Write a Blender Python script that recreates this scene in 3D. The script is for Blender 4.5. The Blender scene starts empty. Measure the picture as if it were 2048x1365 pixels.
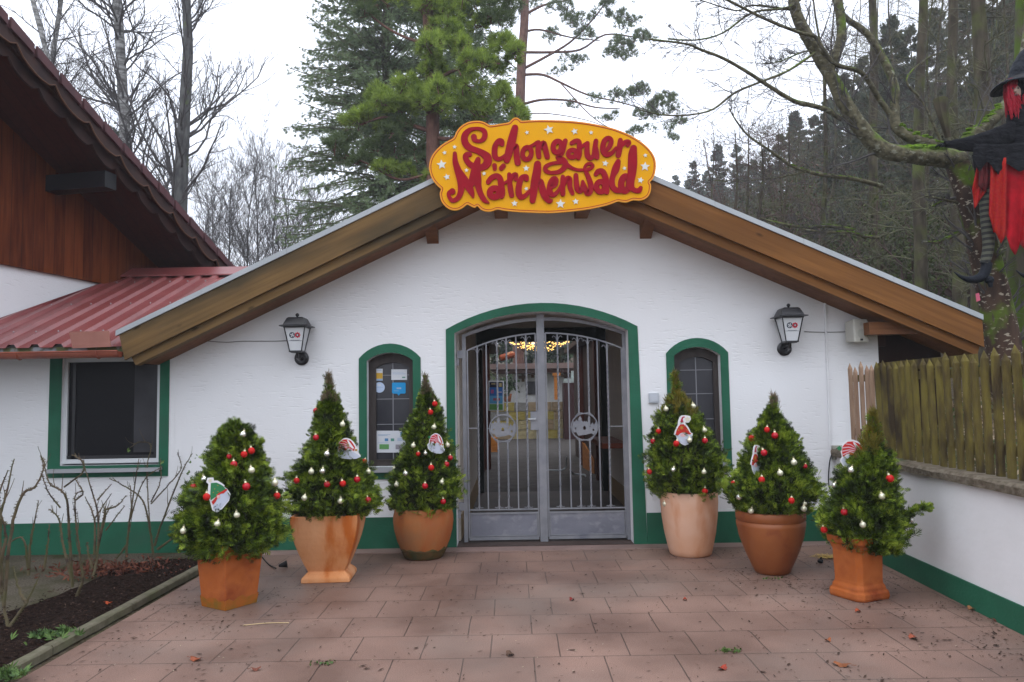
import bpy, math, random
import numpy as np
from mathutils import Vector, Matrix, noise
from mathutils.geometry import tessellate_polygon

sc = bpy.context.scene
COL = sc.collection
random.seed(7)
PI = math.pi
# ------------------------------------------------------------------ camera
FPX = 1525.0; PITCH = math.radians(4.09); ROLL = 0.017; CD = 8.23; CZ = 1.6
fw = np.array([0, math.cos(PITCH), math.sin(PITCH)])
u0 = np.array([0, -math.sin(PITCH), math.cos(PITCH)]); r0 = np.array([1., 0, 0])
CR = r0*math.cos(ROLL)-u0*math.sin(ROLL); CU = u0*math.cos(ROLL)+r0*math.sin(ROLL)
CAMP = np.array([0, -CD, CZ])
cam = bpy.data.cameras.new('camera'); camo = bpy.data.objects.new('camera', cam); COL.objects.link(camo)
M = Matrix(((CR[0], CU[0], -fw[0], CAMP[0]), (CR[1], CU[1], -fw[1], CAMP[1]), (CR[2], CU[2], -fw[2], CAMP[2]), (0, 0, 0, 1)))
camo.matrix_world = M
cam.sensor_width = 36; cam.lens = FPX/2048*36; cam.clip_start = .05; cam.clip_end = 600
sc.camera = camo
sc.render.resolution_x = 1024; sc.render.resolution_y = 682
# ------------------------------------------------------------------ light (overcast winter day)
SUN_EL = math.radians(58); SUN_AZ = math.radians(200)
w = bpy.data.worlds.new('World'); sc.world = w; w.use_nodes = True
nt = w.node_tree; bg = nt.nodes['Background']
sky = nt.nodes.new('ShaderNodeTexSky'); sky.sky_type = 'NISHITA'; sky.sun_disc = False
sky.sun_elevation = SUN_EL; sky.sun_rotation = SUN_AZ; sky.dust_density = 3
hs = nt.nodes.new('ShaderNodeHueSaturation'); hs.inputs['Saturation'].default_value = .25
mx = nt.nodes.new('ShaderNodeMixRGB'); mx.inputs[0].default_value = .86; mx.inputs[2].default_value = (11.0, 11.6, 13.0, 1)
nt.links.new(sky.outputs[0], hs.inputs['Color']); nt.links.new(hs.outputs[0], mx.inputs[1])
tc = nt.nodes.new('ShaderNodeTexCoord'); sx = nt.nodes.new('ShaderNodeSeparateXYZ'); mr = nt.nodes.new('ShaderNodeMapRange')
mr.inputs[1].default_value = 0; mr.inputs[2].default_value = 1; mr.inputs[3].default_value = .88; mr.inputs[4].default_value = 2.2   # overcast sky: brighter overhead
nt.links.new(tc.outputs['Generated'], sx.inputs[0]); nt.links.new(sx.outputs[2], mr.inputs[0])
mg_ = nt.nodes.new('ShaderNodeVectorMath'); mg_.operation = 'SCALE'; nt.links.new(mx.outputs[0], mg_.inputs[0]); nt.links.new(mr.outputs[0], mg_.inputs['Scale']); nt.links.new(mg_.outputs[0], bg.inputs[0])
bg.inputs[1].default_value = .12
sun = bpy.data.lights.new('sun', 'SUN'); sun.energy = .25; sun.angle = math.radians(35); sun.color = (1, .97, .93)
so = bpy.data.objects.new('sun', sun); COL.objects.link(so); so.rotation_euler = (math.radians(32), 0, math.radians(-14))
sc.view_settings.view_transform = 'Standard'; sc.view_settings.look = 'None'; sc.view_settings.exposure = -.10; sc.view_settings.gamma = 1
sc.cycles.max_bounces = 8; sc.cycles.diffuse_bounces = 6; sc.cycles.transparent_max_bounces = 8

# ------------------------------------------------------------------ helpers
def ray(u, v): return fw+CR*(u-1024)/FPX-CU*(v-682.5)/FPX
def at(u, v, Y=0.):
    d = ray(u, v); return CAMP+d*(Y+CD)/d[1]
def gnd(u, v, z=0.):
    d = ray(u, v); return CAMP+d*(z-CZ)/d[2]
def planept(u, v, p, n):
    d = ray(u, v); n = np.array(n, float); return CAMP+d*np.dot(np.array(p)-CAMP, n)/np.dot(d, n)
def tag(o, label=None, cat=None, group=None, kind=None):
    if label: o['label'] = label
    if cat: o['category'] = cat
    if group: o['group'] = group
    if kind: o['kind'] = kind
    return o
def empty(name, loc, label, cat, group=None):
    o = bpy.data.objects.new(name, None); COL.objects.link(o); o.location = loc; o.empty_display_size = .1
    return tag(o, label, cat, group)
def wloc(o):
    p = Vector((0, 0, 0))
    while o: p = p+o.location; o = o.parent
    return p
class MB:
    """collects numpy chunks (verts, faces of equal size) -> one mesh"""
    def __init__(s): s.ch = []; s.n = 0; s.v = []; s.f = []; s.m = []; s.fm = []; s.cur = 0
    def poly(s, pts, faces):
        b = s.n; s.v.append(np.asarray(pts, float).reshape(-1, 3)); s.n += len(s.v[-1])
        for q in faces: s.f.append([b+i for i in q]); s.fm.append(s.cur)
        return s
    def arr(s, V, F):
        V = np.asarray(V, float).reshape(-1, 3); F = np.asarray(F, int)
        s.v.append(V); s.ch.append((F+s.n, s.cur)); s.n += len(V); return s
    def box(s, a, b, rot=None, c=None):
        a = np.array(a, float); b = np.array(b, float)
        P = np.array([[x, y, z] for x in (a[0], b[0]) for y in (a[1], b[1]) for z in (a[2], b[2])])
        if rot is not None:
            cc = np.array(c if c is not None else (a+b)/2); P = (P-cc)@np.array(rot.to_3x3()).T+cc
        return s.poly(P, [(0, 1, 3, 2), (4, 6, 7, 5), (0, 4, 5, 1), (2, 3, 7, 6), (0, 2, 6, 4), (1, 5, 7, 3)])
    def plate(s, outer, y0, y1, holes=()):
        """XZ polygon (with holes) extruded between y0 (front) and y1"""
        loops = [outer]+list(holes)
        flat = [p for l in loops for p in l]
        tri = tessellate_polygon([[Vector((p[0], p[1], 0)) for p in l] for l in loops])
        n = len(flat); P = [(p[0], y0, p[1]) for p in flat]+[(p[0], y1, p[1]) for p in flat]
        F = []
        def area(t): a, b, c = [flat[i] for i in t]; return (b[0]-a[0])*(c[1]-a[1])-(c[0]-a[0])*(b[1]-a[1])
        for t in tri:
            t = list(t)
            if area(t) < 0: t.reverse()
            F.append(t); F.append([i+n for i in reversed(t)])
        k = 0
        for li, l in enumerate(loops):
            A = sum(l[i][0]*l[(i+1) % len(l)][1]-l[(i+1) % len(l)][0]*l[i][1] for i in range(len(l)))
            for i in range(len(l)):
                a = k+i; b = k+(i+1) % len(l); q = (a, a+n, b+n, b)
                if (A < 0) != (li > 0): q = q[::-1]
                F.append(q)
            k += len(l)
        return s.poly(P, F)
    def tube(s, P, R, n=8, cap=True):
        P = np.asarray(P, float); K = len(P); R = np.broadcast_to(np.asarray(R, float), (K,))
        V, F = tubes(P[None], R[None], n); s.arr(V, F)
        if cap:
            s.poly(V[:n], [list(range(n))[::-1]]); s.poly(V[-n:], [list(range(n))])
        return s
    def lathe(s, prof, n=32, c=(0, 0, 0), jit=0.):
        K = len(prof); a = np.arange(n)*2*PI/n; V = []
        for r, z in prof:
            V.append(np.stack([c[0]+r*np.cos(a), c[1]+r*np.sin(a), np.full(n, c[2]+z)], 1))
        F = [[k*n+i, k*n+(i+1) % n, (k+1)*n+(i+1) % n, (k+1)*n+i] for k in range(K-1) for i in range(n)]
        return s.arr(np.concatenate(V), F)
    def ball(s, c, r, seg=12, ring=8, sc_=(1, 1, 1)):
        V = []
        for j in range(ring+1):
            t = PI*j/ring
            rr = max(math.sin(t), 1e-4)
            V += [(c[0]+r*sc_[0]*rr*math.cos(2*PI*i/seg), c[1]+r*sc_[1]*rr*math.sin(2*PI*i/seg), c[2]+r*sc_[2]*math.cos(t)) for i in range(seg)]
        F = [[j*seg+i, (j+1)*seg+i, (j+1)*seg+(i+1) % seg, j*seg+(i+1) % seg] for j in range(ring) for i in range(seg)]
        return s.arr(V, F)
    def build(s, name, mats, parent=None, smooth=False, label=None, local=False):
        V = np.concatenate(s.v) if s.v else np.zeros((0, 3))
        if parent is not None and not local: V = V-np.array(wloc(parent))
        me = bpy.data.meshes.new(name)
        loops = []; starts = []; tot = []; mi = []; k = 0
        for F, m in s.ch:
            if not len(F): continue
            q = F.shape[1]; loops.append(F.ravel()); starts.append(k+np.arange(len(F))*q); tot.append(np.full(len(F), q)); mi.append(np.full(len(F), m)); k += F.size
        if s.f:
            ln = np.array([len(q) for q in s.f]); loops.append(np.concatenate([np.array(q) for q in s.f])); st = k+np.concatenate([[0], np.cumsum(ln)[:-1]])
            starts.append(st); tot.append(ln); mi.append(np.array(s.fm)); k += ln.sum()
        loops = np.concatenate(loops); starts = np.concatenate(starts); tot = np.concatenate(tot); mi = np.concatenate(mi)
        me.vertices.add(len(V)); me.vertices.foreach_set('co', V.astype(np.float32).ravel())
        me.loops.add(len(loops)); me.loops.foreach_set('vertex_index', loops.astype(np.int32))
        me.polygons.add(len(starts)); me.polygons.foreach_set('loop_start', starts.astype(np.int32)); me.polygons.foreach_set('loop_total', tot.astype(np.int32))
        for m_ in (mats if isinstance(mats, (list, tuple)) else [mats]): me.materials.append(m_)
        me.polygons.foreach_set('material_index', mi.astype(np.int32))
        me.polygons.foreach_set('use_smooth', np.full(len(starts), bool(smooth)))
        me.update(calc_edges=True); me.validate(clean_customdata=False)
        o = bpy.data.objects.new(name, me); COL.objects.link(o)
        if parent is not None: o.parent = parent
        if label: o['label'] = label
        return o
def tubes(P, R, n=5):
    """P (N,K,3) centre lines, R (N,K) radii -> verts, quads"""
    N, K, _ = P.shape
    T = np.empty_like(P); T[:, 1:-1] = P[:, 2:]-P[:, :-2]; T[:, 0] = P[:, 1]-P[:, 0]; T[:, -1] = P[:, -1]-P[:, -2]
    T /= np.linalg.norm(T, axis=2, keepdims=True)+1e-9
    ref = np.zeros((N, 1, 3)); t0 = np.abs(T.mean(1)); ref[np.arange(N), 0, np.argmin(t0, 1)] = 1
    A = np.cross(T, np.broadcast_to(ref, T.shape)); A /= np.linalg.norm(A, axis=2, keepdims=True)+1e-9
    B = np.cross(T, A)
    a = np.arange(n)*2*PI/n
    V = P[:, :, None]+R[:, :, None, None]*(A[:, :, None]*np.cos(a)[None, None, :, None]+B[:, :, None]*np.sin(a)[None, None, :, None])
    i = np.arange(n); j = (i+1) % n
    base = (np.arange(N)[:, None, None]*K+np.arange(K-1)[None, :, None])*n
    F = np.stack([base+i, base+j, base+n+j, base+n+i], -1)
    return V.reshape(-1, 3), F.reshape(-1, 4)
def smoothpath(pts, k=4):
    pts = [np.array(p, float) for p in pts]; out = []
    q = [2*pts[0]-pts[1]]+pts+[2*pts[-1]-pts[-2]]
    for i in range(1, len(q)-2):
        a, b, c, d = q[i-1:i+3]
        for t in np.arange(k)/k:
            out.append(.5*((2*b)+(-a+c)*t+(2*a-5*b+4*c-d)*t*t+(-a+3*b-3*c+d)*t**3))
    out.append(pts[-1]); return np.array(out)
def arc3(x0, x1, zc, za, n=16):
    """arc from (x0,zc) to (x1,zc) with apex za"""
    w2 = (x1-x0)/2; s = za-zc; r = (w2*w2+s*s)/(2*s); cz = za-r; xm = (x0+x1)/2; t = math.asin(w2/r)
    return [(xm+r*math.sin(-t+2*t*i/n), cz+r*math.cos(-t+2*t*i/n)) for i in range(n+1)]

# ------------------------------------------------------------------ materials
def newmat(name):
    m = bpy.data.materials.new(name); m.use_nodes = True; t = m.node_tree
    return m, t, t.nodes['Principled BSDF']
def N(t, typ, **k):
    n = t.nodes.new(typ)
    for a, b in k.items():
        if a in n.inputs: n.inputs[a].default_value = b
        else: setattr(n, a, b)
    return n
def rgba(c): return (c[0], c[1], c[2], 1)
def coords(t, scale=(1, 1, 1), obj=True):
    tc = N(t, 'ShaderNodeTexCoord'); mp = N(t, 'ShaderNodeMapping'); mp.inputs['Scale'].default_value = scale
    t.links.new(tc.outputs['Object' if obj else 'Generated'], mp.inputs[0]); return mp.outputs[0]
def basic(name, c1, c2=None, rough=.6, sc=(4, 4, 4), detail=4, bump=0, bsc=None, metal=0, spec=.22, lo=.35, hi=.65, c3=None, sc3=(1.3, 1.3, 1.3), lo3=.5, hi3=.7, bdist=.01, coat=0):
    m, t, b = newmat(name); b.inputs['Roughness'].default_value = rough; b.inputs['Metallic'].default_value = metal
    b.inputs['Specular IOR Level'].default_value = spec; b.inputs['Base Color'].default_value = rgba(c1)
    if coat: b.inputs['Coat Weight'].default_value = coat
    if c2 is not None:
        n = N(t, 'ShaderNodeTexNoise', Detail=detail); n.inputs['Scale'].default_value = 1; t.links.new(coords(t, sc), n.inputs['Vector'])
        r = N(t, 'ShaderNodeValToRGB'); r.color_ramp.elements[0].position = lo; r.color_ramp.elements[1].position = hi
        r.color_ramp.elements[0].color = rgba(c1); r.color_ramp.elements[1].color = rgba(c2)
        t.links.new(n.outputs[0], r.inputs[0]); out = r.outputs[0]
        if c3 is not None:
            n3 = N(t, 'ShaderNodeTexNoise', Detail=6); n3.inputs['Scale'].default_value = 1; t.links.new(coords(t, sc3), n3.inputs['Vector'])
            r3 = N(t, 'ShaderNodeValToRGB'); r3.color_ramp.elements[0].position = lo3; r3.color_ramp.elements[1].position = hi3
            r3.color_ramp.elements[0].color = (0, 0, 0, 1); r3.color_ramp.elements[1].color = (1, 1, 1, 1); t.links.new(n3.outputs[0], r3.inputs[0])
            mm = N(t, 'ShaderNodeMixRGB'); t.links.new(r3.outputs[0], mm.inputs[0]); t.links.new(out, mm.inputs[1]); mm.inputs[2].default_value = rgba(c3); out = mm.outputs[0]
        t.links.new(out, b.inputs['Base Color'])
    if bump:
        n2 = N(t, 'ShaderNodeTexNoise', Detail=5); n2.inputs['Scale'].default_value = 1; t.links.new(coords(t, bsc or sc), n2.inputs['Vector'])
        bp = N(t, 'ShaderNodeBump'); bp.inputs['Strength'].default_value = bump; bp.inputs['Distance'].default_value = bdist
        t.links.new(n2.outputs[0], bp.inputs['Height']); t.links.new(bp.outputs[0], b.inputs['Normal'])
    return m
def plaster_mat():
    m, t, b = newmat('white_rough_plaster'); b.inputs['Roughness'].default_value = .85; b.inputs['Specular IOR Level'].default_value = .2
    n = N(t, 'ShaderNodeTexNoise', Detail=3); n.inputs['Scale'].default_value = 1; t.links.new(coords(t, (8, 8, 42)), n.inputs['Vector'])
    nb_ = N(t, 'ShaderNodeTexNoise', Detail=3); nb_.inputs['Scale'].default_value = 2.2; t.links.new(coords(t), nb_.inputs['Vector'])
    sh_ = N(t, 'ShaderNodeMath', operation='MULTIPLY_ADD'); t.links.new(nb_.outputs[0], sh_.inputs[0]); sh_.inputs[1].default_value = .5; sh_.inputs[2].default_value = -.25
    su_ = N(t, 'ShaderNodeMath', operation='ADD'); t.links.new(n.outputs[0], su_.inputs[0]); t.links.new(sh_.outputs[0], su_.inputs[1])
    r = N(t, 'ShaderNodeValToRGB'); r.color_ramp.elements[0].position = .28; r.color_ramp.elements[1].position = .42; t.links.new(su_.outputs[0], r.inputs[0])
    n1 = N(t, 'ShaderNodeTexNoise', Detail=6); n1.inputs['Scale'].default_value = 45; t.links.new(coords(t), n1.inputs['Vector'])
    ad = N(t, 'ShaderNodeMath', operation='MULTIPLY_ADD'); t.links.new(n1.outputs[0], ad.inputs[0]); ad.inputs[1].default_value = .35; t.links.new(r.outputs[0], ad.inputs[2])
    bp = N(t, 'ShaderNodeBump'); bp.inputs['Strength'].default_value = .5; bp.inputs['Distance'].default_value = .0055
    t.links.new(ad.outputs[0], bp.inputs['Height']); t.links.new(bp.outputs[0], b.inputs['Normal'])
    n2 = N(t, 'ShaderNodeTexNoise', Detail=7); n2.inputs['Scale'].default_value = .9; t.links.new(coords(t), n2.inputs['Vector'])
    r2 = N(t, 'ShaderNodeValToRGB'); r2.color_ramp.elements[0].position = .3; r2.color_ramp.elements[1].position = .75
    r2.color_ramp.elements[0].color = (.80, .81, .83, 1); r2.color_ramp.elements[1].color = (.74, .74, .75, 1); t.links.new(n2.outputs[0], r2.inputs[0]); t.links.new(r2.outputs[0], b.inputs['Base Color'])
    return m
def leaf_mat(name, cols, rough=.55, trans=.0, spec=.3, fs=5, amp=1.6):
    m, t, b = newmat(name); b.inputs['Roughness'].default_value = rough; b.inputs['Specular IOR Level'].default_value = spec
    g = N(t, 'ShaderNodeNewGeometry'); r = N(t, 'ShaderNodeValToRGB')
    n = N(t, 'ShaderNodeTexNoise', Detail=2); n.inputs['Scale'].default_value = fs; t.links.new(coords(t), n.inputs['Vector'])
    ma = N(t, 'ShaderNodeMath', operation='MULTIPLY_ADD'); t.links.new(g.outputs['Random Per Island'], ma.inputs[0]); ma.inputs[1].default_value = .5
    m2 = N(t, 'ShaderNodeMath', operation='MULTIPLY_ADD'); t.links.new(n.outputs[0], m2.inputs[0]); m2.inputs[1].default_value = amp; m2.inputs[2].default_value = .25-amp/2
    t.links.new(m2.outputs[0], ma.inputs[2])
    el = r.color_ramp.elements
    while len(el) < len(cols): el.new(.5)
    for i, c in enumerate(cols): el[i].position = i/(len(cols)-1); el[i].color = rgba(c)
    t.links.new(ma.outputs[0], r.inputs[0]); t.links.new(r.outputs[0], b.inputs['Base Color'])
    if trans:
        b.inputs['Transmission Weight'].default_value = 0
        tr = N(t, 'ShaderNodeBsdfTranslucent'); mxs = N(t, 'ShaderNodeMixShader'); mxs.inputs[0].default_value = trans
        t.links.new(r.outputs[0], tr.inputs[0]); o = t.nodes['Material Output']
        t.links.new(b.outputs[0], mxs.inputs[1]); t.links.new(tr.outputs[0], mxs.inputs[2]); t.links.new(mxs.outputs[0], o.inputs[0])
    return m
def soft_plaster():
    m, t, b = newmat('smooth_white_render'); b.inputs['Roughness'].default_value = .85; b.inputs['Specular IOR Level'].default_value = .2
    n = N(t, 'ShaderNodeTexNoise', Detail=5); n.inputs['Scale'].default_value = 1; t.links.new(coords(t, (9, 9, 16)), n.inputs['Vector'])
    bp = N(t, 'ShaderNodeBump'); bp.inputs['Strength'].default_value = .35; bp.inputs['Distance'].default_value = .006; t.links.new(n.outputs[0], bp.inputs['Height']); t.links.new(bp.outputs[0], b.inputs['Normal'])
    n2 = N(t, 'ShaderNodeTexNoise', Detail=7); n2.inputs['Scale'].default_value = 1.4; t.links.new(coords(t), n2.inputs['Vector'])
    r2 = N(t, 'ShaderNodeValToRGB'); r2.color_ramp.elements[0].position = .35; r2.color_ramp.elements[1].position = .8; r2.color_ramp.elements[0].color = (.80, .80, .81, 1); r2.color_ramp.elements[1].color = (.68, .68, .67, 1); t.links.new(n2.outputs[0], r2.inputs[0]); t.links.new(r2.outputs[0], b.inputs['Base Color'])
    return m
def bark_mat(name, c1, c2, moss=None, mlo=.5, mhi=.6, upw=.45, sc=(9, 9, 2.5), bump=.6, patch=None):
    """bark with moss that grows where noise says and mostly on upper faces"""
    m, t, b = newmat(name); b.inputs['Roughness'].default_value = .9; b.inputs['Specular IOR Level'].default_value = .15
    n = N(t, 'ShaderNodeTexNoise', Detail=6); n.inputs['Scale'].default_value = 1; cc = coords(t, sc); t.links.new(cc, n.inputs['Vector'])
    r = N(t, 'ShaderNodeValToRGB'); r.color_ramp.elements[0].position = .35; r.color_ramp.elements[1].position = .65
    r.color_ramp.elements[0].color = rgba(c1); r.color_ramp.elements[1].color = rgba(c2); t.links.new(n.outputs[0], r.inputs[0]); out = r.outputs[0]
    if patch:
        n4 = N(t, 'ShaderNodeTexNoise', Detail=5); n4.inputs['Scale'].default_value = 1; t.links.new(coords(t, (14, 14, 30)), n4.inputs['Vector'])
        r4 = N(t, 'ShaderNodeValToRGB'); r4.color_ramp.elements[0].position = .6; r4.color_ramp.elements[1].position = .64; t.links.new(n4.outputs[0], r4.inputs[0])
        m4 = N(t, 'ShaderNodeMixRGB'); t.links.new(r4.outputs[0], m4.inputs[0]); t.links.new(out, m4.inputs[1]); m4.inputs[2].default_value = rgba(patch); out = m4.outputs[0]
    if moss:
        n3 = N(t, 'ShaderNodeTexNoise', Detail=4); n3.inputs['Scale'].default_value = 2.3; t.links.new(coords(t), n3.inputs['Vector'])
        g = N(t, 'ShaderNodeNewGeometry'); sx = N(t, 'ShaderNodeSeparateXYZ'); t.links.new(g.outputs['Normal'], sx.inputs[0])
        ma = N(t, 'ShaderNodeMath', operation='MULTIPLY_ADD'); t.links.new(sx.outputs[2], ma.inputs[0]); ma.inputs[1].default_value = upw*.35; t.links.new(n3.outputs[0], ma.inputs[2])
        r3 = N(t, 'ShaderNodeValToRGB'); r3.color_ramp.elements[0].position = mlo; r3.color_ramp.elements[1].position = mhi; t.links.new(ma.outputs[0], r3.inputs[0])
        mm = N(t, 'ShaderNodeMixRGB'); t.links.new(r3.outputs[0], mm.inputs[0]); t.links.new(out, mm.inputs[1]); mm.inputs[2].default_value = rgba(moss); out = mm.outputs[0]
    t.links.new(out, b.inputs['Base Color'])
    bp = N(t, 'ShaderNodeBump'); bp.inputs['Strength'].default_value = bump; bp.inputs['Distance'].default_value = .02
    t.links.new(n.outputs[0], bp.inputs['Height']); t.links.new(bp.outputs[0], b.inputs['Normal'])
    return m
def paving_mat():
    m, t, b = newmat('red_concrete_paving'); b.inputs['Specular IOR Level'].default_value = .3
    cc = coords(t); br = N(t, 'ShaderNodeTexBrick'); mp = N(t, 'ShaderNodeMapping'); mp.inputs['Location'].default_value = (.16, .28, 0); mp.inputs['Scale'].default_value = (1, 1, 1)
    nd = N(t, 'ShaderNodeTexNoise', Detail=2); nd.inputs['Scale'].default_value = 3.1; t.links.new(cc, nd.inputs['Vector'])
    vm = N(t, 'ShaderNodeVectorMath', operation='MULTIPLY_ADD'); t.links.new(nd.outputs['Color'], vm.inputs[0]); vm.inputs[1].default_value = (.012, .012, 0); t.links.new(cc, vm.inputs[2])
    t.links.new(vm.outputs[0], mp.inputs[0]); t.links.new(mp.outputs[0], br.inputs['Vector'])
    br.offset = .38; br.offset_frequency = 2; br.squash = 1
    for k, v in (('Scale', 1), ('Mortar Size', .0045), ('Mortar Smooth', .25), ('Bias', 0), ('Brick Width', .43), ('Row Height', .45)): br.inputs[k].default_value = v
    br.inputs['Color1'].default_value = (.232, .146, .114, 1); br.inputs['Color2'].default_value = (.220, .137, .107, 1); br.inputs['Mortar'].default_value = (.085, .055, .043, 1)
    n = N(t, 'ShaderNodeTexNoise', Detail=7); n.inputs['Scale'].default_value = 1.1; t.links.new(cc, n.inputs['Vector'])
    r = N(t, 'ShaderNodeValToRGB'); r.color_ramp.elements[0].position = .38; r.color_ramp.elements[1].position = .66; r.color_ramp.elements[0].color = (.62, .60, .60, 1); r.color_ramp.elements[1].color = (1.1, 1.1, 1.1, 1); t.links.new(n.outputs[0], r.inputs[0])
    mu = N(t, 'ShaderNodeMixRGB', blend_type='MULTIPLY'); mu.inputs[0].default_value = 1; t.links.new(br.outputs[0], mu.inputs[1]); t.links.new(r.outputs[0], mu.inputs[2])
    n2 = N(t, 'ShaderNodeTexNoise', Detail=3); n2.inputs['Scale'].default_value = 160; t.links.new(cc, n2.inputs['Vector'])
    r2 = N(t, 'ShaderNodeValToRGB'); r2.color_ramp.elements[0].position = .3; r2.color_ramp.elements[1].position = .7; r2.color_ramp.elements[0].color = (.72, .72, .72, 1); r2.color_ramp.elements[1].color = (1.28, 1.25, 1.22, 1); t.links.new(n2.outputs[0], r2.inputs[0])
    mu2 = N(t, 'ShaderNodeMixRGB', blend_type='MULTIPLY'); mu2.inputs[0].default_value = 1; t.links.new(mu.outputs[0], mu2.inputs[1]); t.links.new(r2.outputs[0], mu2.inputs[2])
    # greyish efflorescence and worn patches
    n3 = N(t, 'ShaderNodeTexNoise', Detail=5); n3.inputs['Scale'].default_value = .65; mp3 = N(t, 'ShaderNodeMapping'); mp3.inputs['Location'].default_value = (4.2, 1.3, 0); t.links.new(cc, mp3.inputs[0]); t.links.new(mp3.outputs[0], n3.inputs['Vector'])
    r3 = N(t, 'ShaderNodeValToRGB'); r3.color_ramp.elements[0].position = .5; r3.color_ramp.elements[1].position = .72; r3.color_ramp.elements[1].color = (.5, .5, .5, 1); t.links.new(n3.outputs[0], r3.inputs[0])
    m3 = N(t, 'ShaderNodeMixRGB'); t.links.new(r3.outputs[0], m3.inputs[0]); t.links.new(mu2.outputs[0], m3.inputs[1]); m3.inputs[2].default_value = (.20, .165, .14, 1)
    t.links.new(m3.outputs[0], b.inputs['Base Color'])
    rr = N(t, 'ShaderNodeMapRange'); rr.inputs[1].default_value = .35; rr.inputs[2].default_value = .7; rr.inputs[3].default_value = .42; rr.inputs[4].default_value = .75; t.links.new(n.outputs[0], rr.inputs[0]); t.links.new(rr.outputs[0], b.inputs['Roughness'])
    h = N(t, 'ShaderNodeMath', operation='MULTIPLY_ADD'); t.links.new(br.outputs['Fac'], h.inputs[0]); h.inputs[1].default_value = -1.5
    h2 = N(t, 'ShaderNodeMath', operation='MULTIPLY'); t.links.new(n2.outputs[0], h2.inputs[0]); h2.inputs[1].default_value = .35; t.links.new(h2.outputs[0], h.inputs[2])
    bp = N(t, 'ShaderNodeBump'); bp.inputs['Strength'].default_value = .5; bp.inputs['Distance'].default_value = .006; t.links.new(h.outputs[0], bp.inputs['Height']); t.links.new(bp.outputs[0], b.inputs['Normal'])
    return m
def stripes_mat(name, ca, cb, freq):
    m, t, b = newmat(name); b.inputs['Roughness'].default_value = .8
    tc = N(t, 'ShaderNodeTexCoord'); sx = N(t, 'ShaderNodeSeparateXYZ'); t.links.new(tc.outputs['Object'], sx.inputs[0])
    mu = N(t, 'ShaderNodeMath', operation='MULTIPLY'); t.links.new(sx.outputs[2], mu.inputs[0]); mu.inputs[1].default_value = freq
    fr = N(t, 'ShaderNodeMath', operation='FRACT'); t.links.new(mu.outputs[0], fr.inputs[0])
    g = N(t, 'ShaderNodeMath', operation='GREATER_THAN'); t.links.new(fr.outputs[0], g.inputs[0]); g.inputs[1].default_value = .5
    mm = N(t, 'ShaderNodeMixRGB'); t.links.new(g.outputs[0], mm.inputs[0]); mm.inputs[1].default_value = rgba(ca); mm.inputs[2].default_value = rgba(cb); t.links.new(mm.outputs[0], b.inputs['Base Color'])
    return m
def planks_mat(name, c1, c2, pitch=.14, axis=1, gap=(.02, .01, .008)):
    m, t, b = newmat(name); b.inputs['Roughness'].default_value = .6; b.inputs['Specular IOR Level'].default_value = .12
    tc = N(t, 'ShaderNodeTexCoord'); sx = N(t, 'ShaderNodeSeparateXYZ'); t.links.new(tc.outputs['Object'], sx.inputs[0])
    dv = N(t, 'ShaderNodeMath', operation='DIVIDE'); t.links.new(sx.outputs[axis], dv.inputs[0]); dv.inputs[1].default_value = pitch
    fl = N(t, 'ShaderNodeMath', operation='FLOOR'); t.links.new(dv.outputs[0], fl.inputs[0]); fr = N(t, 'ShaderNodeMath', operation='FRACT'); t.links.new(dv.outputs[0], fr.inputs[0])
    wn = N(t, 'ShaderNodeTexWhiteNoise'); wn.noise_dimensions = '1D'; t.links.new(fl.outputs[0], wn.inputs['W'])
    n = N(t, 'ShaderNodeTexNoise', Detail=6); n.inputs['Scale'].default_value = 1; s = [18, 18, 18]; s[2] = 2.0; t.links.new(coords(t, tuple(s)), n.inputs['Vector'])
    ma = N(t, 'ShaderNodeMath', operation='MULTIPLY_ADD'); t.links.new(wn.outputs[0], ma.inputs[0]); ma.inputs[1].default_value = .45; t.links.new(n.outputs[0], ma.inputs[2])
    r = N(t, 'ShaderNodeValToRGB'); r.color_ramp.elements[0].position = .4; r.color_ramp.elements[1].position = .95; r.color_ramp.elements[0].color = rgba(c1); r.color_ramp.elements[1].color = rgba(c2); t.links.new(ma.outputs[0], r.inputs[0])
    g = N(t, 'ShaderNodeMath', operation='LESS_THAN'); t.links.new(fr.outputs[0], g.inputs[0]); g.inputs[1].default_value = .03
    mm = N(t, 'ShaderNodeMixRGB'); t.links.new(g.outputs[0], mm.inputs[0]); t.links.new(r.outputs[0], mm.inputs[1]); mm.inputs[2].default_value = rgba(gap); t.links.new(mm.outputs[0], b.inputs['Base Color'])
    return m
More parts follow.
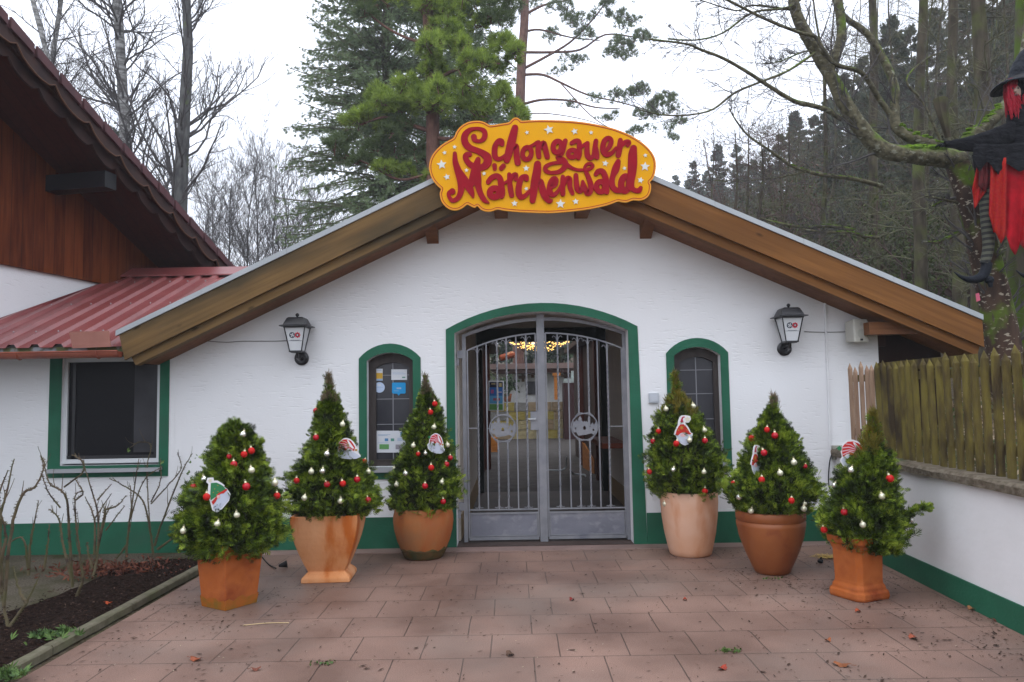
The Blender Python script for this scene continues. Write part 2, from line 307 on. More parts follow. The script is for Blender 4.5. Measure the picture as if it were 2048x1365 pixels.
def wood_mat(name, c1, c2, c3=None, ang=0., rough=.55, knots=True):
    """planed timber with grain running along X turned by ang about Y"""
    m, t, b = newmat(name); b.inputs['Roughness'].default_value = rough; b.inputs['Specular IOR Level'].default_value = .12
    tc = N(t, 'ShaderNodeTexCoord'); mp0 = N(t, 'ShaderNodeMapping'); mp0.inputs['Rotation'].default_value = (0, ang, 0); t.links.new(tc.outputs['Object'], mp0.inputs[0])
    mp = N(t, 'ShaderNodeMapping'); mp.inputs['Scale'].default_value = (1.4, 20, 34); t.links.new(mp0.outputs[0], mp.inputs[0])
    n = N(t, 'ShaderNodeTexNoise', Detail=7); n.inputs['Scale'].default_value = 1; t.links.new(mp.outputs[0], n.inputs['Vector'])
    r = N(t, 'ShaderNodeValToRGB'); r.color_ramp.elements[0].position = .3; r.color_ramp.elements[1].position = .72; r.color_ramp.elements[0].color = rgba(c1); r.color_ramp.elements[1].color = rgba(c2); t.links.new(n.outputs[0], r.inputs[0]); out = r.outputs[0]
    if c3:
        mp2 = N(t, 'ShaderNodeMapping'); mp2.inputs['Scale'].default_value = (.7, 3, 3.5); t.links.new(mp0.outputs[0], mp2.inputs[0])
        n2 = N(t, 'ShaderNodeTexNoise', Detail=6); n2.inputs['Scale'].default_value = 1; t.links.new(mp2.outputs[0], n2.inputs['Vector'])
        r2 = N(t, 'ShaderNodeValToRGB'); r2.color_ramp.elements[0].position = .42; r2.color_ramp.elements[1].position = .68; t.links.new(n2.outputs[0], r2.inputs[0])
        mm = N(t, 'ShaderNodeMixRGB'); t.links.new(r2.outputs[0], mm.inputs[0]); t.links.new(out, mm.inputs[1]); mm.inputs[2].default_value = rgba(c3); out = mm.outputs[0]
    if knots:
        mp4 = N(t, 'ShaderNodeMapping'); mp4.inputs['Scale'].default_value = (2.2, 5, 5); t.links.new(mp0.outputs[0], mp4.inputs[0])
        v = N(t, 'ShaderNodeTexVoronoi'); v.inputs['Scale'].default_value = 1; t.links.new(mp4.outputs[0], v.inputs['Vector'])
        r4 = N(t, 'ShaderNodeValToRGB'); r4.color_ramp.elements[0].position = .05; r4.color_ramp.elements[1].position = .12; r4.color_ramp.elements[0].color = (.4, .4, .4, 1); t.links.new(v.outputs['Distance'], r4.inputs[0])
        m4 = N(t, 'ShaderNodeMixRGB', blend_type='MULTIPLY'); m4.inputs[0].default_value = 1; t.links.new(out, m4.inputs[1]); t.links.new(r4.outputs[0], m4.inputs[2]); out = m4.outputs[0]
    t.links.new(out, b.inputs['Base Color'])
    bp = N(t, 'ShaderNodeBump'); bp.inputs['Strength'].default_value = .25; bp.inputs['Distance'].default_value = .004; t.links.new(n.outputs[0], bp.inputs['Height']); t.links.new(bp.outputs[0], b.inputs['Normal'])
    return m
def emit(name, c, s):
    m, t, b = newmat(name); b.inputs['Base Color'].default_value = rgba(c); b.inputs['Emission Color'].default_value = rgba(c); b.inputs['Emission Strength'].default_value = s; return m

m_plaster = plaster_mat()
m_green = basic('green_masonry_paint', (.018, .125, .070), (.014, .098, .054), rough=.6, sc=(3, 3, 3), bump=.25, bsc=(30, 30, 60), spec=.25, c3=(.028, .10, .06), sc3=(2, 2, 2), lo3=.55, hi3=.8)
m_taupe = basic('passage_taupe_paint', (.74, .68, .61), (.68, .62, .55), rough=.8, sc=(2, 2, 2))
m_beam_r = wood_mat('orange_pine_beam', (.140, .056, .015), (.235, .102, .030), (.140, .060, .018), ang=math.radians(-24.3))
m_beam_l = wood_mat('weathered_pine_beam', (.130, .076, .029), (.210, .126, .050), (.070, .050, .026), ang=math.radians(25.1))
m_soff = wood_mat('brown_soffit_wood', (.15, .06, .025), (.22, .095, .04), None, ang=0, knots=False)
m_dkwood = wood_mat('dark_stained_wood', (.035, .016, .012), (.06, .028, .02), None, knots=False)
m_zinc = basic('zinc_flashing', (.42, .45, .47), (.34, .37, .39), rough=.5, sc=(2, 2, 2), metal=.0, spec=.6)
m_tin = basic('grey_roof_sheet', (.16, .17, .17), (.11, .12, .11), rough=.6)
m_redtin = basic('dull_red_corrugated_sheet', (.25, .065, .062), (.20, .045, .045), rough=.36, sc=(1.5, 3, 3), spec=.6, c3=(.16, .05, .045), sc3=(1, .6, 1), lo3=.5, hi3=.75)
m_copper = basic('red_brown_gutter', (.30, .075, .04), (.20, .05, .03), rough=.45, sc=(5, 5, 5), spec=.5)
m_plate = basic('dusty_red_plate', (.30, .13, .10), (.26, .11, .085), rough=.55, sc=(8, 8, 8))
m_gable = planks_mat('red_brown_gable_boards', (.072, .015, .005), (.180, .046, .013), pitch=.16, axis=1)
m_soff2 = planks_mat('dark_red_soffit_boards', (.045, .012, .010), (.065, .018, .013), pitch=.15, axis=0)
m_tile = basic('dark_red_roof_tile', (.11, .045, .05), (.075, .035, .04), rough=.6, sc=(6, 6, 6))
m_verge = basic('dark_scalloped_board', (.030, .016, .016), (.05, .024, .02), rough=.6, sc=(6, 6, 6))
m_vergeedge = basic('brown_board_edge', (.12, .055, .03), rough=.6)
m_white = basic('white_window_paint', (.62, .64, .66), rough=.4)
m_brownfr = basic('dark_brown_window_frame', (.055, .045, .042), (.04, .033, .03), rough=.5, sc=(20, 20, 3))
m_glass = basic('dark_window_glass', (.010, .010, .012), rough=.25, spec=.12)
m_glass2 = basic('greyish_leaded_glass', (.035, .035, .042), (.06, .06, .068), rough=.2, sc=(2, 2, 1.4), spec=.3)
m_lead = basic('grey_lead_bars', (.22, .22, .24), rough=.5)
m_sill = basic('grey_metal_sill', (.35, .36, .38), rough=.4)
m_galv = basic('galvanised_steel', (.20, .205, .225), (.255, .26, .28), rough=.5, sc=(6, 6, 6), metal=.35, c3=(.17, .175, .21), sc3=(4, 4, 4), lo3=.55, hi3=.72)
m_galvp = basic('blotchy_galvanised_panel', (.21, .215, .25), (.16, .165, .20), rough=.5, sc=(3, 3, 4), metal=.3, c3=(.27, .275, .30), sc3=(6, 6, 9), lo3=.52, hi3=.68)
m_black = basic('black_metal', (.012, .012, .015), rough=.35, spec=.5)
m_blackm = basic('matt_black_rubber', (.012, .012, .013), rough=.7)
m_opal = basic('opal_lantern_glass', (.62, .64, .66), rough=.25)
m_terra = basic('orange_terracotta', (.37, .095, .022), (.48, .150, .045), rough=.85, spec=.12, sc=(3, 3, 3), bump=.3, bsc=(30, 30, 30), c3=(.22, .042, .013), sc3=(3.4, 3.4, 3.4), lo3=.46, hi3=.68)
m_terra2 = basic('pale_peach_terracotta', (.72, .38, .20), (.62, .26, .10), rough=.85, spec=.12, sc=(2.5, 2.5, 1.2), bump=.3, bsc=(30, 30, 30), c3=(.48, .125, .022), sc3=(5, 5, 1.1), lo3=.52, hi3=.66)
m_terra3 = basic('dusky_terracotta', (.30, .135, .055), (.40, .135, .035), rough=.75, spec=.25, sc=(3, 3, 5), bump=.2, bsc=(40, 40, 40), c3=(.34, .085, .02), sc3=(4, 4, 1), lo3=.5, hi3=.68)
m_terra4 = basic('pink_beige_terracotta', (.66, .41, .29), (.60, .31, .18), rough=.85, spec=.15, sc=(2.2, 2.2, 2.2), bump=.2, bsc=(40, 40, 40), c3=(.50, .19, .075), sc3=(4.5, 4.5, 1.5), lo3=.53, hi3=.72)
m_terra5 = basic('red_brown_glazed_terracotta', (.30, .095, .028), (.225, .062, .018), rough=.45, spec=.4, sc=(3, 3, 3), bump=.1, bsc=(40, 40, 40), c3=(.19, .042, .015), sc3=(5, 5, 5), lo3=.58, hi3=.72)
m_mossg = basic('green_algae_stain', (.045, .05, .015), (.12, .07, .025), rough=.8, sc=(10, 10, 10))
m_red = basic('red_bauble_lacquer', (.42, .003, .014), rough=.25, spec=.4)
m_redm = basic('matt_red_bauble', (.50, .012, .010), rough=.5, spec=.2)
m_gold = basic('pale_champagne_bauble', (.72, .70, .52), rough=.22, metal=.4, spec=.7)
m_silver = basic('silver_white_bauble', (.80, .79, .72), rough=.15, metal=.8, spec=.7)
m_cap = basic('gold_bauble_cap', (.75, .68, .45), rough=.3, metal=.6)
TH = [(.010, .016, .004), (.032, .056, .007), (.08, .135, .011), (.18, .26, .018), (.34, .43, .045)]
m_thuja = leaf_mat('thuja_foliage', TH, trans=.15, fs=9, amp=2.6)  # clump tones spread wide, painting dark voids between light spray tips
m_thujab = leaf_mat('bronze_thuja_foliage', [(.08, .08, .012), (.18, .15, .02), (.28, .22, .03)], trans=.15)
m_thujad = leaf_mat('dry_thuja_twigs', [(.10, .08, .04), (.16, .12, .07), (.22, .17, .10)])
m_spruce = leaf_mat('spruce_needles', [(.035, .055, .032), (.07, .105, .058), (.12, .165, .088)], rough=.8, trans=.3)
m_spruce2 = leaf_mat('blue_green_spruce_needles', [(.085, .125, .06), (.16, .22, .105), (.25, .32, .155)], rough=.8, trans=.35)
m_pine = leaf_mat('bright_pine_needles', [(.09, .14, .03), (.20, .285, .045), (.33, .44, .07), (.44, .55, .11)], rough=.6, trans=.4)
m_pined = leaf_mat('grey_green_pine_needles', [(.06, .09, .035), (.11, .16, .055), (.17, .23, .08)], rough=.6, trans=.2)
m_pinebark = bark_mat('red_pine_bark', (.10, .05, .04), (.19, .10, .075), sc=(10, 10, 4))
m_greybark = bark_mat('grey_bark', (.06, .06, .062), (.13, .13, .125), moss=(.10, .14, .03), mlo=.62, mhi=.72)
m_birch = bark_mat('birch_bark', (.42, .42, .41), (.10, .095, .09), sc=(3, 3, 12), bump=.2)
m_twig = basic('grey_twigs', (.075, .07, .07), (.11, .10, .10), rough=.9)
m_twigr = basic('reddish_twigs', (.085, .055, .05), (.12, .08, .07), rough=.9)
m_twigg = basic('greenish_mossy_twigs', (.15, .15, .085), (.09, .085, .06), rough=.9, sc=(3, 3, 3))
m_mossbark = bark_mat('mossy_bark', (.035, .028, .02), (.09, .075, .052), moss=(.09, .11, .03), mlo=.48, mhi=.72, upw=.4, patch=None)
m_bigbark = bark_mat('rough_red_brown_bark', (.035, .022, .016), (.08, .048, .034), moss=(.09, .15, .012), mlo=.52, mhi=.62, upw=.3, patch=(.32, .28, .22), bump=1.0)
m_limbbark = bark_mat('olive_limb_bark', (.055, .05, .032), (.15, .135, .085), moss=(.10, .17, .012), mlo=.60, mhi=.76, upw=.55, bump=1.0, sc=(16, 16, 16), patch=(.20, .20, .15))
m_moss = basic('bright_moss', (.12, .21, .012), (.06, .11, .01), rough=.95, sc=(30, 30, 30), bump=.8, bdist=.02)
m_paving = paving_mat()
m_soil = basic('dark_bark_soil', (.009, .006, .005), (.028, .017, .013), rough=1, spec=.02, sc=(35, 35, 35), bump=1, bsc=(45, 45, 45), bdist=.03, c3=(.08, .05, .035), sc3=(60, 60, 60), lo3=.62, hi3=.68)
m_gravel = basic('grey_brown_gravel', (.075, .062, .045), (.15, .13, .10), rough=1, spec=.05, sc=(60, 60, 60), bump=1, bsc=(70, 70, 70), bdist=.02, c3=(.06, .06, .03), sc3=(2, 2, 2), lo3=.45, hi3=.65)
m_forest = basic('leaf_litter_ground', (.045, .034, .02), (.10, .075, .045), rough=.95, sc=(14, 14, 14), bump=1, bsc=(20, 20, 20), bdist=.05, c3=(.05, .08, .015), sc3=(.7, .7, .7), lo3=.5, hi3=.65)
m_kerb = basic('mossy_concrete_kerb', (.10, .092, .058), (.15, .135, .095), rough=.9, sc=(12, 12, 12), bump=.5, bsc=(40, 40, 40), c3=(.11, .12, .06), sc3=(3, 3, 3), lo3=.5, hi3=.7)
m_coping = basic('weathered_brown_coping', (.10, .08, .055), (.19, .16, .12), rough=.95, sc=(14, 14, 30), bump=1, bsc=(30, 30, 30), bdist=.02, c3=(.06, .065, .03), sc3=(3, 3, 3), lo3=.5, hi3=.65)
m_picket = basic('mossy_green_picket', (.165, .135, .034), (.095, .072, .028), rough=.9, spec=.15, sc=(16, 16, 4), bump=.8, bsc=(70, 70, 14), c3=(.05, .036, .02), sc3=(5, 5, 2), lo3=.47, hi3=.62)
m_picketn = basic('newer_brown_picket', (.36, .245, .165), (.27, .17, .115), rough=.8, sc=(30, 30, 4))
m_stone = [basic('stone_%s' % n, c, tuple(x*.75 for x in c), rough=.9, sc=(6, 6, 10), bump=.6, bdist=.03) for n, c in (('ochre', (.34, .27, .07)), ('tan', (.30, .22, .13)), ('grey', (.22, .21, .19)), ('sand', (.36, .30, .16)))]
m_asphalt = basic('grey_brown_courtyard', (.045, .037, .033), (.07, .06, .053), rough=.85, sc=(3, 3, 3), bump=.3, bsc=(60, 60, 60))
m_bluegr = basic('blue_grey_paper', (.55, .62, .72), rough=.5)
m_sgold = basic('sign_golden_yellow', (.80, .385, .003), (.77, .36, .003), spec=.12, rough=.5, sc=(3, 3, 3))
m_sred = basic('sign_letter_crimson', (.33, .006, .018), (.28, .005, .015), rough=.6, spec=.1, sc=(8, 8, 8))
m_sline = basic('sign_outline_red', (.42, .02, .012), rough=.5)
m_srim = basic('sign_orange_rim', (.80, .33, .03), rough=.5)
m_star = basic('star_white', (.70, .70, .66), rough=.5)
def paint(n, c, r=.55): return basic(n, c, rough=r)
p_white = paint('cutout_white', (.70, .70, .72)); p_red = paint('cutout_red', (.50, .025, .02)); p_crim = paint('cutout_crimson', (.40, .02, .06)); p_green = paint('cutout_green', (.03, .18, .07)); p_gold = paint('cutout_gold', (.42, .22, .03)); p_pink = paint('cutout_pink', (.68, .42, .42)); p_beard = paint('cutout_beard', (.50, .54, .64)); p_cream = paint('cutout_cream', (.66, .62, .48)); p_pinkst = paint('cutout_pale_pink', (.62, .40, .46))

rng = np.random.default_rng(11)
# ------------------------------------------------------------------ terrain
def hillz(x, y):
    x = np.asarray(x, float); y = np.asarray(y, float)
    r = np.clip((x-4.6), 0, None)
    h = .88*np.clip((x-3.38-.0*y)/.12, 0, 1)*(1/(1+np.exp(-(8-y)*2))) if False else 0
    up = np.where(x > 3.53, .86+.30*np.clip(x-3.5, 0, 3)+.17*np.clip(x-6.5, 0, 40), 0.)
    back = np.clip((x-3.4)/2.0, 0, 1)
    up = np.where(y > 1.0, up*np.clip(back+0*y, 0, 1)+0, up)
    far = .16*np.clip(y-42, 0, 60)+.05*np.clip(y-10, 0, 60)*np.clip((x-4)/8, 0, 1)
    return up+far
xs = np.concatenate([[-160, -90, -50, -30, -20, -12, -8, -5.5, -3, -1, 1, 2, 3, 3.50, 3.56], np.arange(3.8, 9, .45), [10, 12, 14, 17, 20, 24, 28, 34, 42, 55, 80, 160]])
ys = np.concatenate([[-60, -30, -15, -10, -8, -6, -5, -4, -3, -2, -1, -.5, 0, .5, 1, 1.5, 2, 3, 4, 5, 7, 9, 12, 16, 20, 26, 32, 40, 46, 52, 60, 75, 95, 130, 220]])
X, Yg = np.meshgrid(xs, ys); Z = hillz(X, Yg)-.012+np.where(X > 3.6, .05*np.sin(X*3.1+Yg*1.7)*np.cos(Yg*2.3), 0)
nx, ny = len(xs), len(ys)
X = X+np.where((X > 3.2) & (X < 4.3), np.clip(Yg, -7, 0)*.048, 0)
i, j = np.meshgrid(np.arange(nx-1), np.arange(ny-1)); b = (j*nx+i).ravel()
g = MB().arr(np.stack([X, Yg, Z], -1).reshape(-1, 3), np.stack([b, b+1, b+nx+1, b+nx], 1)).build('ground', m_forest, smooth=True); tag(g, kind='structure')
g = MB().box((-2.9, -7.9, -.12), (3.37, .02, 0)).box((-2.9, -12, -.12), (3.37, -7.9, 0)).build('paving', m_paving); tag(g, kind='structure')
g = MB().box((-2.7, -.24, 0), (3.36, -.016, .006)).build('paving_edge', basic('pale_edge_slabs', (.28, .19, .165), (.22, .15, .13), rough=.6, sc=(3, 3, 3))); tag(g, kind='structure')
g = MB().poly([(-12, -12, .0), (-3.02, -12, .0), (-3.02, .02, .0), (-12, .02, .0)], [(0, 1, 2, 3)]).build('gravel_strip', m_gravel); tag(g, kind='structure')
g = MB().poly([(-7, 0, .004), (7, 0, .004), (7, 22, .004), (-7, 22, .004)], [(0, 1, 2, 3)]).build('courtyard', m_asphalt); tag(g, kind='structure')
g = MB().box((-.62, -.02, -.05), (1.26, .30, .012)).box((-.6, .30, -.05), (1.55, 4.55, .010)).build('threshold', basic('passage_floor_slabs', (.075, .05, .042), (.05, .035, .03), rough=.6, sc=(2, 2, 2))); tag(g, kind='structure')
# soil bed: mounded sheet between kerb and gravel
sp = [gnd(*q) for q in ((0, 1240), (80, 1205), (150, 1180), (230, 1140), (330, 1118), (420, 1108))]
SX = []; nyb = 46; nxb = 34
for a in range(nyb):
    for c in range(nxb):
        tt = a/(nyb-1); y = -.35+tt*(-5.6)
        xl = np.interp(-y, [-s[1] for s in sp][::-1], [s[0] for s in sp][::-1]); xl = min(xl, -3.2) if y > -2.2 else xl-.2*(-y-2.2)*3
        x = xl+(-3.01-xl)*c/(nxb-1)
        e = min(c, nxb-1-c, 4, a)/4
        SX.append((x, y, .004+.045*e+.03*e*noise.noise(Vector((x*4, y*4, 3)))+.022*e*noise.noise(Vector((x*17, y*17, 1)))))
bb = [(a*nxb+c, a*nxb+c+1, (a+1)*nxb+c+1, (a+1)*nxb+c) for a in range(nyb-1) for c in range(nxb-1)]
g = MB().arr(SX, bb).build('soil_bed', m_soil, smooth=True); tag(g, kind='structure')
def in_bed(n, seed):
    r = np.random.default_rng(seed); out = []
    while len(out) < n:
        y = r.uniform(-5, -.5); xl = np.interp(-y, [-s[1] for s in sp][::-1], [s[0] for s in sp][::-1]); xl = xl-.2*(-y-2.2)*3 if y < -2.2 else xl
        out.append((r.uniform(xl, -3.05), y))
    return out
# kerb stones
for k in range(6):
    y1 = -.25-k*1.0; y0 = y1-.99; o = .03*math.sin(k*2.1)
    b_ = MB(); pr = [(-.042, 0), (-.042, .045), (-.030, .060), (.024, .060), (.036, .048), (.036, 0)]
    P = []; K = 9
    for s_ in range(K):
        y = y1+(y0-y1)*s_/(K-1)
        P += [(-2.955-.012*(-y)+px+.004*noise.noise(Vector((y*5, px*30, 1))), y, pz+.005*noise.noise(Vector((y*6, px*40, 4)))) for px, pz in pr]
    F = [(s_*6+q, (s_+1)*6+q, (s_+1)*6+q+1, s_*6+q+1) for s_ in range(K-1) for q in range(5)]
    b_.poly(P, F+[tuple(range(6)), tuple(reversed(range((K-1)*6, K*6)))])
    o_ = b_.build('kerb', m_kerb); tag(o_, kind='structure')

# ------------------------------------------------------------------ gate building
gb = empty('gate_building', (.34, 0, 0), 'white plastered gatehouse with broad wooden gable and green trimmed arched passage', 'building')
PKX, PKZ = .39, 4.315       # apex of zinc line in plane Y=-.52
SL, SR = .470, .4525
def roofz(x): return PKZ-(SL*(PKX-x) if x < PKX else SR*(x-PKX))
EL, ER = at(232.5, 664, -.52), at(1965, 632, -.52)
XL, XR = EL[0], ER[0]
PKX = (EL[2]-ER[2]+SR*XR*-1*-1-0)/1 if False else None
# solve apex from both end points
PKX = (EL[2]-SL*EL[0]-ER[2]-SR*ER[0])/(-SL-SR); PKZ = EL[2]+SL*(PKX-EL[0])
VB = .275; VL = .105; ZT = .045
WX0, WX1 = -3.64, 3.955
drop = VB+VL+ZT
dI = arc3(-.622, 1.256, 2.285, 2.503); dO = arc3(-.715, 1.36, 2.325, 2.597)
door_in = [(-.622, 0)]+dI+[(1.256, 0)]
winL = dict(x0=-1.572, x1=-1.075, zb=.862, zc=2.0, za=2.085); winR = dict(x0=1.745, x1=2.245, zb=.85, zc=2.0, za=2.09)
def wshape(w_, g=0, gb_=None):
    gz = g if gb_ is None else gb_
    return [(w_['x0']-g, w_['zb']-gz)]+arc3(w_['x0']-g, w_['x1']+g, w_['zc']+g*.3, w_['za']+g*1.15, 12)+[(w_['x1']+g, w_['zb']-gz)]
wallout = [(WX0, -.02), (door_in[0][0], -.02)]+[door_in[0]]+door_in[1:-1]+[(1.256, 0), (1.256, -.02), (WX1, -.02), (WX1, roofz(WX1)-drop+.02), (PKX, PKZ-drop+.02), (WX0, roofz(WX0)-drop+.02)]
wallout = [(WX0, -.02), (-.622, -.02)]+dI+[(1.256, -.02), (WX1, -.02), (WX1, roofz(WX1)-drop+.02), (PKX, PKZ-drop+.02), (WX0, roofz(WX0)-drop+.02)]
MB().plate(wallout, 0, .32, [wshape(winL)[::-1], wshape(winR)[::-1]]).build('front_wall', m_plaster, gb)
MB().box((WX1-.3, .32, 0), (WX1, 4.5, 2.05)).build('side_wall', m_plaster, gb)
# passage interior
b_ = MB(); b_.box((-.8, .32, 0), (-.6, 4.5, 2.85)); b_.box((1.56, .32, 0), (1.76, 4.5, 2.85)); b_.box((-.8, .32, 2.72), (1.76, 4.5, 2.9)); b_.build('passage_wall', m_taupe, gb)
m_ochre = basic('ochre_dado', (.34, .24, .13), rough=.8)
MB().box((-.603, .4, .012), (-.592, 4.5, .28)).build('passage_skirting', m_ochre, gb); MB().box((1.550, .4, .012), (1.563, 4.5, .28)).build('passage_skirting', m_ochre, gb)
dg = basic('very_dark_green_frame', (.008, .014, .010), rough=.5)
MB().box((-.6, 4.45, 0), (-.50, 4.62, 2.72)).box((1.46, 4.45, 0), (1.56, 4.62, 2.72)).box((-.5, 4.45, 2.50), (1.46, 4.62, 2.72)).build('passage_end_frame', dg, gb)
MB().box((1.2, 2.2, .86), (1.55, 3.9, .93)).build('counter_shelf', basic('red_brown_shelf', (.20, .04, .015), rough=.5), gb)
# green bands
b_ = MB().plate([(-.715, 0), (-.715, 2.325)]+dO[1:-1]+[(1.36, 2.325), (1.40, 0), (1.256, 0)]+dI[::-1]+[(-.622, 0)], -.012, .0); b_.build('door_surround', m_green, gb)
for w_, nm in ((winL, 'left'), (winR, 'right')):
    out = wshape(w_, .085, .13 if nm == 'left' else .09); out = out
    MB().plate(out, -.012, 0., [wshape(w_)[::-1]]).build('window_surround', m_green, gb)
    x0, x1, zb, zc, za = w_['x0'], w_['x1'], w_['zb'], w_['zc'], w_['za']
    fr = dict(x0=x0+.08, x1=x1-.055, zb=zb+.07, zc=zc-.07, za=za-.10)
    wf = MB().plate(wshape(w_), .10, .16, [wshape(fr)[::-1]]).box((x0+.02, .085, zb+.002), (x1-.02, .10, zb+.045)).build('window', m_brownfr, gb)
    MB().plate(wshape(fr, .01), .135, .14).build('pane', m_glass2, wf)
    L_ = MB(); xm = (fr['x0']+fr['x1'])/2
    L_.box((xm-.005, .128, fr['zb']), (xm+.005, .134, fr['za']-.005))
    for zz in (1.845, 1.585, 1.31, 1.06): L_.box((fr['x0'], .127, zz-.004), (fr['x1'], .1335, zz+.004))
    L_.build('leaded_bars', m_lead, wf)
    if nm == 'left': MB().box((x0-.01, -.05, zb-.055), (x1+.005, .10, zb-.002)).build('window_sill', m_sill, wf)
    else: MB().box((x0+.12, -.05, zb-.045), (x1+.03, .10, zb-.002)).build('window_sill', m_sill, wf)
MB().box((WX0, -.015, 0), (-.716, 0, .331)).build('green_plinth', m_green, gb); MB().box((1.401, -.015, 0), (3.46, 0, .331)).build('green_plinth', m_green, gb)
# roof timbers
def slope_poly(x0, x1, d0, d1): return [(x0, roofz(x0)-d1), (x1, roofz(x1)-d1), (x1, roofz(x1)-d0), (x0, roofz(x0)-d0)]
cl = .10
MB().plate([(XL+.03, roofz(XL+.03)-ZT), (XL+.09, roofz(XL+.09)-ZT-VB-.01), (PKX, PKZ-ZT-VB), (PKX, PKZ-ZT)], -.52, -.485).build('barge_board', m_beam_l, gb, label='weathered greyish barge board')
MB().plate([(PKX+.001, PKZ-ZT-VB), (XR, roofz(XR)-ZT-VB), (XR-.005, roofz(XR)-ZT), (PKX+.001, PKZ-ZT)], -.52, -.485).build('barge_board', m_beam_r, gb, label='warm orange brown barge board')
e0 = XL+.13
MB().plate([(e0, roofz(e0)-ZT-VB+.01), (e0+.05, roofz(e0+.05)-drop), (PKX, PKZ-drop), (PKX, PKZ-ZT-VB+.01)], -.475, -.36).build('rafter_board', m_beam_l, gb)
MB().plate([(PKX+.001, PKZ-drop), (XR-.05, roofz(XR-.05)-drop), (XR-.02, roofz(XR-.02)-ZT-VB+.01), (PKX+.001, PKZ-ZT-VB+.01)], -.475, -.36).build('rafter_board', m_beam_r, gb)
# soffit boarding between rafter and wall, then roof deck behind
b_ = MB(); b_.plate(slope_poly(XL+.2, PKX, ZT+.02, drop-.012), -.358, .0); b_.plate(slope_poly(PKX+.001, XR-.06, ZT+.02, drop-.012), -.358, .0)
b_.build('soffit', m_soff, gb)
b_ = MB(); b_.plate(slope_poly(XL+.2, PKX, ZT+.02, .20), .322, 5.0); b_.plate(slope_poly(PKX+.001, XR-.06, ZT+.02, .20), .322, 5.0)
b_.plate(slope_poly(WX1+.002, XR-.06, ZT+.021, .22), .0005, .3215); b_.build('roof_deck', m_dkwood, gb)
MB().plate(slope_poly(2.6, XR-.06, ZT+.02, .20), 5.002, 10.0).build('roof_deck', m_dkwood, gb); MB().box((3.65, 4.52, 0), (WX1-.002, 10, 2.05)).build('side_wall', m_plaster, gb); MB().plate([(WX1+.001, .86), (XR-.12, .86), (XR-.12, roofz(XR-.12)-.225), (WX1+.001, roofz(WX1)-.225)], .06, .09).build('eave_dark_infill', basic('near_black_infill', (.022, .012, .010), (.03, .017, .013), rough=.9, spec=.05), gb)  # last: near-black sheet added to fill the dark area under the right eave
b_ = MB(); b_.plate(slope_poly(XL+.02, PKX, -.004, ZT), -.50, 5.0); b_.plate(slope_poly(PKX+.001, XR, -.004, ZT), -.50, 5.0); b_.build('roof_sheet', m_tin, gb)
b_ = MB(); nseg = 5
for k in range(nseg):
    a0 = XL+(PKX-XL)*k/nseg; a1 = XL+(PKX-XL)*(k+1)/nseg; c_ = .0015*(k % 2)
    b_.plate(slope_poly(a0, a1-.003, -.012-c_, ZT-.002), -.535-c_, -.502)
    a0 = PKX+(XR-PKX)*k/nseg; a1 = PKX+(XR-PKX)*(k+1)/nseg
    b_.plate(slope_poly(a0+.003, a1, -.012-c_, ZT-.002), -.535-c_, -.502)
b_.build('verge_flashing', m_zinc, gb)
# purlin ends (chamfered corbels)
def purlin(xc, zt, zb, wd, y0=-.44, ch=.17):
    s_ = MB(); P = []
    for x in (xc-wd/2, xc+wd/2):
        P += [(x, 0, zb), (x, 0, zt), (x, y0, zt), (x, y0, zb+ch), (x, y0+.05, zb+ch*.9)]
    s_.poly(P, [(0, 1, 2, 3, 4), (9, 8, 7, 6, 5), (0, 5, 6, 1), (1, 6, 7, 2), (2, 7, 8, 3), (3, 8, 9, 4), (4, 9, 5, 0)]); return s_
pL = at(866, 488, 0); pR = at(1291, 478, 0)
purlin(pL[0], roofz(pL[0])-drop+.1, pL[2], .125, ch=.20).build('purlin_end', m_soff, gb)
purlin(pR[0], roofz(pR[0])-drop+.1, pR[2], .125, ch=.20).build('purlin_end', m_soff, gb)
for u in (1001, 1160):
    p = at(u, 437, -.02); MB().box((p[0]-.06, -.43, p[2]), (p[0]+.08, 0, p[2]+.22)).build('purlin_end', m_soff, gb)
q = at(1760, 660, -.05); MB().box((q[0]-.25, -.34, q[2]-.07), (q[0]+.6, -.2, q[2]+.06)).build('wall_plate_beam', m_soff, gb)
q = at(1820, 655, .2); MB().box((3.955, .02, 2.06), (4.05, 4.4, 2.2)).build('wall_plate_beam', m_dkwood, gb)
# faint conduit strip on the wall
p0 = at(1649, 602, 0); p1 = at(1668, 1020, 0)
MB().tube([(p0[0], -.012, p0[2]), (p1[0]-.02, -.012, .34)], .012, 8).build('wall_conduit', m_plaster, gb)

# ------------------------------------------------------------------ low annex on the left with corrugated roof
HD = math.radians(11); hd = np.array([math.sin(HD), math.cos(HD), 0]); hn = np.array([math.cos(HD), -math.sin(HD), 0])  # house gable direction, outward normal
HP = np.array([-5.70, 1.354, 0])
def hx(y): return HP[0]+(y-HP[1])*math.tan(HD)
ax = empty('side_annex', (-4.8, 0, 0), 'low white annex with dull red corrugated roof and green framed window at left', 'building')
LW = dict(x0=-4.99, x1=-3.70, z0=.805, z1=2.09)
MB().plate([(-8.5, -.02), (WX0-.001, -.02), (WX0-.001, 2.12), (-8.5, 2.12)], 0, .3, [[(LW['x0']+.13, .93), (LW['x0']+.13, 2.09), (LW['x1']-.10, 2.09), (LW['x1']-.10, .93)]]).build('front_wall', m_plaster, ax)
MB().plate([(LW['x0'], LW['z0']), (LW['x1'], LW['z0']), (LW['x1'], 2.13), (LW['x0'], 2.13)], -.012, 0, [[(LW['x0']+.13, .93), (LW['x0']+.13, 2.09), (LW['x1']-.10, 2.09), (LW['x1']-.10, .93)]]).build('window_surround', m_green, ax)
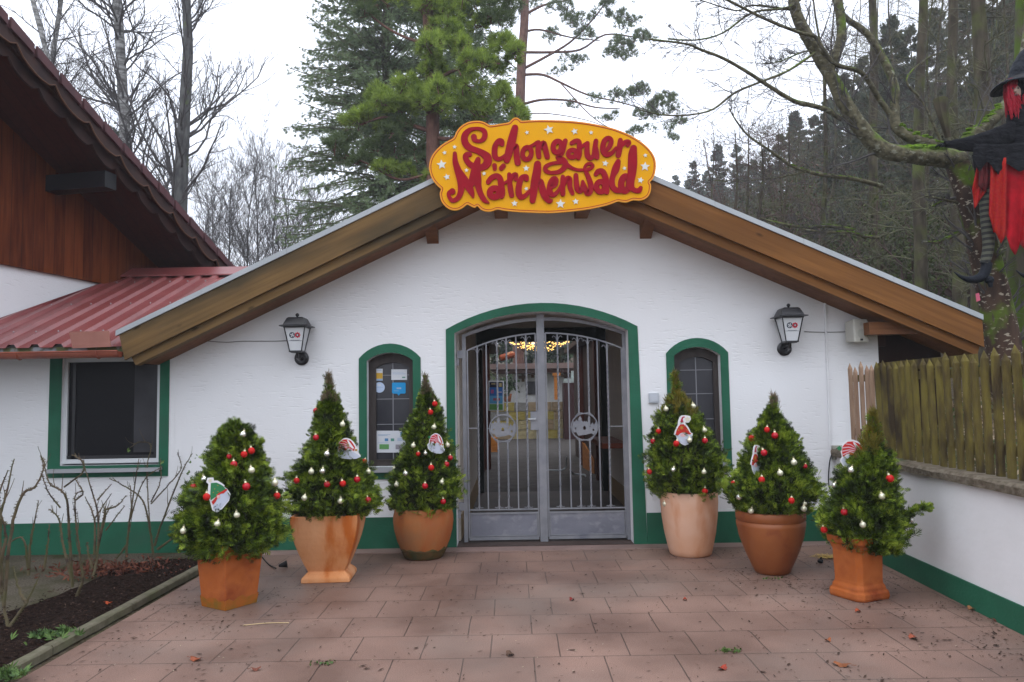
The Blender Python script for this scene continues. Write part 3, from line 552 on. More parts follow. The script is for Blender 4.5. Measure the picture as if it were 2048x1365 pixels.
wn = MB().plate([(-4.86, .95), (-3.80, .95), (-3.80, 2.085), (-4.86, 2.085)], .03, .08, [[(-4.815, .995), (-4.815, 2.04), (-3.845, 2.04), (-3.845, .995)]]).build('window', m_white, ax)
MB().plate([(-4.82, .99), (-3.84, .99), (-3.84, 2.05), (-4.82, 2.05)], .055, .06).build('pane', m_glass, wn)
MB().box((-4.77, .045, 1.0), (-4.735, .0545, 2.03)).box((-4.8149, .045, 1.0), (-3.8451, .054, 1.03)).box((-3.88, .045, 1.03), (-3.8451, .054, 2.03)).build('sash', m_black, wn)
MB().box((-4.10, .0465, 1.06), (-3.88, .0535, 2.0)).build('grey_band', basic('grey_band_tone', (.045, .045, .05), (.06, .06, .066), rough=.6, spec=.1), wn)  # grey vertical band set in front of the pane's right side
MB().box((-4.95, -.09, .875), (-3.76, .03, .90)).box((-4.95, -.092, .862), (-3.76, -.085, .9015)).build('window_sill', m_sill, wn)
MB().box((-8.5, -.015, 0), (WX0-.002, 0, .329)).build('green_plinth', m_green, ax)
AE = at(120, 690, -.45); AA = math.radians(22)
def az(y): return AE[2]+(y+.45)*math.tan(AA)
b_ = MB(); ridY = 2.55; x = -8.4; prof = []
pit = .24
while x < -3.2:
    prof += [(x, 0), (x+.13, 0), (x+.155, .036), (x+.215, .036)]; x += pit
P = []; F = []
def rx_edge(y): return -3.93+(y+.5)*.24
cols = [p for p in prof]
rowsY = [-.5, 0, .6, 1.2, 1.9, ridY]
for y in rowsY:
    for (px, pz) in cols:
        xx = min(max(px, hx(y)+.02), rx_edge(y)); P.append((xx, y, az(y)+pz-.01))
nc = len(cols)
for r_ in range(len(rowsY)-1):
    for c_ in range(nc-1):
        F.append((r_*nc+c_, r_*nc+c_+1, (r_+1)*nc+c_+1, (r_+1)*nc+c_))
n0 = len(P); P2 = [(p[0], p[1]+.0, p[2]-.004) for p in P]
b_.poly(P, F); rf = b_.build('corrugated_roof', m_redtin, ax)
b_ = MB()
for y in (-.1, .95, 2.0):
    for k in range(14):
        xx = -7.2+k*pit+.185-.0
        xx = -8.4+.185+pit*(5+k)
        if hx(y)+.1 < xx < rx_edge(y)-.05: b_.ball((xx, y, az(y)+.032), .009, 6, 4)
b_.build('roof_screws', m_zinc, rf, smooth=True)
yR = ridY
b_ = MB(); b_.poly([(hx(yR)+.0, yR-.22, az(yR-.22)+.045), (rx_edge(yR)+.3, yR-.22, az(yR-.22)+.045), (rx_edge(yR)+.3, yR+.02, az(yR)+.10), (hx(yR), yR+.02, az(yR)+.10), (hx(yR)+.0, yR-.223, az(yR-.22)+.028), (rx_edge(yR)+.3, yR-.223, az(yR-.22)+.028), (rx_edge(yR)+.3, yR+.4, az(yR)-.1), (hx(yR), yR+.4, az(yR)-.1)], [(0, 1, 2, 3), (4, 5, 1, 0), (3, 2, 6, 7)]); b_.build('ridge_flashing', m_redtin, ax)
# dark void under sheet + fascia
MB().plate([(-8.4, AE[2]-.10), (-3.95, AE[2]-.10), (-3.95, AE[2]-.022), (-8.4, AE[2]-.022)], -.46, -.44).build('fascia', basic('pale_green_fascia', (.30, .33, .36), (.10, .12, .05), rough=.7, sc=(3, 3, 3), lo=.48, hi=.52), ax)
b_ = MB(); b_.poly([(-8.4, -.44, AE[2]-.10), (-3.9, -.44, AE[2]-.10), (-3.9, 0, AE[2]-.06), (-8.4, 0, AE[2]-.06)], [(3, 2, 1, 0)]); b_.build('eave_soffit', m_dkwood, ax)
# gutter (half round, open top)
gz = AE[2]-.085; gy = -.535; R_ = .062
a = np.linspace(0, PI, 11)
gm = MB()
xs_ = [-8.4, -3.96]
ring = [(gy-R_*math.cos(t_), gz-R_*math.sin(t_)) for t_ in a]; ring2 = [(gy-(R_-.004)*math.cos(t_), gz-(R_-.004)*math.sin(t_)) for t_ in a[::-1]]
rr_ = ring+ring2; nn = len(rr_)
P = [(x_, y_, z_) for x_ in xs_ for y_, z_ in rr_]
gm.poly(P, [(k, (k+1) % nn, nn+(k+1) % nn, nn+k) for k in range(nn)]+[tuple(range(nn)), tuple(reversed(range(nn, 2*nn)))])
gm.tube([(-8.4, gy-R_, gz+.002), (-3.96, gy-R_, gz+.002)], .009, 8)
P = [(-3.96, y_, z_) for y_, z_ in ring]; gm.poly(P, [tuple(range(len(P)))])
gut = gm.build('gutter', m_copper, ax)
for xb in (-4.98, -4.18, -5.8):
    rb = [(gy-(R_+.004)*math.cos(t_), gz-(R_+.004)*math.sin(t_)) for t_ in a]
    MB().tube([(xb, y_, z_) for y_, z_ in rb], .008, 6).build('gutter_bracket', m_copper, gut)
pa = [at(138, 664, -.56), at(218, 662, -.56), at(222, 694, -.585), at(145, 697, -.585)]
b_ = MB(); P = [tuple(p) for p in pa]+[(p[0], p[1]+.006, p[2]) for p in pa]
b_.poly(P, [(3, 2, 1, 0), (4, 5, 6, 7), (0, 1, 5, 4), (1, 2, 6, 5), (2, 3, 7, 6), (3, 0, 4, 7)]); b_.build('splash_plate', m_plate, ax)

# ------------------------------------------------------------------ chalet on the left
ch = empty('chalet', (-6.5, 1, 0), 'dark red brown boarded chalet gable with scalloped eaves above a white wall at left', 'building')
def hpt(s, out, z): p = HP+hd*s+hn*out; return (p[0], p[1], z)      # s along gable, out = outward
def hslab(b_, poly, o0, o1):
    P = [hpt(s, o0, z) for s, z in poly]+[hpt(s, o1, z) for s, z in poly]; n = len(poly)
    b_.poly(P, [tuple(range(n)), tuple(range(2*n-1, n-1, -1))]+[(k, (k+1) % n, n+(k+1) % n, n+k)[::-1] for k in range(n)]); return b_
nnn = (hd[1], -hd[0], 0); OV = 1.0
v0 = planept(0, 20, HP+hn*OV, nnn); v1 = planept(470, 540, HP+hn*OV, nnn)
s0 = np.dot(v0-HP, hd); s1 = np.dot(v1-HP, hd); vsl = (v1[2]-v0[2])/(s1-s0)
def vz(s): return v0[2]+vsl*(s-s0)
zb_ = 3.205; rt = .36; sx_ = s0+(zb_-(v0[2]-rt+.12))/vsl; b_ = MB(); hslab(b_, [(-6, 0), (8, 0), (8, 2.4), (sx_, 3.2), (-6, 3.22)], -.3, 0); b_.build('wall', m_plaster, ch)
b_ = MB(); zb_ = 3.205; rt = .36
sx_ = s0+(zb_-(v0[2]-rt+.12))/vsl; hslab(b_, [(-6, zb_), (sx_, zb_), (-6, vz(-6)-rt+.12)], .003, .05); b_.build('gable_boarding', m_gable, ch)
SA = -7; SB = 6.4
def vstrip(d0, d1, o0, o1, name, mat, sa=SA, sb=SB):
    b_ = MB(); hslab(b_, [(sa, vz(sa)-d1), (sb, vz(sb)-d1), (sb, vz(sb)-d0), (sa, vz(sa)-d0)], o0, o1); return b_.build(name, mat, ch)
vstrip(.0, .085, -8, OV, 'roof_tiles', m_tile)
b_ = MB(); 
for k in range(40):   # tile lips on verge
    s_ = SA+k*.34; hslab(b_, [(s_, vz(s_)-.09), (s_+.30, vz(s_+.30)-.09), (s_+.30, vz(s_+.30)+.012), (s_, vz(s_)+.03)], OV+.001, OV+.03)
b_.build('verge_tiles', m_tile, ch)
vstrip(.20, .235, .052, OV-.12, 'soffit', m_soff2)
vstrip(.0855, .20, -7.9, OV-.05, 'roof_deck', m_dkwood)
def scallop(d0, dm, amp, pitch, o0, o1, name, mat, edge=None):
    top = []; bot = []; n = int((SB-SA)/pitch)
    for k in range(n):
        for q_ in range(6):
            s_ = SA+(k+q_/6)*pitch; f = abs(math.sin(PI*q_/6)); bot.append((s_, vz(s_)-dm-amp*f**.7+(.02 if q_ == 0 else 0)))
            top.append((s_, vz(s_)-d0))
    b_ = MB()
    for k in range(len(top)-1):
        hslab(b_, [bot[k], bot[k+1], top[k+1], top[k]], o0, o1)
    o_ = b_.build(name, mat, ch)
    if edge:
        pts = [hpt(s_, o1+.003, z_-.004) for s_, z_ in bot]; MB().tube(pts, .009, 5).build('board_edge', edge, o_)
    return o_
scallop(.086, .17, .085, .52, OV-.03, OV-.002, 'scalloped_board', m_verge, m_vergeedge)
scallop(.20, .30, .07, .40, OV-.118, OV-.09, 'scalloped_board', m_verge)
pb = planept(104, 371, HP+hn*.05, nnn); sb_ = np.dot(pb-HP, hd)
b_ = MB(); hslab(b_, [(sb_-.10, pb[2]-.10), (sb_+.10, pb[2]-.10), (sb_+.10, pb[2]+.10), (sb_-.10, pb[2]+.10)], .05, OV-.12); b_.build('purlin', m_black, ch)
pb2 = planept(380, 520, HP+hn*.05, nnn); sb2 = np.dot(pb2-HP, hd)

# ------------------------------------------------------------------ retaining wall and picket fence
rA = gnd(1773, 1131); rB = gnd(2048, 1270); rd = (rB-rA)/np.linalg.norm(rB-rA); rn = np.array([-rd[1], rd[0], 0]); rn = rn if rn[0] > 0 else -rn
rA = rA-rd*((0-rA[1])/rd[1]*-1); rA = rA+rd*((-.003-rA[1])/rd[1]); RL = 6.5
def rp(s, o, z): p = rA+rd*s+rn*o; return (p[0], p[1], z)
def rslab(b_, poly, s0, s1):
    P = [rp(s0, o, z) for o, z in poly]+[rp(s1, o, z) for o, z in poly]; n = len(poly)
    b_.poly(P, [tuple(range(n)), tuple(range(2*n-1, n-1, -1))]+[(k, (k+1) % n, n+(k+1) % n, n+k)[::-1] for k in range(n)]); return b_
rw = empty('retaining_wall', tuple(rp(2, .1, 0)), 'low white retaining wall with green foot running toward the viewer at right', 'wall')
rslab(MB(), [(0, -.02), (.22, -.02), (.22, .90), (0, .90)], 0, RL).build('wall_face', soft_plaster(), rw)
rslab(MB(), [(-.012, 0), (-.0005, 0), (-.0005, .185), (-.012, .185)], .02, RL).build('green_plinth', m_green, rw)
b_ = MB(); K = 90; pr = [(-.05, .902), (-.055, .955), (-.035, .978), (.24, .985), (.26, .902)]; P = []
for k in range(K):
    s_ = .01+(RL-.01)*k/(K-1); P += [rp(s_, o+.010*noise.noise(Vector((s_*4, o*9, 2))), z+.008*noise.noise(Vector((s_*7, o*9, 7)))*(z > .91)) for o, z in pr]
b_.poly(P, [(k*5+q, (k+1)*5+q, (k+1)*5+q+1, k*5+q+1)[::-1] for k in range(K-1) for q in range(4)]+[(0, 1, 2, 3, 4), tuple((K-1)*5+q for q in (4, 3, 2, 1, 0))]); b_.build('coping', m_coping, rw)
pf = empty('picket_fence', tuple(rp(1.5, .12, .98)), 'mossy green brown wooden picket fence standing on the white retaining wall at right', 'fence')
def picket_mesh(h, wd, s_, seedk):
    b_ = MB(); rr = random.Random(seedk); tilt = rr.uniform(-.02, .02); bow = rr.uniform(-.008, .008); n = 7; lev = [0, .25, .5, .75, .93]; P = []
    ang = [PI*q/(n-1) for q in range(n)]
    def ringp(t_, k_): 
        return [( (s_+tilt*t_*h+bow*math.sin(PI*t_)+wd/2*k_*math.cos(a_)), (.10-.030*k_*math.sin(a_)), .975+t_*h) for a_ in ang]
    for t_ in lev: P += ringp(t_, 1+.08*noise.noise(Vector((seedk, t_*6, 0))))
    top = (s_+tilt*h, .09, .975+h)
    V = [rp(a_, o_, z_) for a_, o_, z_ in P]+[rp(*top)]; F = []
    for l in range(len(lev)-1):
        for q_ in range(n-1): F.append((l*n+q_, (l+1)*n+q_, (l+1)*n+q_+1, l*n+q_+1)[::-1])
        F.append((l*n+n-1, (l+1)*n+n-1, (l+1)*n, l*n)[::-1])
    l = len(lev)-1
    for q_ in range(n-1): F.append((l*n+q_, len(V)-1, l*n+q_+1)[::-1])
    F.append((l*n+n-1, len(V)-1, l*n)[::-1])
    return b_.poly(V, F)
k = 0; s_ = .30
while s_ < 5.6:
    rr = random.Random(k); new = k < 5
    o_ = picket_mesh(.885+rr.uniform(-.03, .03), .088+rr.uniform(-.008, .008) if not new else .076, s_, k+3).build('picket', m_picketn if new else m_picket, pf, smooth=False)
    if new: o_['label'] = 'newer bare brown picket beside the building'
    s_ += .126+rr.uniform(-.010, .010); k += 1
rslab(MB(), [(.108, 1.765), (.13, 1.765), (.13, 1.85), (.108, 1.85)], .92, 2.6).build('top_board', m_picket, pf, )
for z_ in (1.13, 1.68): rslab(MB(), [(.105, z_), (.15, z_), (.15, z_+.07), (.105, z_+.07)], .25, 5.7).build('rail', m_picket, pf)

# ------------------------------------------------------------------ steel gate
GY = .20
def gp(u, v): p = at(u, v, GY); return (p[0], p[2])
mg = empty('metal_gate', (.34, GY, 0), 'closed double leaf galvanised steel gate with twisted bars in the arched passage', 'gate')
gx0, gx1 = -.553, 1.258; gxm = gp(1084, 850)[0]
zcor = 2.262; zap = 2.44
def bar(b_, pts, w_, dy=.03, closed=False):
    """flat bar along XZ polyline, width w_, depth dy centred on gate plane"""
    pts = [np.array(p, float) for p in pts]; L_ = []; R2 = []
    for k in range(len(pts)):
        a_ = pts[max(k-1, 0)]; c_ = pts[min(k+1, len(pts)-1)]; t_ = (c_-a_)/np.linalg.norm(c_-a_); n_ = np.array([-t_[1], t_[0]])*w_/2
        L_.append(tuple(pts[k]+n_)); R2.append(tuple(pts[k]-n_))
    for k in range(len(pts)-1): b_.plate([R2[k], R2[k+1], L_[k+1], L_[k]], GY-dy/2, GY+dy/2)
    return b_
arch = arc3(gx0, gx1, zcor, zap, 28)
for xq in (gx0+.02, gx1-.02): bar(MB(), [(xq, .02), (xq, zcor-.0)], .042, .05).build('outer_stile', m_galv, mg)

am = [p for p in arch]
bar(MB(), [p for p in am if p[0] < gxm-.07]+[(gxm-.043, zap-.002)], .036, .045).build('arched_top_rail', m_galv, mg); bar(MB(), [(gxm+.043, zap-.002)]+[p for p in am if p[0] > gxm+.07], .036, .045).build('arched_top_rail', m_galv, mg)
MB().box((gxm-.042, GY-.035, .015), (gxm+.042, GY+.035, 2.505)).build('centre_post', m_galv, mg)
def inarch(x): # inner rod
    xa, xb, zc_, za_ = gx0+.055, gx1-.05, 2.105, 2.285; w2 = (xb-xa)/2; s = za_-zc_; r = (w2*w2+s*s)/(2*s); xm = (xa+xb)/2; return za_-r+math.sqrt(r*r-(x-xm)**2)
def twisted(b_, x, z0, z1, r_=.0085, tw=True, dx=0.):
    K = max(4, int((z1-z0)/.02)) if tw else 2; P = []; n = 4
    V = []; F = []
    for k in range(K):
        t_ = k/(K-1); z = z0+(z1-z0)*t_; a0 = (z*26 if tw and .12 < t_ < .88 else round(z*26/(PI/2))*(PI/2)*0) ; rr = r_*(1.15 if tw else 1)
        for q_ in range(n):
            a_ = a0+PI/4+q_*PI/2; V.append((x+dx*t_+rr*1.2*math.cos(a_), GY+rr*1.2*math.sin(a_), z))
    for k in range(K-1):
        for q_ in range(n): F.append((k*n+q_, k*n+(q_+1) % n, (k+1)*n+(q_+1) % n, (k+1)*n+q_))
    return b_.poly(V, F+[(3, 2, 1, 0), tuple((K-1)*n+q_ for q_ in range(4))])
zpan = (.075, .30)
for side in (0, 1):
    xa = gx0+.055 if side == 0 else gxm+.055; xb = gxm-.055 if side == 0 else gx1-.05
    lf = MB(); pts = [(xa+(xb-xa)*k/14, inarch(xa+(xb-xa)*k/14)) for k in range(15)]
    bar(lf, pts, .016, .02); bar(lf, [(xa, .06), (xa, inarch(xa))], .018, .022); bar(lf, [(xb, .06), (xb, inarch(xb))], .018, .022)
    bar(lf, [(xa, .055), (xb, .055)], .035, .036); bar(lf, [(xa+.01, .322), (xb-.01, .322)], .018, .034); bar(lf, [(xa+.01, .362), (xb-.01, .362)], .014, .026)
    leaf = lf.build('gate_leaf', m_galv, mg)
    MB().box((xa+.012, GY-.008, .08), (xb-.012, GY+.008, .312)).build('kick_panel', m_galvp, leaf)
    bl = MB(); bar(bl, [(xa+.012, .082), (xb-.012, .082)], .012, .024); bar(bl, [(xa+.018, .09), (xa+.018, .31)], .010, .024); bar(bl, [(xb-.018, .09), (xb-.018, .31)], .010, .024); bl.build('panel_bead', m_galv, leaf)
    xsb = [gp(u, 850)[0] for u in ((956.5, 974.5, 996, 1015, 1034.5, 1054.5) if side == 0 else (1118, 1139, 1158.5, 1179, 1198, 1217.5))]
    mc = gp(1005.5, 857) if side == 0 else gp(1169, 854); mr = .145
    inter = (2, 3)
    for k, xx in enumerate(xsb):
        tw = (k in (0, 2, 3, 5)) if side == 0 else (k in (0, 2, 3, 5)); zt = inarch(xx)-.005
        b_ = MB()
        if k in inter:
            dz = math.sqrt(max(mr*mr-(xx-mc[0])**2, .0001)); twisted(b_, xx, .368, mc[1]-dz, tw=tw); twisted(b_, xx, mc[1]+dz, zt, tw=tw)
        else: twisted(b_, xx, .368, zt, tw=tw)
        if tw:   # small scroll at the head and foot of each twisted bar
            for sx_ in (-1, 1):
                b_.tube([(xx+sx_*.006, GY, zt-.07), (xx+sx_*.02, GY, zt-.035), (xx+sx_*.042, GY, zt-.022), (xx+sx_*.055, GY, zt-.04)], .005, 5)
                b_.tube([(xx+sx_*.006, GY, .40), (xx+sx_*.02, GY, .378), (xx+sx_*.045, GY, .385)], .005, 5)
        b_.build('bar', m_galv, leaf)
    # medallion: ring with castle relief
    b_ = MB(); an = np.linspace(0, 2*PI, 33)
    b_.tube([(mc[0]+mr*math.cos(t_), GY, mc[1]+mr*math.sin(t_)) for t_ in an], .008, 6, cap=False)
    for sgn in (-1, 1):
        b_.tube([(mc[0]+sgn*mr, GY, mc[1]), (mc[0]+sgn*(mr+.028), GY, mc[1])], .007, 5)
        for s2 in (-1, 1): b_.tube([(mc[0]+sgn*.10, GY, mc[1]+s2*.115), (mc[0]+sgn*.06, GY, mc[1]+s2*.155), (mc[0]+sgn*.02, GY, mc[1]+s2*.15)], .005, 5)
    def mm(pts): return [(mc[0]+x_*mr, mc[1]+z_*mr) for x_, z_ in pts]
    f = 1 if side == 1 else -1
    castle = mm([(-.96, -.18), (-.80, -.42), (-.62, -.40), (-.50, -.66), (.10, -.60), (.50, -.50), (.70, -.62), (.82, -.45), (.94, -.20), (.97, .15), (.88, .42), (.80, .28), (.72, .12), (.60, .34), (.50, .14), (.44, .18), (.44, .66), (.36, .88), (.28, .66), (.27, .36), (.18, .36), (.18, .44), (.10, .44), (.10, .36), (.02, .36), (.02, .44), (-.06, .44), (-.06, .36), (-.14, .36), (-.14, .44), (-.20, .44), (-.20, .62), (-.32, .84), (-.46, .62), (-.46, .40), (-.62, .58), (-.70, .36), (-.84, .44), (-.90, .20)])
    hole = mm([(-.10, -.22), (-.10, -.02), (0, .08), (.10, -.02), (.10, -.22)]); hole2 = mm([(-.66, -.22), (-.74, -.08), (-.62, -.02)]); hole3 = mm([(.62, -.34), (.60, -.18), (.72, -.14), (.76, -.30)]); hole4 = mm([(.40, -.05), (.40, .10), (.48, .02)])
    b_.plate(castle, GY-.006, GY+.006, [hole, hole2, hole3, hole4]); b_.build('medallion', m_galv, leaf)
    b_ = MB(); xx = xa if side == 0 else xb; x2 = xsb[0] if side == 0 else xsb[-1]; zz = gp(940 if side == 0 else 1230, 857 if side == 0 else 853)[1]
    bar(b_, [(min(xx, x2), zz), (max(xx, x2), zz)], .012, .014); b_.build('short_rail', m_galv, leaf)
lx = gxm-.08
MB().box((lx-.045, GY-.03, 1.22), (lx+.04, GY+.03, 1.42)).build('lock_case', m_galv, mg)
MB().box((lx-.01, GY-.062, 1.33), (lx+.012, GY-.03, 1.35)).box((lx-.07, GY-.066, 1.335), (lx+.012, GY-.055, 1.35)).build('handle', m_zinc, mg)
for (hxp, sg) in ((gx0, -1), (gx1, 1)):
    for hz in (2.02, .36):
        o_ = MB(); o_.box((min(hxp, hxp+sg*.055), GY-.03, hz), (max(hxp, hxp+sg*.055), GY+.03, hz+.085)); o_.box((min(hxp+sg*.035, hxp+sg*.07), GY-.035, hz-.08), (max(hxp+sg*.035, hxp+sg*.07), GY+.035, hz-.004)); o_.build('hinge', m_galv, mg)

# ------------------------------------------------------------------ name sign
SY = -.60
sg = empty('name_sign', (1.1/3, SY, 3.6), 'golden yellow cloud shaped sign reading Schongauer Märchenwald on the gable', 'sign')
S5 = 5.936
def sa(x, y): p = at(840+x/S5, 210+y/S5, SY); return (p[0], p[2])
def sb3(x, y): return sa(x+1424.6, y)
outA = [(1205, 190), (1190, 175), (1150, 152), (1110, 158), (1080, 185), (1055, 208), (1000, 218), (900, 235), (835, 243), (810, 232), (760, 205), (690, 190), (600, 198), (530, 225), (470, 270), (430, 325), (400, 390), (340, 425), (260, 475), (190, 540), (140, 610), (112, 690), (110, 770), (135, 860), (180, 930), (230, 980), (250, 1000), (235, 1050), (245, 1120), (270, 1170), (320, 1220), (380, 1248), (450, 1248), (510, 1220), (560, 1182), (600, 1200), (652, 1220), (680, 1200), (720, 1240), (780, 1264), (850, 1264), (920, 1240), (1000, 1255), (1150, 1270), (1300, 1278)]
outB = [(60, 1284), (200, 1280), (400, 1262), (600, 1235), (800, 1190), (920, 1148), (960, 1152), (1020, 1158), (1060, 1148), (1110, 1130), (1180, 1136), (1240, 1120), (1290, 1080), (1315, 1020), (1318, 950), (1303, 918), (1340, 880), (1370, 800), (1377, 700), (1360, 620), (1310, 540), (1240, 470), (1150, 405), (1050, 350), (900, 290), (750, 250), (550, 212), (350, 190), (150, 182), (0, 180), (-120, 184)]
outl = [sa(*p) for p in outA]+[sb3(*p) for p in outB]
def densify(pl, k=3):
    n = len(pl); out = []
    for q_ in range(n):
        a_, b1, c1, d1 = [np.array(pl[(q_+o) % n]) for o in (-1, 0, 1, 2)]
        ang = 0
        for t_ in np.arange(k)/k: out.append(tuple(.5*((2*b1)+(-a_+c1)*t_+(2*a_-5*b1+4*c1-d1)*t_*t_+(-a_+3*b1-3*c1+d1)*t_**3)))
    return out
outl = densify(outl, 3)
if sum(outl[k][0]*outl[(k+1) % len(outl)][1]-outl[(k+1) % len(outl)][0]*outl[k][1] for k in range(len(outl))) < 0: outl = outl[::-1]
def inset(pl, d):
    n = len(pl); o_ = []
    for k in range(n):
        a_ = np.array(pl[k-2]); c_ = np.array(pl[(k+2) % n]); t_ = c_-a_; t_ /= np.linalg.norm(t_)+1e-9; o_.append((pl[k][0]-t_[1]*d, pl[k][1]+t_[0]*d))
    return o_
bd = MB(); bd.plate(outl, SY, SY+.03); board = bd.build('board', [m_sgold], sg)
# rim and red outline as thin raised strips
def strip(pl, d0, d1, y, name, mat):
    a_ = inset(pl, d0); b2 = inset(pl, d1); n = len(pl); P = [(p[0], y, p[1]) for p in a_]+[(p[0], y, p[1]) for p in b2]+[(p[0], SY-.0002, p[1]) for p in a_]+[(p[0], SY-.0002, p[1]) for p in b2]
    F = []
    for k in range(n): q_ = (k+1) % n; F += [(k, q_, n+q_, n+k), (2*n+k, 2*n+q_, q_, k), (n+k, n+q_, 3*n+q_, 3*n+k)]
    MB().poly(P, F).build(name, mat, board)
strip(outl, .0, .012, SY-.002, 'rim', m_srim); strip(outl, .015, .022, SY-.003, 'outline', m_sline)
LET = []
def A_(name, *st): LET.append((name, [[(sa(x, y), 1.2*h/S5*7.63/FPX) for x, y, h in s] for s in st]))
def B_(name, *st): LET.append((name, [[(sb3(x, y), 1.2*h/S5*7.63/FPX) for x, y, h in s] for s in st]))
def ringst(cx, cy, rx, ry, h, rot=0): return [(cx+rx*math.cos(t)*math.cos(rot)-ry*math.sin(t)*math.sin(rot), cy+rx*math.cos(t)*math.sin(rot)+ry*math.sin(t)*math.cos(rot), h) for t in np.linspace(0, 2*PI, 15)]
A_('letter_S', [(640, 385, 30), (650, 420, 25), (700, 437, 18), (750, 415, 24), (772, 365, 27), (760, 315, 25), (710, 290, 18), (650, 288, 17), (590, 305, 24), (540, 355, 32), (528, 415, 35), (548, 475, 35), (600, 520, 32), (670, 545, 30), (740, 578, 34), (795, 622, 42), (805, 675, 42), (780, 722, 38), (730, 748, 32), (660, 745, 32), (600, 715, 30), (558, 670, 28), (540, 620, 28), (560, 592, 24), (592, 594, 24)])
A_('letter_c', [(972, 470, 26), (972, 437, 24), (935, 432, 24), (895, 490, 28), (885, 560, 30), (893, 620, 28), (928, 648, 22), (980, 632, 20), (1030, 590, 16)])
A_('letter_h', [(1128, 278, 32), (1112, 340, 38), (1092, 420, 42), (1070, 500, 40), (1050, 590, 38), (1030, 665, 30)], [(1050, 590, 18), (1095, 520, 24), (1140, 495, 28), (1145, 560, 30), (1152, 640, 32), (1160, 692, 32)])
A_('letter_o', ringst(1270, 582, 52, 72, 24, .15), [(1290, 505, 14), (1340, 485, 16), (1385, 455, 18), (1410, 445, 16)])
A_('letter_n', [(1408, 460, 26), (1402, 540, 28), (1410, 618, 26)], [(1405, 550, 20), (1440, 480, 24), (1470, 462, 26), (1490, 540, 28), (1510, 622, 27)])
B_('letter_g', ringst(205, 505, 50, 66, 26, .2), [(300, 432, 24), (285, 480, 26), (262, 560, 28), (215, 632, 28), (265, 650, 26), (298, 690, 30), (285, 752, 26), (220, 800, 22), (130, 812, 18)], [(130, 812, 18), (72, 790, 22), (65, 745, 22), (120, 708, 18), (200, 692, 18), (255, 690, 18)], [(300, 705, 26), (370, 750, 18), (440, 775, 15), (500, 778, 15)])
B_('letter_a', [(375, 460, 22), (420, 436, 24), (460, 445, 26), (466, 520, 26), (462, 600, 28), (455, 636, 22)], ringst(382, 585, 48, 42, 24, -.3), [(470, 520, 14), (520, 485, 18), (560, 460, 20)])
B_('letter_u', [(562, 462, 22), (556, 540, 26), (562, 605, 28), (592, 638, 25), (632, 610, 22), (650, 520, 25), (662, 436, 24)], [(655, 500, 24), (670, 580, 26), (676, 630, 24)])
B_('letter_e', [(785, 548, 18), (830, 490, 24), (843, 430, 24), (810, 402, 24), (765, 432, 26), (745, 500, 28), (752, 562, 28), (790, 598, 26), (850, 578, 20), (900, 520, 16)])
B_('letter_r', [(952, 425, 24), (945, 500, 30), (928, 602, 28)], [(955, 500, 20), (1005, 452, 24), (1052, 450, 26), (1040, 485, 20)])
A_('letter_M', [(415, 582, 20), (420, 680, 28), (450, 780, 36), (480, 880, 38), (490, 980, 34), (478, 1060, 28), (440, 1120, 24), (385, 1140, 22), (350, 1100, 20), (345, 1055, 22), (385, 1032, 32)], [(445, 760, 26), (520, 880, 36), (580, 980, 38), (615, 1050, 28), (632, 1100, 10)], [(690, 655, 26), (668, 740, 40), (645, 860, 48), (600, 960, 30)], [(670, 760, 40), (680, 880, 42), (695, 980, 32), (725, 1070, 28), (768, 1138, 24), (815, 1166, 10)])
A_('letter_a', [(810, 922, 24), (850, 872, 26), (910, 850, 28), (950, 882, 30), (965, 960, 32), (975, 1050, 32), (970, 1092, 24)], ringst(885, 1048, 56, 50, 32, -.3), [(985, 945, 14), (1050, 905, 14)], [(885, 725, 24), (888, 765, 20)], [(992, 728, 24), (965, 758, 24)])
A_('letter_r', [(1060, 832, 22), (1064, 920, 26), (1075, 1010, 28), (1088, 1078, 26)], [(1068, 920, 18), (1100, 850, 22), (1138, 835, 24), (1138, 890, 20)])
A_('letter_c', [(1265, 888, 24), (1262, 855, 22), (1210, 870, 26), (1178, 950, 30), (1170, 1040, 32), (1195, 1098, 28), (1245, 1085, 22), (1310, 1020, 16)])
A_('letter_h', [(1395, 712, 36), (1388, 800, 42), (1372, 890, 44), (1355, 980, 40), (1345, 1070, 36), (1335, 1140, 30)], [(1365, 990, 18), (1400, 925, 24), (1432, 915, 28), (1448, 990, 34), (1480, 1080, 36), (1530, 1145, 26), (1556, 1140, 18)])
B_('letter_e', [(125, 990, 18), (175, 950, 26), (192, 900, 24), (165, 878, 24), (128, 920, 26), (112, 990, 28), (122, 1050, 28), (160, 1075, 24), (212, 1030, 18), (250, 960, 14)])
B_('letter_n', [(270, 862, 22), (268, 960, 26), (270, 1062, 26)], [(275, 970, 18), (315, 885, 24), (350, 885, 26), (355, 980, 25), (385, 1055, 20)])
B_('letter_w', [(425, 842, 24), (430, 920, 26), (442, 1000, 28), (478, 1030, 24), (500, 980, 22), (506, 915, 16)], [(506, 915, 16), (528, 980, 24), (560, 1052, 28), (595, 1030, 28), (602, 960, 27), (575, 870, 25), (540, 790, 20)], [(540, 790, 18), (530, 755, 17), (555, 712, 16), (605, 702, 16)], [(605, 702, 15), (628, 732, 16), (590, 765, 16), (535, 780, 14)])
B_('letter_a', [(662, 828, 22), (690, 795, 26), (740, 797, 28), (772, 860, 30), (785, 950, 30), (790, 1040, 26)], ringst(718, 978, 50, 60, 28, 0))
B_('letter_l', [(925, 680, 26), (912, 720, 34), (892, 780, 38), (866, 840, 28), (852, 910, 28), (862, 980, 28), (900, 1018, 28), (950, 1026, 24)])
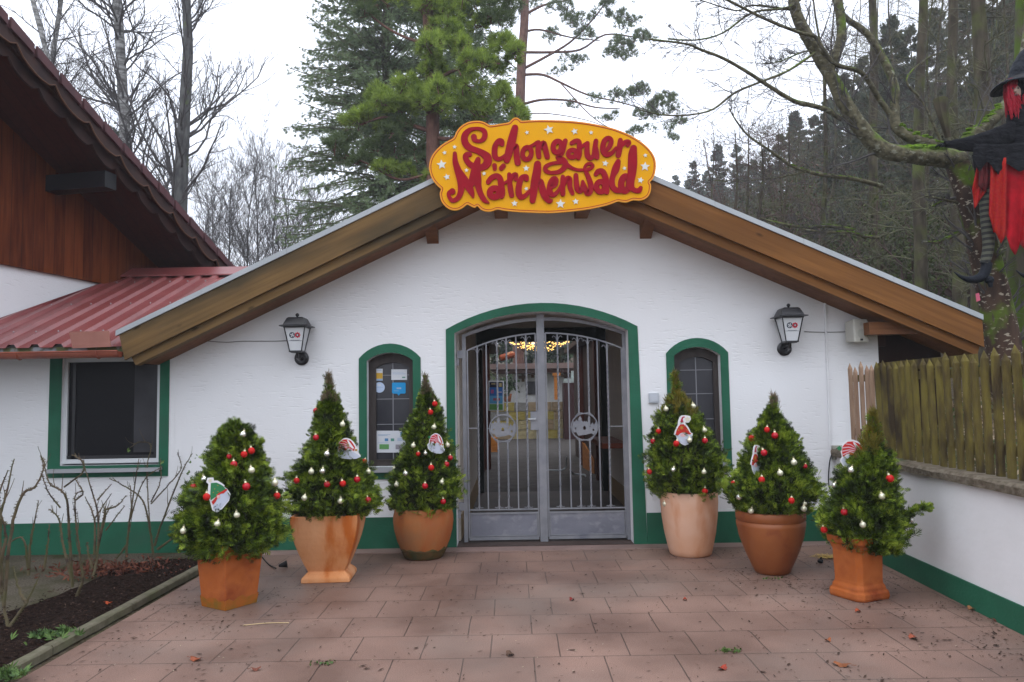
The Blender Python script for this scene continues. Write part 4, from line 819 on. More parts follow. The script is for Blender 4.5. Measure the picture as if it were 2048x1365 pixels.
B_('letter_d', [(1108, 522, 34), (1098, 600, 44), (1096, 720, 46), (1088, 820, 42), (1075, 920, 36), (1078, 990, 32)], ringst(1010, 940, 48, 86, 32, .1), [(1075, 985, 30), (1125, 1020, 24), (1175, 1020, 26), (1193, 990, 20)])
def ribbon(b_, pts, yf, yb=SY-.0005):
    P2 = smoothpath([(p[0][0], p[0][1], p[1]) for p in pts], 4); L_ = []; R2 = []; n = len(P2)
    for k in range(n):
        a_ = P2[max(k-1, 0)][:2]; c_ = P2[min(k+1, n-1)][:2]; t_ = (c_-a_); t_ /= np.linalg.norm(t_)+1e-9; h = P2[k][2]; L_.append((P2[k][0]-t_[1]*h, P2[k][1]+t_[0]*h)); R2.append((P2[k][0]+t_[1]*h, P2[k][1]-t_[0]*h))
    F = []; P = [(x, yf, z) for x, z in L_]+[(x, yf, z) for x, z in R2]+[(x, yb, z) for x, z in L_]+[(x, yb, z) for x, z in R2]
    for k in range(n-1): F += [(k, n+k, n+k+1, k+1), (k, k+1, 2*n+k+1, 2*n+k), (n+k, 3*n+k, 3*n+k+1, n+k+1)]
    b_.poly(P, F)
    for e, y_ in ((0, yf-.0002), (n-1, yf-.0004)):
        c_ = P2[e]; cc = [(c_[0]+c_[2]*math.cos(t_), c_[1]+c_[2]*math.sin(t_)) for t_ in np.arange(12)*2*PI/12]; b_.plate(cc, y_, yb)
yk = 0
for nm, strokes in LET:
    b_ = MB()
    for s in strokes: ribbon(b_, s, SY-.016-.0007*(yk % 9)); yk += 1
    b_.build(nm, m_sred, board)
def star(c, r, y0=SY-.008, y1=SY-.0006, rot=.1):
    return [(c[0]+(r if k % 2 == 0 else r*.45)*math.sin(rot+k*PI/5), c[1]+(r if k % 2 == 0 else r*.45)*math.cos(rot+k*PI/5)) for k in range(10)][::-1]
for fn, lst in ((sa, [(258, 712, 62), (292, 570, 28), (412, 502, 28), (320, 858, 42), (552, 780, 28), (762, 818, 28), (1270, 332, 28), (1260, 757, 42), (1262, 998, 28), (1122, 1172, 42)]), (sb3, [(105, 298, 62), (410, 318, 44), (606, 332, 28), (775, 697, 42), (1003, 757, 28), (1250, 603, 28), (1246, 735, 60), (1193, 897, 42), (243, 1178, 60), (423, 1150, 42)])):
    for x, y, r in lst: MB().plate(star(fn(x, y), r/S5*7.63/FPX, rot=random.uniform(-.3, .3)), SY-.008, SY-.0006).build('star', m_star, board)
for xq in (-.02, .72): MB().box((xq, SY+.03, 3.52), (xq+.08, -.53, 3.9)).build('mounting_batten', m_dkwood, sg)

# ------------------------------------------------------------------ wall lanterns
def lantern(loc, label, flip):
    t = empty('wall_lantern', loc, label, 'lantern', 'wall lanterns')
    # local: plate centre at 0,0,0 ; body hangs out toward -Y and above
    a = np.arange(20)*2*PI/20
    b_ = MB(); r = .077
    P = [(r*math.cos(x), -.001, r*math.sin(x)) for x in a]+[(r*math.cos(x), -.02, r*math.sin(x)) for x in a]+[(r*.7*math.cos(x), -.035, r*.7*math.sin(x)) for x in a]
    b_.poly(P, [(k, (k+1) % 20, 20+(k+1) % 20, 20+k) for k in range(20)]+[(20+k, 20+(k+1) % 20, 40+(k+1) % 20, 40+k) for k in range(20)]+[tuple(range(40, 60))]); b_.build('wall_plate', m_black, t, local=True)
    yc = -.185; z0 = .062; z1 = .315
    MB().tube([(0, -.02, 0), (0, -.11, -.015), (0, -.175, .0), (0, yc, .05)], .016, 8).build('arm', m_black, t, local=True)
    w0, w1 = .062, .108
    cg = MB()
    for sx in (-1, 1):
        for sy in (-1, 1): cg.tube([(sx*w0, yc+sy*w0, z0), (sx*w1, yc+sy*w1, z1)], .0065, 6)
    for z, w_ in ((z0, w0), (z1, w1)):
        for sy in (-1, 1): cg.box((-w_-.007, yc+sy*w_-.007, z-.008), (w_+.007, yc+sy*w_+.007, z+.008))
        for sx in (-1, 1): cg.box((sx*w_-.006, yc-w_+.007, z-.0075), (sx*w_+.006, yc+w_-.007, z+.0075))
    cg.box((-w0+.007, yc-w0+.007, z0-.014), (w0-.007, yc+w0-.007, z0-.002))
    cg.build('cage', m_black, t, local=True)
    gl = MB(); i_ = .004
    c0 = [(sx*(w0-i_), yc+sy*(w0-i_), z0) for sx, sy in ((-1, -1), (1, -1), (1, 1), (-1, 1))]; c1 = [(sx*(w1-i_), yc+sy*(w1-i_), z1) for sx, sy in ((-1, -1), (1, -1), (1, 1), (-1, 1))]
    gl.poly(c0+c1, [(k, (k+1) % 4, 4+(k+1) % 4, 4+k) for k in range(4)]+[(4, 5, 6, 7)]); pn = gl.build('opal_panes', m_opal, t, local=True)
    # front emblem: dark wheel beside red star-like mark, with a hair line and tiny text below, on all visible panes
    def onpane(x, z, off=.0035):
        f_ = (z-z0)/(z1-z0); return (x, yc-(w0-i_)-(w1-w0)*f_-off, z)
    def decal(poly, mat, nm, off=.0035):
        P = [onpane(x, z, off) for x, z in poly]+[onpane(x, z, .0006) for x, z in poly]; n = len(poly)
        MB().poly(P, [tuple(range(n)), tuple(range(2*n-1, n-1, -1))]+[(k, n+k, n+(k+1) % n, (k+1) % n) for k in range(n)]).build(nm, mat, pn, local=True)
    ez = z1-.085
    def ringp(cx, cz, r1, r2, n=16):
        return [(cx+r1*math.cos(2*PI*k/n), cz+r1*math.sin(2*PI*k/n)) for k in range(n+1)]+[(cx+r2*math.cos(2*PI*k/n), cz+r2*math.sin(2*PI*k/n)) for k in range(n, -1, -1)]
    em_d = paint('emblem_dark', (.03, .045, .07)); em_r = paint('emblem_red', (.55, .03, .05)); em_y = paint('emblem_yellow_line', (.5, .42, .2))
    decal(ringp(-.028, ez, .031, .022), em_d, 'emblem', .002)
    for k in range(4):
        a_ = k*PI/2+.4; decal([(-.028+.007*math.cos(a_-1), ez+.007*math.sin(a_-1)), (-.028+.022*math.cos(a_-.3), ez+.022*math.sin(a_-.3)), (-.028+.022*math.cos(a_+.3), ez+.022*math.sin(a_+.3))], em_d, 'emblem', .0025)
    decal([(.028+(.034 if k % 2 == 0 else .024)*math.cos(k*PI/8), ez+(.034 if k % 2 == 0 else .024)*math.sin(k*PI/8)) for k in range(16)], em_r, 'emblem', .003)
    decal(ringp(.028, ez, .016, .009), em_d, 'emblem', .0042)
    decal([(.028+.008*math.cos(k*PI/4), ez+.008*math.sin(k*PI/4)) for k in range(8)], paint('emblem_white', (.6, .6, .62)), 'emblem', .0046)
    zl = z1-.145; decal([(-.07, zl), (.07, zl), (.07, zl+.003), (-.07, zl+.003)], em_d, 'pane_line', .002)
    for k in range(11): decal([(-.045+k*.0085, zl+.006), (-.04+k*.0085, zl+.006), (-.04+k*.0085, zl+.011), (-.045+k*.0085, zl+.011)], em_d, 'small_lettering', .002)
    cp = MB(); w2, w3, w4 = .150, .118, .082
    def sq(w_, z): return [(-w_, yc-w_, z), (w_, yc-w_, z), (w_, yc+w_, z), (-w_, yc+w_, z)]
    L = sq(w2, z1+.008)+sq(w2, z1+.018)+sq(w3, z1+.026)+sq(w3-.004, z1+.04)+sq(w4+.006, z1+.095)+sq(w4-.008, z1+.106)
    cp.poly(L, [(3, 2, 1, 0)]+[(4*l+k, 4*l+(k+1) % 4, 4*l+4+(k+1) % 4, 4*l+4+k) for l in range(5) for k in range(4)]+[(20, 21, 22, 23)]); cp.build('cap', m_black, t, local=True)
    MB().ball((0, yc, z1+.135), .020, 12, 8).lathe([(.016, .10), (.008, .115), (.012, .12)], 12, (0, yc, z1)).build('finial', m_black, t, smooth=True, local=True)
    return t
pl_ = at(604, 717, 0); pr_ = at(1568, 698, 0)
lantern((pl_[0], 0, pl_[2]), 'black lantern with white panes on the wall left of the arched gate', 0)
lantern((pr_[0], 0, pr_[2]), 'black lantern with white panes on the wall right of the arched gate', 1)
# cables
def cable(name, pts, r, label, mat=None, cat='cable'):
    o_ = MB().tube(smoothpath(pts, 5), r, 6).build(name, mat or basic('grey_cable', (.20, .19, .19), rough=.6), smooth=True); return tag(o_, label, cat)
def wp(u, v, y=-.008): p = at(u, v, 0); return (p[0], y, p[2])
cable('wall_cable', [wp(395, 681), wp(450, 685), wp(485, 683), wp(540, 683), wp(575, 682)], .004, 'thin grey cable running along the wall to the lantern left of the gate')
cable('wall_cable', [wp(1608, 664), wp(1650, 665), wp(1698, 664)], .004, 'thin grey cable between the right lantern and the white loudspeaker')
# loudspeaker
ql = at(1697, 640, -.2); qr = at(1742, 640, -.2)
spk = empty('loudspeaker', (3.80, -.12, 2.22), 'white box loudspeaker under the right eave beside the corner', 'loudspeaker')
m_spk = basic('cream_plastic', (.50, .49, .44), rough=.5); m_spkg = basic('grey_speaker_grille', (.42, .42, .38), rough=.8)
c = np.array([(at(1698, 638, -.2)[0]+at(1733, 640, -.2)[0])/2, -.12, at(1715, 662, -.2)[2]])
rz = Matrix.Rotation(math.radians(14), 4, 'Z'); b_ = MB(); P = []
hw, hh = .09, .125
for x, y, s in ((-1, -.10, 1), (1, -.10, 1), (1, .08, .72), (-1, .08, .72)):
    for z in (-1, 1): v_ = rz@Vector((x*hw*s, y, z*hh*(1 if y < 0 else .85))); P.append((c[0]+v_.x, c[1]+v_.y, c[2]+v_.z))
b_.poly(P, [(0, 2, 3, 1), (2, 4, 5, 3), (4, 6, 7, 5), (6, 0, 1, 7), (1, 3, 5, 7), (0, 6, 4, 2)]); so_ = b_.build('cabinet', m_spk, spk)
bv = so_.modifiers.new('bev', 'BEVEL'); bv.width = .018; bv.segments = 3
def spt(x, z, y=-.104): v_ = rz@Vector((x, y, z)); return (c[0]+v_.x, c[1]+v_.y, c[2]+v_.z)
for (cx, cz, r) in ((0, -.03, .05), (.0, .07, .02)):
    MB().poly([spt(cx+r*math.cos(t_), cz+r*math.sin(t_)) for t_ in np.arange(20)*2*PI/20], [tuple(range(20))]).build('driver', m_spkg, spk)
MB().poly([spt(-.022, -.105, -.105), spt(.012, -.105, -.105), spt(.012, -.085, -.105), spt(-.022, -.085, -.105)], [(0, 1, 2, 3)]).build('badge', m_black, spk)
MB().box((c[0]+.03, -.06, c[2]-.02), (c[0]+.06, .0, c[2]+.05)).build('bracket', m_spk, spk)
# switch plate
a1, a2 = at(1297, 787, 0), at(1317, 806, 0)
sw = empty('wall_plate_box', ((a1[0]+a2[0])/2, 0, a2[2]), 'small square pale grey box on the wall right of the arch', 'switch box')
MB().box((a1[0], -.028, a2[2]), (a2[0], 0, a1[2])).build('housing', basic('light_grey_plastic', (.45, .48, .52), rough=.5), sw)
MB().box((a1[0]+.012, -.032, a2[2]+.012), (a2[0]-.012, -.0282, a1[2]-.012)).build('cover', basic('paler_grey_plastic', (.52, .55, .60), rough=.45), sw)

# ------------------------------------------------------------------ stickers in left window
WYG = .127
def wq(u, v): p = at(u, v, WYG); return (p[0], p[2])
def Z7(x, y): return wq(700+x/3.593, 580+y/3.593)
def rectp(x0, y0, x1, y1): a_ = Z7(x0, y1); b1 = Z7(x1, y1); c1 = Z7(x1, y0); d1 = Z7(x0, y0); return [a_, b1, c1, d1]
def paperobj(name, poly, mat, label, cat, extras):
    xs2 = [p[0] for p in poly]; zs2 = [p[1] for p in poly]
    t = empty(name, (sum(xs2)/len(xs2), WYG, min(zs2)), label, cat)
    if poly[0] is not None and sum(poly[k][0]*poly[(k+1) % len(poly)][1]-poly[(k+1) % len(poly)][0]*poly[k][1] for k in range(len(poly))) < 0: poly = poly[::-1]
    MB().plate(poly, WYG-.001, WYG).build('sheet', mat, t)
    for k, (pn, pp, mt) in enumerate(extras): MB().plate(pp, WYG-.0022-.0003*k, WYG-.0011).build(pn, mt, t)
pw = paint('paper_white', (.62, .64, .68)); pdk = paint('print_grey', (.10, .10, .12)); pbl = paint('print_blue', (.08, .22, .42)); pyl = paint('print_yellow', (.55, .33, .04)); pgr = paint('print_green', (.12, .30, .10)); ptl = paint('print_teal', (.10, .28, .22)); pcy = paint('print_bright_blue', (.02, .28, .60)); plb = paint('print_pale_blue', (.30, .42, .60))
paperobj('window_sticker', rectp(172, 568, 235, 653), pw, 'small white and yellow sticker at upper left of the narrow left window', 'sticker', [('print', rectp(173, 598, 234, 640), pyl), ('print', rectp(173, 641, 234, 652), plb), ('print', rectp(195, 575, 225, 580), plb)])
paperobj('window_sticker', rectp(297, 572, 410, 648), pw, 'white landscape notice at upper right of the narrow left window', 'sticker', [('print', rectp(305, 603, 400, 606), plb), ('print', rectp(305, 592, 385, 594), plb), ('print', rectp(375, 625, 397, 634), ptl)])
cc = [Z7(212+38*math.cos(t_), 702+38*math.sin(t_)) for t_ in np.arange(24)*2*PI/24]
paperobj('window_sticker', cc, paint('sticker_pale_blue', (.45, .55, .72)), 'round pale blue sticker in the narrow left window', 'sticker', [('print', rectp(185, 700, 238, 703), plb), ('print', rectp(198, 680, 222, 690), pw)])
paperobj('window_sticker', [Z7(*p) for p in ((308, 667), (394, 667), (400, 673), (400, 740), (394, 746), (362, 747), (350, 761), (338, 747), (308, 746), (302, 740), (302, 673))], pcy, 'bright blue speech bubble sticker in the narrow left window', 'sticker', [('print', rectp(335, 702, 368, 714), plb), ('print', rectp(315, 725, 350, 728), plb)])
paperobj('window_notice', rectp(182, 1013, 400, 1170), pw, 'white landscape notice with green picture low in the narrow left window', 'notice', [('print', rectp(203, 1040, 290, 1042), pbl), ('print', rectp(203, 1047, 270, 1049), pbl), ('print', rectp(362, 1025, 378, 1048), pbl), ('print', rectp(250, 1068, 275, 1088), pbl), ('print', rectp(293, 1068, 318, 1088), ptl), ('print', rectp(340, 1066, 378, 1069), plb), ('print', rectp(340, 1074, 372, 1077), plb), ('print', rectp(340, 1082, 376, 1085), plb), ('print', rectp(200, 1098, 275, 1100), plb), ('print', rectp(212, 1110, 280, 1145), pgr), ('print', rectp(328, 1112, 375, 1146), paint('print_mauve', (.28, .26, .30)))])


# ------------------------------------------------------------------ potted thujas
def spraymesh(b_, P, Dn, L, wd, spread=1.0, seed=0, lets=((0, 0, 1), (.22, .75, .62), (.22, -.75, .62), (.50, .65, .45), (.50, -.65, .45))):
    r = np.random.default_rng(seed); n = len(P); Dn = Dn/np.linalg.norm(Dn, axis=1, keepdims=True)
    s_ = np.cross(Dn, r.normal(size=(n, 3))); s_ /= np.linalg.norm(s_, axis=1, keepdims=True)+1e-9
    for t0, an, lf in lets:
        e = Dn*math.cos(an)+s_*math.sin(an); q_ = -Dn*math.sin(an)+s_*math.cos(an); a_ = P+Dn*(L*t0)[:, None]; l_ = (L*lf)[:, None]; w_ = (wd*(.6+.4*lf))[:, None]
        nrm = np.cross(Dn, s_); bend = nrm*(l_*r.uniform(-.15, .15, (n, 1)))
        V = np.stack([a_, a_+e*l_*.55+q_*w_, a_+e*l_+bend, a_+e*l_*.55-q_*w_], 1).reshape(-1, 3)
        b_.arr(V, np.arange(n*4).reshape(n, 4))
TREES = []
LETS = ((0, 0, 1), (.08, .80, .5), (.08, -.80, .5), (.26, .72, .55), (.26, -.72, .55), (.46, .62, .45), (.46, -.62, .45), (.66, .5, .3), (.66, -.5, .3))
def thuja(k, Yc, prof, n, label, seed, tipm=0, tipv=0, droop=0, core=.66):
    r = np.random.default_rng(seed)
    rows = []
    for v, ul, ur in prof:
        a_ = at(ul, v, Yc); c_ = at(ur, v, Yc); rows.append(((a_[2]+c_[2])/2, (a_[0]+c_[0])/2, (c_[0]-a_[0])/2))
    rows = np.array(sorted(rows)); zz, cx, rr = rows.T
    base = (float(np.interp(zz[0], zz, cx)), Yc, float(zz[0]))
    t = empty('potted_thuja', base, label, 'thuja', 'decorated thujas')
    z = r.uniform(zz[0], zz[-1], n*3); w_ = np.interp(z, zz, rr)+.02; keep = r.uniform(0, w_.max(), n*3) < w_; z = z[keep][:n]; hz_ = (z-zz[0])/(zz[-1]-zz[0]); z = z[(hz_ < (tipv or .9)+.02) | (r.uniform(0, 1, len(z)) < (.45 if tipm == 2 else .8))]; m = len(z)
    th = r.uniform(0, 2*PI, m); R = np.interp(z, zz, rr); C = np.interp(z, zz, cx)
    nz = np.array([noise.noise(Vector((math.cos(a_)*2.2+seed, math.sin(a_)*2.2, zv*6))) for a_, zv in zip(th, z)])
    nz2 = np.array([noise.noise(Vector((math.cos(a_)*5+seed, math.sin(a_)*5, zv*13))) for a_, zv in zip(th, z)])
    R = R*(.91+.24*nz+.34*nz2); dep = 1.02-.36*r.uniform(0, 1, m)**1.5+(r.uniform(0, 1, m) < .06)*.14; L = r.uniform(.045, .095, m)
    rad = np.clip(R*dep-L*.62, 0.002, None)
    P = np.stack([C+rad*np.cos(th), Yc+rad*np.sin(th), z], 1)
    up = r.uniform(.1, 1.3, m)-droop*(1-(z-zz[0])/(zz[-1]-zz[0])); D_ = np.stack([np.cos(th), np.sin(th), up], 1)+r.normal(0, .35, (m, 3))
    tip = ((z-zz[0])/(zz[-1]-zz[0])+.12*nz > tipv) & (r.uniform(0, 1, m) < .8) if tipm else np.zeros(m, bool)
    b_ = MB(); spraymesh(b_, P[~tip], D_[~tip], L[~tip], np.full((~tip).sum(), .0048), seed=seed, lets=LETS)
    if tip.any(): b_.cur = 1; spraymesh(b_, P[tip], D_[tip]*.6+np.array([0, 0, 1.3]), L[tip]*1.15, np.full(tip.sum(), .0035 if tipm == 2 else .0045), seed=seed+1, lets=LETS[:5]); b_.cur = 0
    b_.build('foliage', [m_thuja, m_thujab if tipm == 1 else m_thujad], t)
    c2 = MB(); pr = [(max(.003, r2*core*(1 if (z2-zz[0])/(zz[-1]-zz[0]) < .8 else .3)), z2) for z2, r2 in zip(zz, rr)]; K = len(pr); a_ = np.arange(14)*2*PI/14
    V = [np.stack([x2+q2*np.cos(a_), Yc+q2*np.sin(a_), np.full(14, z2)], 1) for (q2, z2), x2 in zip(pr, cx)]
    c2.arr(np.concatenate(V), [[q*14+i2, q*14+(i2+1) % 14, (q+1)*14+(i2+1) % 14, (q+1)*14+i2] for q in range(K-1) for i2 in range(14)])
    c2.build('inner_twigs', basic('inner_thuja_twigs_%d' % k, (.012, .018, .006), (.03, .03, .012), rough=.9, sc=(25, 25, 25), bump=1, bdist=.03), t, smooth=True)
    TREES.append(dict(Yc=Yc, zz=zz, cx=cx, rr=rr)); return t
T1 = [(848, 456, 480), (862, 440, 506), (880, 428, 518), (905, 420, 522), (930, 410, 530), (960, 392, 546), (1000, 370, 560), (1040, 356, 568), (1080, 358, 566), (1100, 385, 545), (1116, 425, 500)]
T2 = [(755, 652, 664), (790, 645, 674), (812, 636, 684), (830, 630, 690), (870, 620, 706), (900, 610, 712), (940, 588, 730), (970, 571, 755), (1000, 572, 768), (1025, 590, 760), (1044, 625, 705)]
T3 = [(755, 845, 852), (780, 838, 866), (820, 827, 886), (860, 809, 896), (900, 799, 906), (940, 785, 915), (980, 774, 921), (1010, 776, 920), (1032, 800, 895)]
T4 = [(750, 1346, 1352), (790, 1340, 1366), (806, 1326, 1384), (830, 1312, 1402), (860, 1303, 1418), (890, 1297, 1434), (920, 1293, 1446), (950, 1289, 1454), (980, 1298, 1444), (1003, 1322, 1420)]
T5 = [(795, 1546, 1552), (820, 1536, 1556), (832, 1524, 1562), (870, 1501, 1592), (910, 1489, 1608), (950, 1464, 1626), (980, 1451, 1638), (1005, 1455, 1632), (1025, 1475, 1612), (1038, 1500, 1595)]
T6 = [(830, 1744, 1752), (870, 1726, 1766), (900, 1712, 1776), (920, 1692, 1788), (950, 1680, 1794), (985, 1664, 1796), (1020, 1650, 1800), (1050, 1642, 1808), (1080, 1652, 1808), (1104, 1688, 1796)]
thuja(1, -2.08, T1, 7600, 'squat blunt topped thuja in the square orange pot, leftmost of the six', 21, droop=.6)
thuja(2, -1.25, T2, 7400, 'tall thuja with thin dry tip in the flared square orange pot, second from left', 22, tipm=2, tipv=.84, droop=.4)
thuja(3, -.46, T3, 6200, 'thuja in the algae stained round pot just left of the gate', 23, tipm=2, tipv=.86)
thuja(4, -.50, T4, 6200, 'thuja with bronze spire in the tall pale round pot just right of the gate', 24, tipm=1, tipv=.70)
thuja(5, -1.33, T5, 6800, 'cone shaped thuja with dry brown tip in the rimmed red brown pot', 25, tipm=2, tipv=.90)
thuja(6, -2.14, T6, 6800, 'shaggy thuja leaning right in the moulded pedestal pot by the white side wall', 26, tipm=1, tipv=.72)
# dry forked twigs at tops and a stray branch
def twiggy(parent, base, ups, r0, mat, name='bare_twig'):
    for pts in ups: MB().tube(smoothpath([base]+pts, 3), np.linspace(r0, .001, 3*len(pts)+1), 4).build(name, mat, parent)
par5 = bpy.data.objects['potted_thuja.004']; par6 = bpy.data.objects['potted_thuja.005']; par3 = bpy.data.objects['potted_thuja.002']; par2 = bpy.data.objects['potted_thuja.001']
def q3(u, v, Y): return tuple(at(u, v, Y))
b_ = MB()
for tip in ((1556, 792), (1560, 802), (1548, 800), (1541, 812), (1563, 812)): b_.tube(smoothpath([q3(1545, 838, -1.33), q3((1545+tip[0])/2+2, 822, -1.33), q3(*tip, -1.33)], 3), np.linspace(.005, .0015, 7), 4)
b_.build('bare_twig', m_thujad, par5)
for pr_, Yt, bs, tips in ((par2, -1.25, (659, 805), ((652, 750), (660, 748), (667, 757), (672, 770), (648, 765))), (par3, -.46, (850, 800), ((846, 748), (852, 762), (862, 775), (858, 768), (842, 770)))):
    b_ = MB()
    for tip in tips: b_.tube(smoothpath([q3(*bs, Yt), q3((bs[0]+tip[0])/2+1, (bs[1]+tip[1])/2+6, Yt), q3(*tip, Yt)], 3), np.linspace(.005, .0015, 7), 4)
    b_.build('bare_twig', m_thujad, pr_)
sb_m = MB(); pth = smoothpath([q3(1790, 1040, -2.2), q3(1815, 1022, -2.25), q3(1838, 1016, -2.3), q3(1860, 1014, -2.3)], 6); sb_m.tube(pth, np.linspace(.006, .002, len(pth)), 5)
r = np.random.default_rng(3); n = 150; tt = r.uniform(0, 1, n); P = np.array([pth[int(t_*(len(pth)-1))] for t_ in tt])+r.normal(0, .012, (n, 3)); P[:, 2] -= .03*(1-tt); Dd = np.tile(pth[-1]-pth[0], (n, 1))*1.2+r.normal(0, .14, (n, 3))
spraymesh(sb_m, P, Dd, r.uniform(.03, .07, n), np.full(n, .005), seed=8, lets=LETS); sb_m.build('stray_branch', m_thuja, par6)
for (u, v, k, Y) in ((680, 1050, 1, -1.56), (575, 1062, 1, -1.2)): pass

# ------------------------------------------------------------------ pots
def rsq(w_, ang, c, z, n=1, cham=0.):
    """(chamfered) square ring of half width w_, turned by ang"""
    pts = [(-1, -1), (1, -1), (1, 1), (-1, 1)]
    if cham: 
        q_ = 1-cham; pts = [(-q_, -1), (q_, -1), (1, -q_), (1, q_), (q_, 1), (-q_, 1), (-1, q_), (-1, -q_)]
    return [(c[0]+w_*(x*math.cos(ang)-y*math.sin(ang)), c[1]+w_*(x*math.sin(ang)+y*math.cos(ang)), z) for x, y in pts]
def loft(b_, rings, closed_bottom=True):
    n = len(rings[0]); V = [p for r_ in rings for p in r_]
    F = [(k*n+i2, k*n+(i2+1) % n, (k+1)*n+(i2+1) % n, (k+1)*n+i2) for k in range(len(rings)-1) for i2 in range(n)]
    if closed_bottom: F.append(tuple(reversed(range(n))))
    return b_.poly(V, F)
m_potsoil = basic('pot_soil', (.02, .014, .01), rough=.95)
def pot(name, label, c, rings, mat, soilr, soilz, smooth=False, stain=None, bev=0):
    t = empty(name, (c[0], c[1], 0), label, 'plant pot', 'terracotta pots beside the gate')
    b_ = MB(); loft(b_, rings); o_ = b_.build('pot_body', mat, t, smooth=smooth)
    if bev: m_ = o_.modifiers.new('bev', 'BEVEL'); m_.width = bev; m_.segments = 2; m_.limit_method = 'ANGLE'; m_.angle_limit = math.radians(25)
    MB().poly([(c[0]+soilr*math.cos(a_), c[1]+soilr*math.sin(a_), soilz) for a_ in np.arange(20)*2*PI/20], [tuple(range(20))]).build('soil', m_potsoil, t)
    return t
# pot 1: plain tapered square, corner forward
c1 = gnd(448, 1224); A1 = math.radians(-33); c1 = (c1[0]-.035, c1[1]+.205)
h1 = .50; sp1 = pot('square_pot', 'plain tapered square orange pot with a corner turned forward, leftmost', c1, [rsq(.142, A1, c1, .0), rsq(.150, A1, c1, .06), rsq(.186, A1, c1, h1), rsq(.160, A1, c1, h1), rsq(.140, A1, c1, h1-.12)], m_terra, .12, h1-.06, bev=.012)
b_ = MB(); rg = [rsq(.1445, A1, c1, .003), rsq(.1525, A1, c1, .06), rsq(.1565, A1, c1, .10)]   # algae creeping up from the foot, uneven upper edge
V_ = []
for q in range(3):
    R4 = rg[q]
    for e in range(4):
        for f_ in range(8):
            a_ = np.array(R4[e]); b4 = np.array(R4[(e+1) % 4]); p = a_*(1-f_/8)+b4*(f_/8)
            if q == 2: dz = .05*noise.noise(Vector((e*8+f_*.7, 3, 1)))+(.03 if e == 3 else -.02); p[2] += dz; p[:2] = (p[:2]-np.array(c1))*(1+dz*.08/.15)+np.array(c1)
            V_.append(p)
b_.arr(V_, [(q*32+k, q*32+(k+1) % 32, (q+1)*32+(k+1) % 32, (q+1)*32+k) for q in range(2) for k in range(32)]); b_.build('algae_stain', basic('ochre_algae_stain', (.22, .115, .018), (.36, .11, .02), rough=.9, spec=.1, sc=(12, 12, 12)), sp1)
# pot 2: curved square vase on a square foot
c2_ = gnd(650, 1167); A2 = math.radians(3); c2_ = (c2_[0]-.01, c2_[1]+.21); zt2 = .585
R2_ = [rsq(.212, A2, c2_, 0), rsq(.209, A2, c2_, .04), rsq(.172, A2, c2_, .078)]
for t_ in np.linspace(0, 1, 9): R2_.append(rsq(.160+.130*math.sin(t_*PI/2)**1.0*(1) if t_ > 0 else .158, A2, c2_, .085+(zt2-.085)*t_))
R2_ += [rsq(.262, A2, c2_, zt2), rsq(.24, A2, c2_, zt2-.1)]
pot('flared_pot', 'tall flared square orange pot on a square foot, second from left', c2_, R2_, m_terra2, .22, zt2-.05, bev=.01)
def roundpot(name, label, u, v, rb, prof, mat, soil, extra=None):
    g_ = gnd(u, v); c = (g_[0], g_[1]+rb)
    t = empty(name, (c[0], c[1], 0), label, 'plant pot', 'terracotta pots beside the gate')
    b_ = MB(); b_.lathe([(.001, .0)]+prof, 40, (c[0], c[1], 0)); b_.build('pot_body', mat, t, smooth=True)
    MB().poly([(c[0]+soil[0]*math.cos(a_), c[1]+soil[0]*math.sin(a_), soil[1]) for a_ in np.arange(24)*2*PI/24], [tuple(range(24))]).build('soil', m_potsoil, t)
    return t, c
t3, c3 = roundpot('round_pot', 'dusky round pot with green algae at its foot, just left of the gate', 843, 1123, .19, [(.175, 0), (.192, .012), (.215, .06), (.262, .17), (.292, .28), (.302, .36), (.300, .42), (.285, .485), (.275, .50), (.255, .50), (.25, .42)], m_terra3, (.25, .43))
b_ = MB(); b_.lathe([(.1775, .002), (.1945, .013), (.218, .06), (.238, .105), (.2395, .106), (.232, .09)], 40, (c3[0], c3[1], 0)); V = b_.v[-1]
for q in range(40):
    dz = .035*noise.noise(Vector((q*.5, 0, 9)))
    for l in (3, 4): V[l*40+q][2] += dz; f_ = 1+dz*.28/.24; V[l*40+q][0] = c3[0]+(V[l*40+q][0]-c3[0])*f_; V[l*40+q][1] = c3[1]+(V[l*40+q][1]-c3[1])*f_
b_.build('algae_stain', m_mossg, t3, smooth=True)
roundpot('round_pot', 'tall pale peach round pot, just right of the gate', 1391, 1117, .20, [(.19, 0), (.205, .012), (.217, .06), (.252, .22), (.274, .38), (.283, .52), (.282, .60), (.275, .622), (.256, .622), (.25, .5)], m_terra4, (.26, .56))
roundpot('round_pot', 'glossy red brown round pot with a grooved rim, second from the right', 1557, 1153, .15, [(.135, 0), (.152, .012), (.178, .07), (.235, .20), (.277, .32), (.296, .42), (.298, .452), (.286, .458), (.290, .466), (.300, .475), (.300, .535), (.292, .545), (.270, .545), (.26, .48)], m_terra5, (.26, .49))
c6 = gnd(1735, 1205); A6 = math.radians(24); c6 = (c6[0]+.02, c6[1]+.18); ch6 = .17
def r6(w_, z): w_ *= .80; return rsq(w_, A6, c6, z, cham=.24)
pot('pedestal_pot', 'moulded orange pedestal pot with chamfered corners by the white side wall', c6, [r6(.205, 0), r6(.215, .02), r6(.212, .055), r6(.192, .068), r6(.190, .09), r6(.172, .115), r6(.170, .14), r6(.178, .36), r6(.186, .38), r6(.195, .405), r6(.215, .425), r6(.218, .47), r6(.195, .47), r6(.18, .40)], m_terra, .13, .44, bev=.006)

